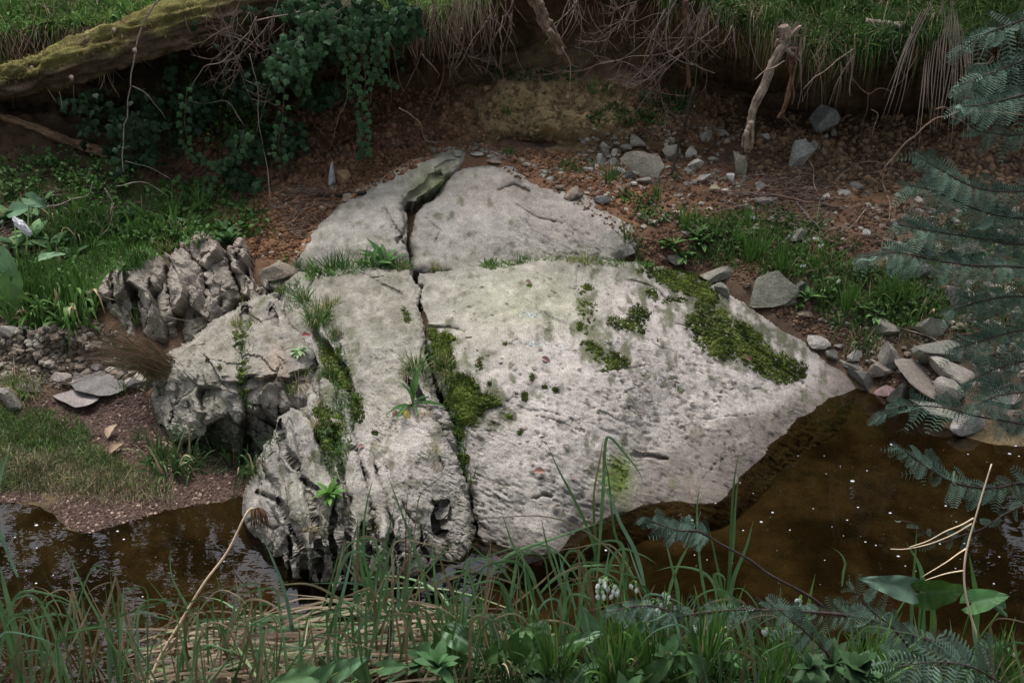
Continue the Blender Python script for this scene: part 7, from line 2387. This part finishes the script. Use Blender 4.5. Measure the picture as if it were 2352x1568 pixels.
for key, f, w, c, tip, pts in [
    ('left', TG, 6, RG, None, ((410, 700), (460, 800), (560, 1020), (650, 1190), (720, 1400), (760, 1568))),
    ('mid', TG, 5, RG, None, ((1085, 690), (1095, 880), (1180, 1050), (1300, 1250), (1360, 1400))),
    ('left', TG, 4, RGD, None, ((260, 820), (340, 980), (420, 1100), (500, 1400), (520, 1568))),
    ('far_left', TG, 12, RG, None, ((0, 820), (40, 1000), (110, 1300), (150, 1568))),
    ('far_left', TG, 12, RGD, None, ((-30, 930), (10, 1100), (60, 1300), (110, 1568))),
    ('far_left', TG, 9, RG, None, ((-10, 1080), (60, 1300), (120, 1500), (140, 1600))),
    ('far_left', TG, 7, (.09, .16, .10), None, ((66, 60), (40, 130), (10, 230), (-20, 340), (-40, 500))),
    ('mid', TG, 4, RGD, None, ((1370, 860), (1410, 1000), (1430, 1300), (1440, 1420))),
    ('mid', TG, 4, TAN, None, ((1480, 760), (1530, 1050), (1580, 1300), (1600, 1420))),
    ('mid', TG, 7, (.08, .14, .09), None, ((1640, 560), (1740, 780), (1820, 1000), (1870, 1250), (1890, 1350))),
    ('far_left', TG, 5, (.20, .14, .09), None, ((205, 942), (100, 1080), (0, 1200), (-60, 1280))),
    ('left', TG, 3, TAN, None, ((200, 945), (300, 980), (360, 1060), (400, 1150))),
    ('far_left', TG, 5, TAN, None, ((-20, 1330), (90, 1420), (150, 1500), (200, 1600))),
    ('mid', TG, 6, RG, None, ((1000, 1215), (1240, 1172), (1450, 1160), (1700, 1190), (1850, 1310), (1900, 1400))),
    ('mid', TG, 5, TAN, None, ((1750, 1040), (1660, 1140), (1560, 1250), (1350, 1390))),
    ('mid', TG, 3, DBR, None, ((1450, 740), (1520, 900), (1650, 1040), (1700, 1300))),
    ('left', TG, 4, RG, None, ((930, 890), (1050, 1040), (1160, 1190), (1250, 1400))),
    ('left', TG, 4, RGD, None, ((705, 850), (715, 1000), (740, 1150), (780, 1400))),
    ('left', TG, 3, TAN, None, ((475, 765), (460, 900), (470, 1100), (480, 1300))),
    ('left', TG, 5, RG, None, ((780, 1230), (700, 1300), (690, 1450), (700, 1568))),
    ('left', TG, 6, (.09, .15, .09), None, ((100, 1380), (250, 1360), (400, 1440), (430, 1568))),
    ('left', TG, 5, RG, None, ((200, 1440), (210, 1300), (250, 1200), (370, 1165))[::-1]),
    ('mid', TG, 5, DBR, None, ((1420, 1200), (1410, 1300), (1450, 1400), (1500, 1568))),
    ('mid', TG, 5, DBR, None, ((1185, 1100), (1180, 1250), (1200, 1450), (1190, 1568))),
    ('left', TG, 6, RGD, None, ((150, 1420), (300, 1335), (600, 1200), (850, 1110), (1100, 1030), (1310, 990))[::-1]),
    ('mid', TG, 5, TAN, None, ((2180, 775), (2250, 870), (2352, 950), (2450, 1050))),
    ('front', TG, 5, (.30, .27, .16), None, ((1600, 920), (1800, 937), (1960, 935), (2100, 990), (2330, 1140), (2420, 1230))),
    ('front', TH, 6, RG, None, ((385, 240), (430, 370), (490, 530), (530, 640), (600, 850), (650, 1050), (680, 1180))),
    ('front', TH, 3, DBR, None, ((520, 280), (500, 500), (500, 900), (510, 1150), (515, 1250))),
    ('front', TH, 6, RGD, None, ((430, 420), (390, 600), (350, 760), (310, 900), (290, 1100))),
    ('front', TH, 4, RG, None, ((300, 230), (250, 420), (230, 600), (240, 900))),
    ('front', TH, 2.4, TAN, None, ((820, 190), (700, 270), (590, 370), (560, 560), (520, 800))),
    ('right', TH, 6, RGD, None, ((1390, 20), (1470, 200), (1560, 370), (1650, 560), (1700, 700), (1720, 850))),
    ('right', TH, 5, RGD, (.30, .16, .06), ((1765, -30), (1745, 100), (1700, 350), (1700, 520), (1710, 700))),
    ('right', TH, 5, RGD, None, ((1745, 60), (1790, 250), (1830, 600), (1900, 750), (1920, 850))),
    ('right', TH, 6, RG, None, ((2020, 300), (1980, 210), (1900, 110), (1800, 0), (1770, 60), (1760, 300), (1740, 600))),
    ('right', TH, 7, (.09, .155, .10), None, ((1660, 235), (1750, 300), (1820, 420), (1870, 550), (1950, 700), (2000, 850), (2020, 950))),
    ('right', TH, 4, (.36, .31, .22), None, ((860, 510), (1000, 520), (1300, 500), (1500, 530), (1650, 600), (1780, 700), (1860, 790), (1880, 900))),
    ('centre', TH, 6, RG, None, ((1780, 530), (1600, 590), (1400, 660), (1200, 730), (1100, 800), (1020, 900))),
    ('centre', TH, 5, RG, None, ((1100, 440), (1150, 600), (1190, 700), (1300, 860), (1340, 980))),
    ('front', TH, 6, (.08, .14, .09), None, ((-140, 935), (0, 930), (150, 930), (300, 960), (450, 1040), (540, 1100), (650, 1250))),
    ('front', TH, 5, TAN, None, ((0, 1000), (150, 1080), (300, 1190), (360, 1270))),
    ('centre', TH, 5, RG, None, ((860, 640), (1000, 760), (1100, 830), (1200, 960))),
    ('front', TH, 5, RG, None, ((820, 640), (700, 780), (540, 960), (430, 1080), (380, 1180))),
    ('centre', TH, 6, TAN, None, ((1215, 712), (1000, 810), (850, 880), (700, 930), (480, 1040))),
    ('centre', TH, 4, TAN, None, ((640, 800), (780, 820), (950, 860), (1180, 930), (1250, 1000))),
    ('front', TH, 4, TAN, None, ((640, 800), (560, 930), (510, 1050), (500, 1150))),
    ('front', TH, 5, (.26, .18, .12), None, ((400, 900), (430, 1100), (470, 1350), (510, 1568))),
    ('centre', TH, 7, (.32, .23, .15), None, ((990, 1080), (1000, 1200), (1020, 1380), (1040, 1568))),
    ('centre', TH, 3, TAN, None, ((1190, 790), (1000, 960), (860, 1130), (760, 1350), (700, 1568))),
    ('right', TH, 6, RG, None, ((1490, 980), (1480, 880), (1530, 740), (1600, 728), (1640, 800), (1650, 900))[::1]),
    ('right', TH, 5, RG, None, ((1950, 830), (1800, 815), (1600, 830), (1450, 900), (1350, 1000))),
    ('pool', TH, 4, RG, None, ((2320, 660), (2250, 780), (2190, 930), (2170, 1050))),
    ('front', TH, 7, RGD, None, ((190, 490), (195, 650), (220, 850), (270, 1100), (280, 1300))),
    ('front', TH, 8, RGD, None, ((205, 600), (240, 800), (290, 1000), (320, 1300))),
    ('front', TH, 6, RG, None, ((470, 560), (400, 720), (350, 900), (330, 1200))),
    ('front', TH, 9, DBR, None, ((410, 1080), (400, 1200), (385, 1350), (330, 1568))),
    ('centre', TH, 6, RG, None, ((665, 640), (680, 850), (700, 1100), (740, 1330))),
    ('centre', TH, 5, RGD, None, ((900, 760), (920, 900), (980, 1080), (1010, 1250))),
    ('centre', TH, 5, RG, None, ((1210, 670), (1260, 800), (1330, 950), (1400, 1100))),
    ('right', TH, 5, RG, None, ((1360, 500), (1390, 650), (1430, 800), (1500, 980))),
    ('centre', TH, 5, (.26, .18, .12), None, ((1045, 620), (1030, 800), (1010, 1000), (1000, 1150))),
    ('pool', TH, 6, TAN, None, ((1860, 1290), (1900, 1400), (1960, 1600))),
    ('pool', TH, 6, (.22, .15, .11), None, ((1860, 1430), (1790, 1500), (1700, 1600))),
    ('pool', TI, 7, RGD, None, ((532, 90), (495, 350), (480, 700), (472, 900), (460, 1050))),
    ('pool', TI, 5, RG, None, ((538, 180), (510, 450), (500, 650), (480, 850))),
    ('pool', TI, 5, RG, None, ((285, 280), (265, 500), (290, 850), (340, 1100))),
    ('pool', TI, 7, RG, None, ((625, 530), (580, 700), (500, 900), (470, 1100))),
    ('pool', TI, 6, RGD, None, ((340, 570), (390, 800), (430, 1000), (440, 1100))),
    ('pool', TI, 5, RG, None, ((0, 850), (130, 825), (280, 850), (370, 930), (400, 1090))[::1]),
    ('pool', TI, 5, RG, None, ((230, 660), (150, 820), (100, 950), (60, 1100))),
    ('pool', TI, 6, RG, None, ((60, 640), (100, 800), (140, 960), (150, 1100))),
    ('pool', TI, 7, (.07, .13, .05), None, ((440, 1000), (440, 900), (390, 870), (380, 900), (420, 1020), (440, 1150))),
    ('pool', TI, 16, (.06, .13, .035), None, ((800, 950), (790, 1150), (770, 1300), (770, 1500))),
    ('pool', TI, 12, (.06, .13, .035), None, ((1020, 870), (980, 1050), (970, 1150), (975, 1300))),
    ('pool', TI, 8, (.07, .14, .04), None, ((1000, 1270), (900, 1265), (850, 1285), (820, 1400), (820, 1568))),
    ('pool', TI, 10, (.06, .13, .035), None, ((1020, 1240), (1030, 1350), (1000, 1500), (980, 1600))),
    ('pool_right', TI, 12, (.06, .12, .045), None, ((1600, 670), (1690, 830), (1705, 1000), (1690, 1350), (1690, 1500))),
    ('pool_right', TI, 7, (.06, .12, .045), None, ((1670, 560), (1655, 800), (1640, 1000), (1630, 1250))),
    ('pool_right', TI, 10, (.06, .13, .035), None, ((2000, 740), (2030, 900), (2050, 1050), (2045, 1300))),
    ('pool_right', TI, 13, (.06, .13, .035), None, ((1720, 930), (1765, 1050), (1770, 1200), (1760, 1350))),
    ('pool_right', TI, 10, (.06, .12, .04), None, ((1540, 1200), (1600, 1300), (1610, 1450), (1600, 1600))),
    ('pool_right', TI, 6, (.05, .10, .035), None, ((2200, 1180), (2240, 1350), (2250, 1568), (2255, 1650))),
    ('pool_right', TI, 2.4, TAN, None, ((1360, 1050), (1290, 1280), (1180, 1568), (1160, 1640))),
    ('pool_right', TI, 2.4, TAN, None, ((1370, 1230), (1440, 1400), (1500, 1568), (1510, 1640))),
    ('pool', TI, 4, RG, None, ((1120, 700), (1180, 740), (1210, 800), (1200, 860), (1190, 950))),
]:
    reed(key, f(*pts), w, c, tip)
# random extra blades in each clump
for key, u0, u1, v0, v1, n in (('far_left', -20, 120, 1330, 1480, 18), ('left', 120, 340, 1300, 1500, 46), ('mid', 360, 640, 1330, 1500, 44), ('mid', 560, 820, 1370, 1500, 34), ('front', 780, 960, 1220, 1420, 50), ('centre', 960, 1260, 1260, 1440, 70), ('right', 1260, 1480, 1230, 1400, 46), ('pool', 1480, 1720, 1330, 1480, 44), ('pool', 1700, 2050, 1400, 1500, 40), ('pool_right', 2050, 2340, 1400, 1520, 26)):
    for i in range(n):
        tu, tv = random.uniform(u0, u1), random.uniform(v0, v1)
        ln = random.uniform(120, 260)
        dx = random.uniform(-80, 80) if random.random() < .6 else random.uniform(-190, 190)
        c = random.choice([RG, RG, RGD, RGD, (.08, .14, .09), TAN, (.2, .15, .09)])
        if random.random() < .3:      # bent over blade
            e = -math.copysign(random.uniform(60, 150), dx)
            reed(key, [(tu + e, tv + random.uniform(10, 90)), (tu + e * .6, tv + 8), (tu, tv), (tu + dx * .4, tv + ln * .4), (tu + dx * .7, tv + ln)], random.uniform(2.5, 6), c)
            continue
        reed(key, [(tu, tv), (tu + dx * .25, tv + ln * .35), (tu + dx * .8, tv + ln)], random.uniform(2.5, 6.5), c)

# mat of fallen dead reeds
rt = thing('dead_reed_mat', drop(-.3, 2.7, 1.5), 'mat of fallen tan reed blades at the near water edge', 'dead reeds')
g = np.array(rt.location)
for i in range(230):
    u, v = random.uniform(450, 1080), random.uniform(1370, 1570)
    if v < 1370 + abs(u - 880) * .4:
        v = random.uniform(1450, 1570)
    z = random.uniform(.02, .13)
    p = np.array(pix(u, v, float(y_at(u, v, z))))
    al = random.gauss(.15, .3 if random.random() < .6 else 1.0) + (math.pi if random.random() < .5 else 0)
    ln = random.uniform(.12, .42)
    d = np.array([math.cos(al), math.sin(al) * .55, random.uniform(-.04, .16)])
    a = Acc()
    c = random.choice([(.27, .21, .14), (.20, .15, .095), (.33, .26, .18), (.13, .09, .06), (.09, .12, .055), (.06, .10, .045), (.10, .065, .045)])
    bend = np.array([random.uniform(-.05, .05), random.uniform(-.06, .06), random.uniform(.0, .08)])
    ribbon(a, smooth_line([p - d * ln, p - d * ln * .3 + bend, p + d * ln * .35 + bend * .8, p + d * ln + [0, 0, -.03]], 3), random.uniform(.004, .012), jit(c, .25), .25, facing=(random.uniform(-.3, .3), -.6, 1))
    a.build('fallen_blade', M_DRY if c[0] > c[1] else M_REED, rt, g)

# arum and other foreground leaves
AV, AD, ALt = (.035, .085, .028), (.035, .085, .020), (.085, .15, .085)
arum('arum_plant', 'white-veined arum leaves in the middle foreground', [(1080, 1480, 2.5, -30, 95, 60, AV, .8, UPF), (1130, 1505, 2.48, 200, 60, 50, AD, 0, UPF), (1247, 1490, 2.5, -85, 100, 44, AV, .85, (0, -1, .5)), (1330, 1470, 2.5, 38, 110, 46, AV, .85, UPF), (1190, 1500, 2.45, -100, 70, 60, AD, 0, (0, -1, .6))])
arum('arum_plant', 'broad pale green leaf and its neighbours behind the white-veined leaves', [(1130, 1432, 2.6, 120, 60, 40, ALt, 0, UPF), (1350, 1425, 2.6, 110, 80, 46, ALt, 0, (0, -1, .4)), (1215, 1450, 2.6, 170, 70, 44, (.07, .14, .05), 0, UPF), (1010, 1480, 2.5, 100, 70, 44, AD, 0, UPF)])
arum('arum_plant', 'smooth green leaves at the bottom left of centre', [(665, 1560, 2.4, 180, 95, 50, (.07, .13, .055), 0, UPF), (745, 1545, 2.4, 60, 80, 42, (.07, .14, .06), .0, UPF), (800, 1530, 2.42, 45, 90, 46, (.08, .15, .075), 0, UPF), (835, 1550, 2.42, -60, 60, 40, (.07, .13, .05), 0, UPF), (905, 1530, 2.45, 20, 60, 36, (.06, .12, .05), 0, UPF)])
arum('arum_plant', 'large grey-green arrow leaf standing over the right pool', [(2050, 1345, 2.62, 155, 135, 62, (.10, .17, .12), .25, (.1, -1, .7))])
arum('arum_plant', 'large dark green leaf right of the grey-green arrow leaf', [(2170, 1360, 2.62, 10, 100, 80, (.035, .080, .015), .1, (.2, -1, .2))])
arum('arum_plant', 'curled dark leaf on its own stalk at the lower right', [(2270, 1375, 2.6, 35, 80, 60, (.03, .08, .025), .1, (-.5, -.6, 1)), (2290, 1390, 2.6, 140, 50, 44, (.03, .075, .025), .1, (.5, -.6, 1))])
arum('arum_plant', 'arum leaves at the bottom edge right of centre', [(1420, 1540, 2.4, 100, 80, 50, (.06, .12, .04), 0, UPF), (1520, 1530, 2.4, 60, 70, 46, (.06, .12, .045), 0, UPF), (1600, 1520, 2.42, 120, 70, 46, (.07, .13, .055), 0, UPF), (1330, 1550, 2.4, 70, 70, 44, AV, .6, UPF)])
for i in range(85):
    u, v = random.uniform(960, 2300), random.uniform(1440, 1600)
    y = random.uniform(2.32, 2.7)
    p = np.array(pix(u, v, y))
    g = drop(p[0], p[1], 1.5)
    g = g + np.array([0, 0, max(0, p[2] - g[2] - .10)]) * 0
    rosette(np.array([p[0], p[1], max(g[2], p[2] - .12)]), random.randint(9, 16), (DOCK, LANCE, (IVY_V, IVY_T))[i % 3], M_LEAF, 'leafy_plant', 'low leafy plant of the dense green foreground undergrowth', 'plant', random.uniform(.045, .085), jit((.036, .078, .030), .35), (-.1, 1.4), 'leafy plants of the foreground undergrowth', random.uniform(0, 6), (1.3, 2.2, 1.0)[i % 3])
for i in range(120):
    u = random.uniform(1040, 2352)
    v = random.uniform(1400 + 60 * (u > 1700), 1600)
    y = random.uniform(2.35, 2.85)
    p = np.array(pix(u, v, y))
    o = bpy.data.objects.new('leek_clump', random.choice(TF_['upright'] + TF_['strap']))
    COL.objects.link(o)
    g = drop(p[0], p[1], 1.5)
    o.location = [p[0], p[1], float(max(g[2], p[2] - .16))]
    s = random.uniform(.8, 1.25)
    o.scale = (s, s, s)
    o.rotation_euler = (random.uniform(-.1, .2), random.uniform(-.2, .2), random.uniform(0, 6.28))
    tag(o, 'grassy clump of three-cornered leek leaves in the foreground undergrowth', 'grass', 'leek clumps in the foreground')

# white bell flowers
def bell():
    a = Acc()
    for k_ in range(5):
        t = k_ * 2 * math.pi / 5
        d = np.array([math.cos(t) * .32, math.sin(t) * .32, -1.0])
        d /= np.linalg.norm(d)
        V = LANCE[0] * [2.4, 1, .6]
        M = frames(np.array([d]), np.array([[math.cos(t), math.sin(t), .3]]))[0]
        a.add(V @ M.T, LANCE[1], None, (.80, .82, .80))
    return mk('flower', np.concatenate(a.V), np.concatenate(a.Q), None, np.concatenate(a.C), M_WHITE, link=False).data


BELL = bell()


def leek_flower(u, v, n, label, y=None, r=14, group=None, sc=.020):
    if y is None:
        y = 2.62
    p = np.array(pix(u, v, y))
    g = drop(p[0], p[1] + .04, 1.5)
    g = np.array([g[0], g[1], max(g[2], p[2] - .32)])
    rt = thing('white_flower', g, label, 'flower', group)
    a = Acc()
    tube(a, smooth_line([g, (g + p) / 2 + [.01, .01, .02], p + [0, 0, .012]], 4), .0022, (.09, .17, .05), 5)
    k = pxm(p)
    bells = []
    for i in range(n):
        q = p + np.array([random.uniform(-r, r) / k, random.uniform(-r, r) / k, random.uniform(-r * .6, r * .3) / k])
        tube(a, [p + [0, 0, .012], (p + q) / 2 + [0, 0, .014], q], .0008, (.10, .18, .06), 3, cap=False)
        bells.append(put_leaf(BELL, 'flower', q, (random.uniform(-.4, .4), 1, random.uniform(-.3, .3)), (random.uniform(-.4, .4), random.uniform(-.5, .1), 1), sc * random.uniform(.8, 1.2), rt, g))
    stm = a.build('stem', M_REED, rt, g)
    for o in bells:
        o.parent = stm


for u, v, n, lab in [(1393, 1335, 9, 'topmost cluster of white bells above the feathery spray'), (1375, 1350, 6, 'white bells just left of the topmost cluster'), (1415, 1350, 6, 'white bells just right of the topmost cluster'), (1460, 1342, 2, 'lone white bell right of the topmost clusters'),
                     (1480, 1395, 9, 'left part of the large white cluster in the foreground'), (1510, 1385, 9, 'middle part of the large white cluster in the foreground'), (1540, 1390, 6, 'right part of the large white cluster in the foreground'), (1530, 1370, 4, 'white bells above the large white cluster'),
                     (1605, 1425, 5, 'white bells on the level dark branch'), (1655, 1450, 5, 'white bells below the level dark branch'), (1650, 1515, 6, 'white bells near the bottom edge'), (1600, 1568, 5, 'white bells at the bottom edge, right of centre'), (1645, 1545, 3, 'small white bells at the bottom edge'),
                     (1425, 1452, 3, 'single drooping white bells between leaves'), (1195, 1450, 3, 'white bells behind the white-veined leaves, left'), (1240, 1440, 2, 'white bells behind the white-veined leaves, right'), (840, 1497, 7, 'white cluster left of centre among dead reeds'),
                     (752, 1520, 5, 'white bells beside the smooth green leaves'), (1765, 1450, 5, 'white bells under the foreground branch'), (2155, 1468, 3, 'white bells at the lower right'), (2310, 1495, 3, 'small white flowers at the right edge'), (1840, 1375, 3, 'small white bells on the feathery spray'), (1500, 1410, 3, 'white bells below the large white cluster')]:
    leek_flower(u, v, n, lab, r=10 + n * 1.2)
for u, v, lab in [(185, 482, 'white star flower on the left bank slope'), (352, 545, 'white flower behind the left jagged block'), (400, 565, 'white flowers in the gap of the jagged rocks'), (1818, 540, 'white bell above the tall dock-like tuft'), (1729, 497, 'white bell below the long fallen branch'), (1926, 640, 'white bell on the right slope'),
                  (2072, 618, 'white bells above the tallest bright tuft'), (1845, 605, 'small white bell right of the tall dock-like tuft'), (1888, 560, 'tiny white bell near the small pale stone'), (1592, 240, 'white bell on the green bank patch'), (72, 597, 'white bell left of the arching pale leaf')]:
    p, n_ = hit(u, v)
    leek_flower(u, v, 3, lab, y=float(p[1] - .08), r=6, sc=.016)

# foam flecks on the water
V0, T0 = ICO[2]
FM = mk('foam_fleck', V0 * [1, .8, .12], None, T0, (.50, .52, .55), M_FOAM, link=False).data
fl = [(f_(p)[0], s) for f_, p, s in [(TG, (232, 560), 6), (TG, (95, 637), 3), (TG, (750, 598), 4.5), (TG, (235, 705), 3), (TG, (98, 850), 5), (TG, (230, 930), 4), (TG, (340, 878), 2.5), (TG, (790, 650), 4), (TG, (1430, 790), 2.5), (TG, (910, 1015), 3), (TG, (168, 850), 2.5), (TG, (355, 560), 2),
      (TI, (910, 118), 2), (TI, (1077, 118), 2), (TI, (1505, 45), 4.5), (TI, (1258, 279), 7), (TI, (1350, 213), 3), (TI, (1180, 185), 2), (TI, (1090, 232), 2), (TI, (1293, 446), 3.5), (TI, (748, 479), 4.5), (TI, (676, 539), 5), (TI, (560, 593), 3), (TI, (858, 591), 3), (TI, (1007, 455), 2.5), (TI, (1224, 527), 3.5),
      (TI, (1340, 667), 3.5), (TI, (1407, 688), 3), (TI, (1550, 758), 5), (TI, (1595, 820), 2.5), (TI, (1498, 482), 5), (TI, (1852, 437), 4), (TI, (1920, 538), 2.5), (TI, (1815, 679), 3.5), (TI, (1972, 677), 3.5), (TI, (2025, 342), 4), (TI, (2260, 105), 5.5), (TI, (2300, 55), 4.5), (TI, (2320, 120), 3), (TI, (1995, 108), 3),
      (TI, (250, 750), 2.5), (TI, (330, 780), 2), (TI, (237, 527), 3.5), (TI, (266, 600), 2.5), (TI, (384, 420), 3), (TI, (540, 290), 2.5), (TI, (625, 357), 2), (TI, (2195, 762), 3), (TI, (2160, 933), 3.5), (TI, (1915, 835), 2.5), (TI, (1080, 783), 2.5), (TI, (1200, 628), 2), (TI, (1127, 570), 2), (TI, (490, 800), 2.5), (TI, (555, 1047), 4),
      (TH, (1775, 720), 4.5), (TH, (1640, 800), 4), (TH, (1712, 747), 3), (TH, (2320, 527), 3)]]
for (u, v), s in fl:
    p = pix(u, v, float(y_at(u, v, .004)))
    o = bpy.data.objects.new('foam_fleck', FM)
    COL.objects.link(o)
    o.location = p.tolist()
    k = s * .72 / pxm(p)
    o.scale = (k, k, k)
    o.rotation_euler = (0, 0, random.uniform(-.4, .4))
    tag(o, 'small white fleck of foam floating on the brown water', 'foam', 'foam flecks on the water')
acc = Acc()
n = 90
u = np.concatenate([RNG.uniform(0, 560, 40), RNG.uniform(1500, 2352, 50)])
v = np.concatenate([RNG.uniform(1180, 1500, 40), RNG.uniform(930, 1420, 50)])
P = np.array([pix(a, b, float(y_at(a, b, .003))) for a, b in zip(u, v)])
clods(acc, P, RNG.uniform(.001, .002, n), (.40, .41, .43), .2)
o = acc.build('foam_specks', M_FOAM)
tag(o, 'tiny specks of foam and pollen on the water', 'foam', kind='stuff')

# ================================================================== TREES BEHIND THE BANK (seen in the water)
def tree(x, y, h, cw, n, label, lean=0.0, gap=.15, base_h=.3, cls=34, leaf=1.0, lw=1.7):
    g = drop(x, min(y, 9.0), 8.0)
    z0 = g[2] - .1
    rt = thing('tree', (x, y, z0), label, 'tree')
    b = np.array([x, y, z0])
    a = Acc()
    top = np.array([x + lean, y, z0 + h])
    tr = smooth_line([b, b * .6 + top * .4 + [random.uniform(-.3, .3), 0, 0], b * .3 + top * .7 + [random.uniform(-.3, .3), .2, 0], top], 6)
    tube(a, tr, np.linspace(.035 * h * .6, .02, len(tr)), (.12, .10, .085), 8, .15)
    tips = []
    for i in range(cls):
        t = random.uniform(base_h, .98)
        p = tr[int(t * (len(tr) - 1))]
        al = random.uniform(0, 6.28)
        r = cw * random.uniform(.3, 1) * (1.1 - .6 * abs(t - .55))
        q = p + np.array([math.cos(al) * r, math.sin(al) * r * .8, random.uniform(.1, .9)])
        tube(a, smooth_line([p, (p + q) / 2 + [0, 0, -.1], q], 3), np.linspace(.035, .01, 7), (.11, .09, .075), 4, .1, cap=False)
        tips.append(q)
    a.build('trunk', M_WOOD, rt, b)
    tips = np.array(tips)
    ci = RNG.integers(0, len(tips), n)
    P = tips[ci] + RNG.normal(0, .28, (n, 3)) * [1.2, 1.2, .75]
    c = Acc()
    k = RNG.random((n, 1))
    stamp(c, LANCE[0] * [lw, 1, 1], q2t(LANCE[1]), P, frames(np.array([0, 0, -1.0]) + RNG.normal(0, .7, (n, 3)), RNG.normal(0, 1, (n, 3))), RNG.uniform(.10, .20, n) * leaf, np.array((.025, .045, .018)) * (1 - k) + np.array((.06, .09, .035)) * k)
    c.build('crown', M_LEAF, rt, b)


tree(-4.6, 10.5, 8.5, 1.5, 1700, 'slender tree behind the bank, leftmost, mirrored in the left pool', .4, lw=3.6, base_h=.1, leaf=1.2)
tree(-1.9, 12.0, 9.0, 1.3, 1300, 'open crowned tree behind the bank, mirrored between sky gaps', -.3, lw=3.6, base_h=.1, leaf=1.2)
tree(.3, 10.2, 10.5, 2.2, 9000, 'dense tree standing behind the middle of the bank', .3, cls=80, leaf=1.4, lw=4.5, base_h=.06)
tree(2.4, 10.6, 11.5, 2.3, 8000, 'dense tree standing behind the bank right of the middle', 0, cls=90, leaf=1.4, lw=4.5, base_h=.06)
tree(4.8, 11.0, 11.5, 2.4, 8500, 'dense tree standing behind the right part of the bank', -.3, cls=90, leaf=1.4, lw=4.5, base_h=.06)
tree(7.6, 11.5, 11, 2.4, 8000, 'dense tree standing behind the bank, rightmost', 0, cls=80, leaf=1.4, lw=4.5, base_h=.06)
tree(-6.9, 10.8, 9.0, 2.0, 2200, 'broad tree standing behind the bank beyond the left pool', 0, cls=44, lw=3.6, base_h=.08, leaf=1.2)
for i, (tx, ty, th, tn) in enumerate(((-7, -2.5, 8, 'far left'), (-3.5, -4.5, 9, 'left'), (0.5, -5.5, 9.5, 'middle'), (4.2, -4.2, 9, 'right'), (7.5, -1.5, 8.5, 'far right'), (-9, 3.5, 8, 'upstream'), (9, 4.5, 8, 'downstream'))):  # out-of-view trees around the camera, added to cut low sky fill
    tree(tx, ty, th, 2.3, 5200, 'unseen leafy tree added on the near bank, ' + tn, 0, cls=46, leaf=1.7)
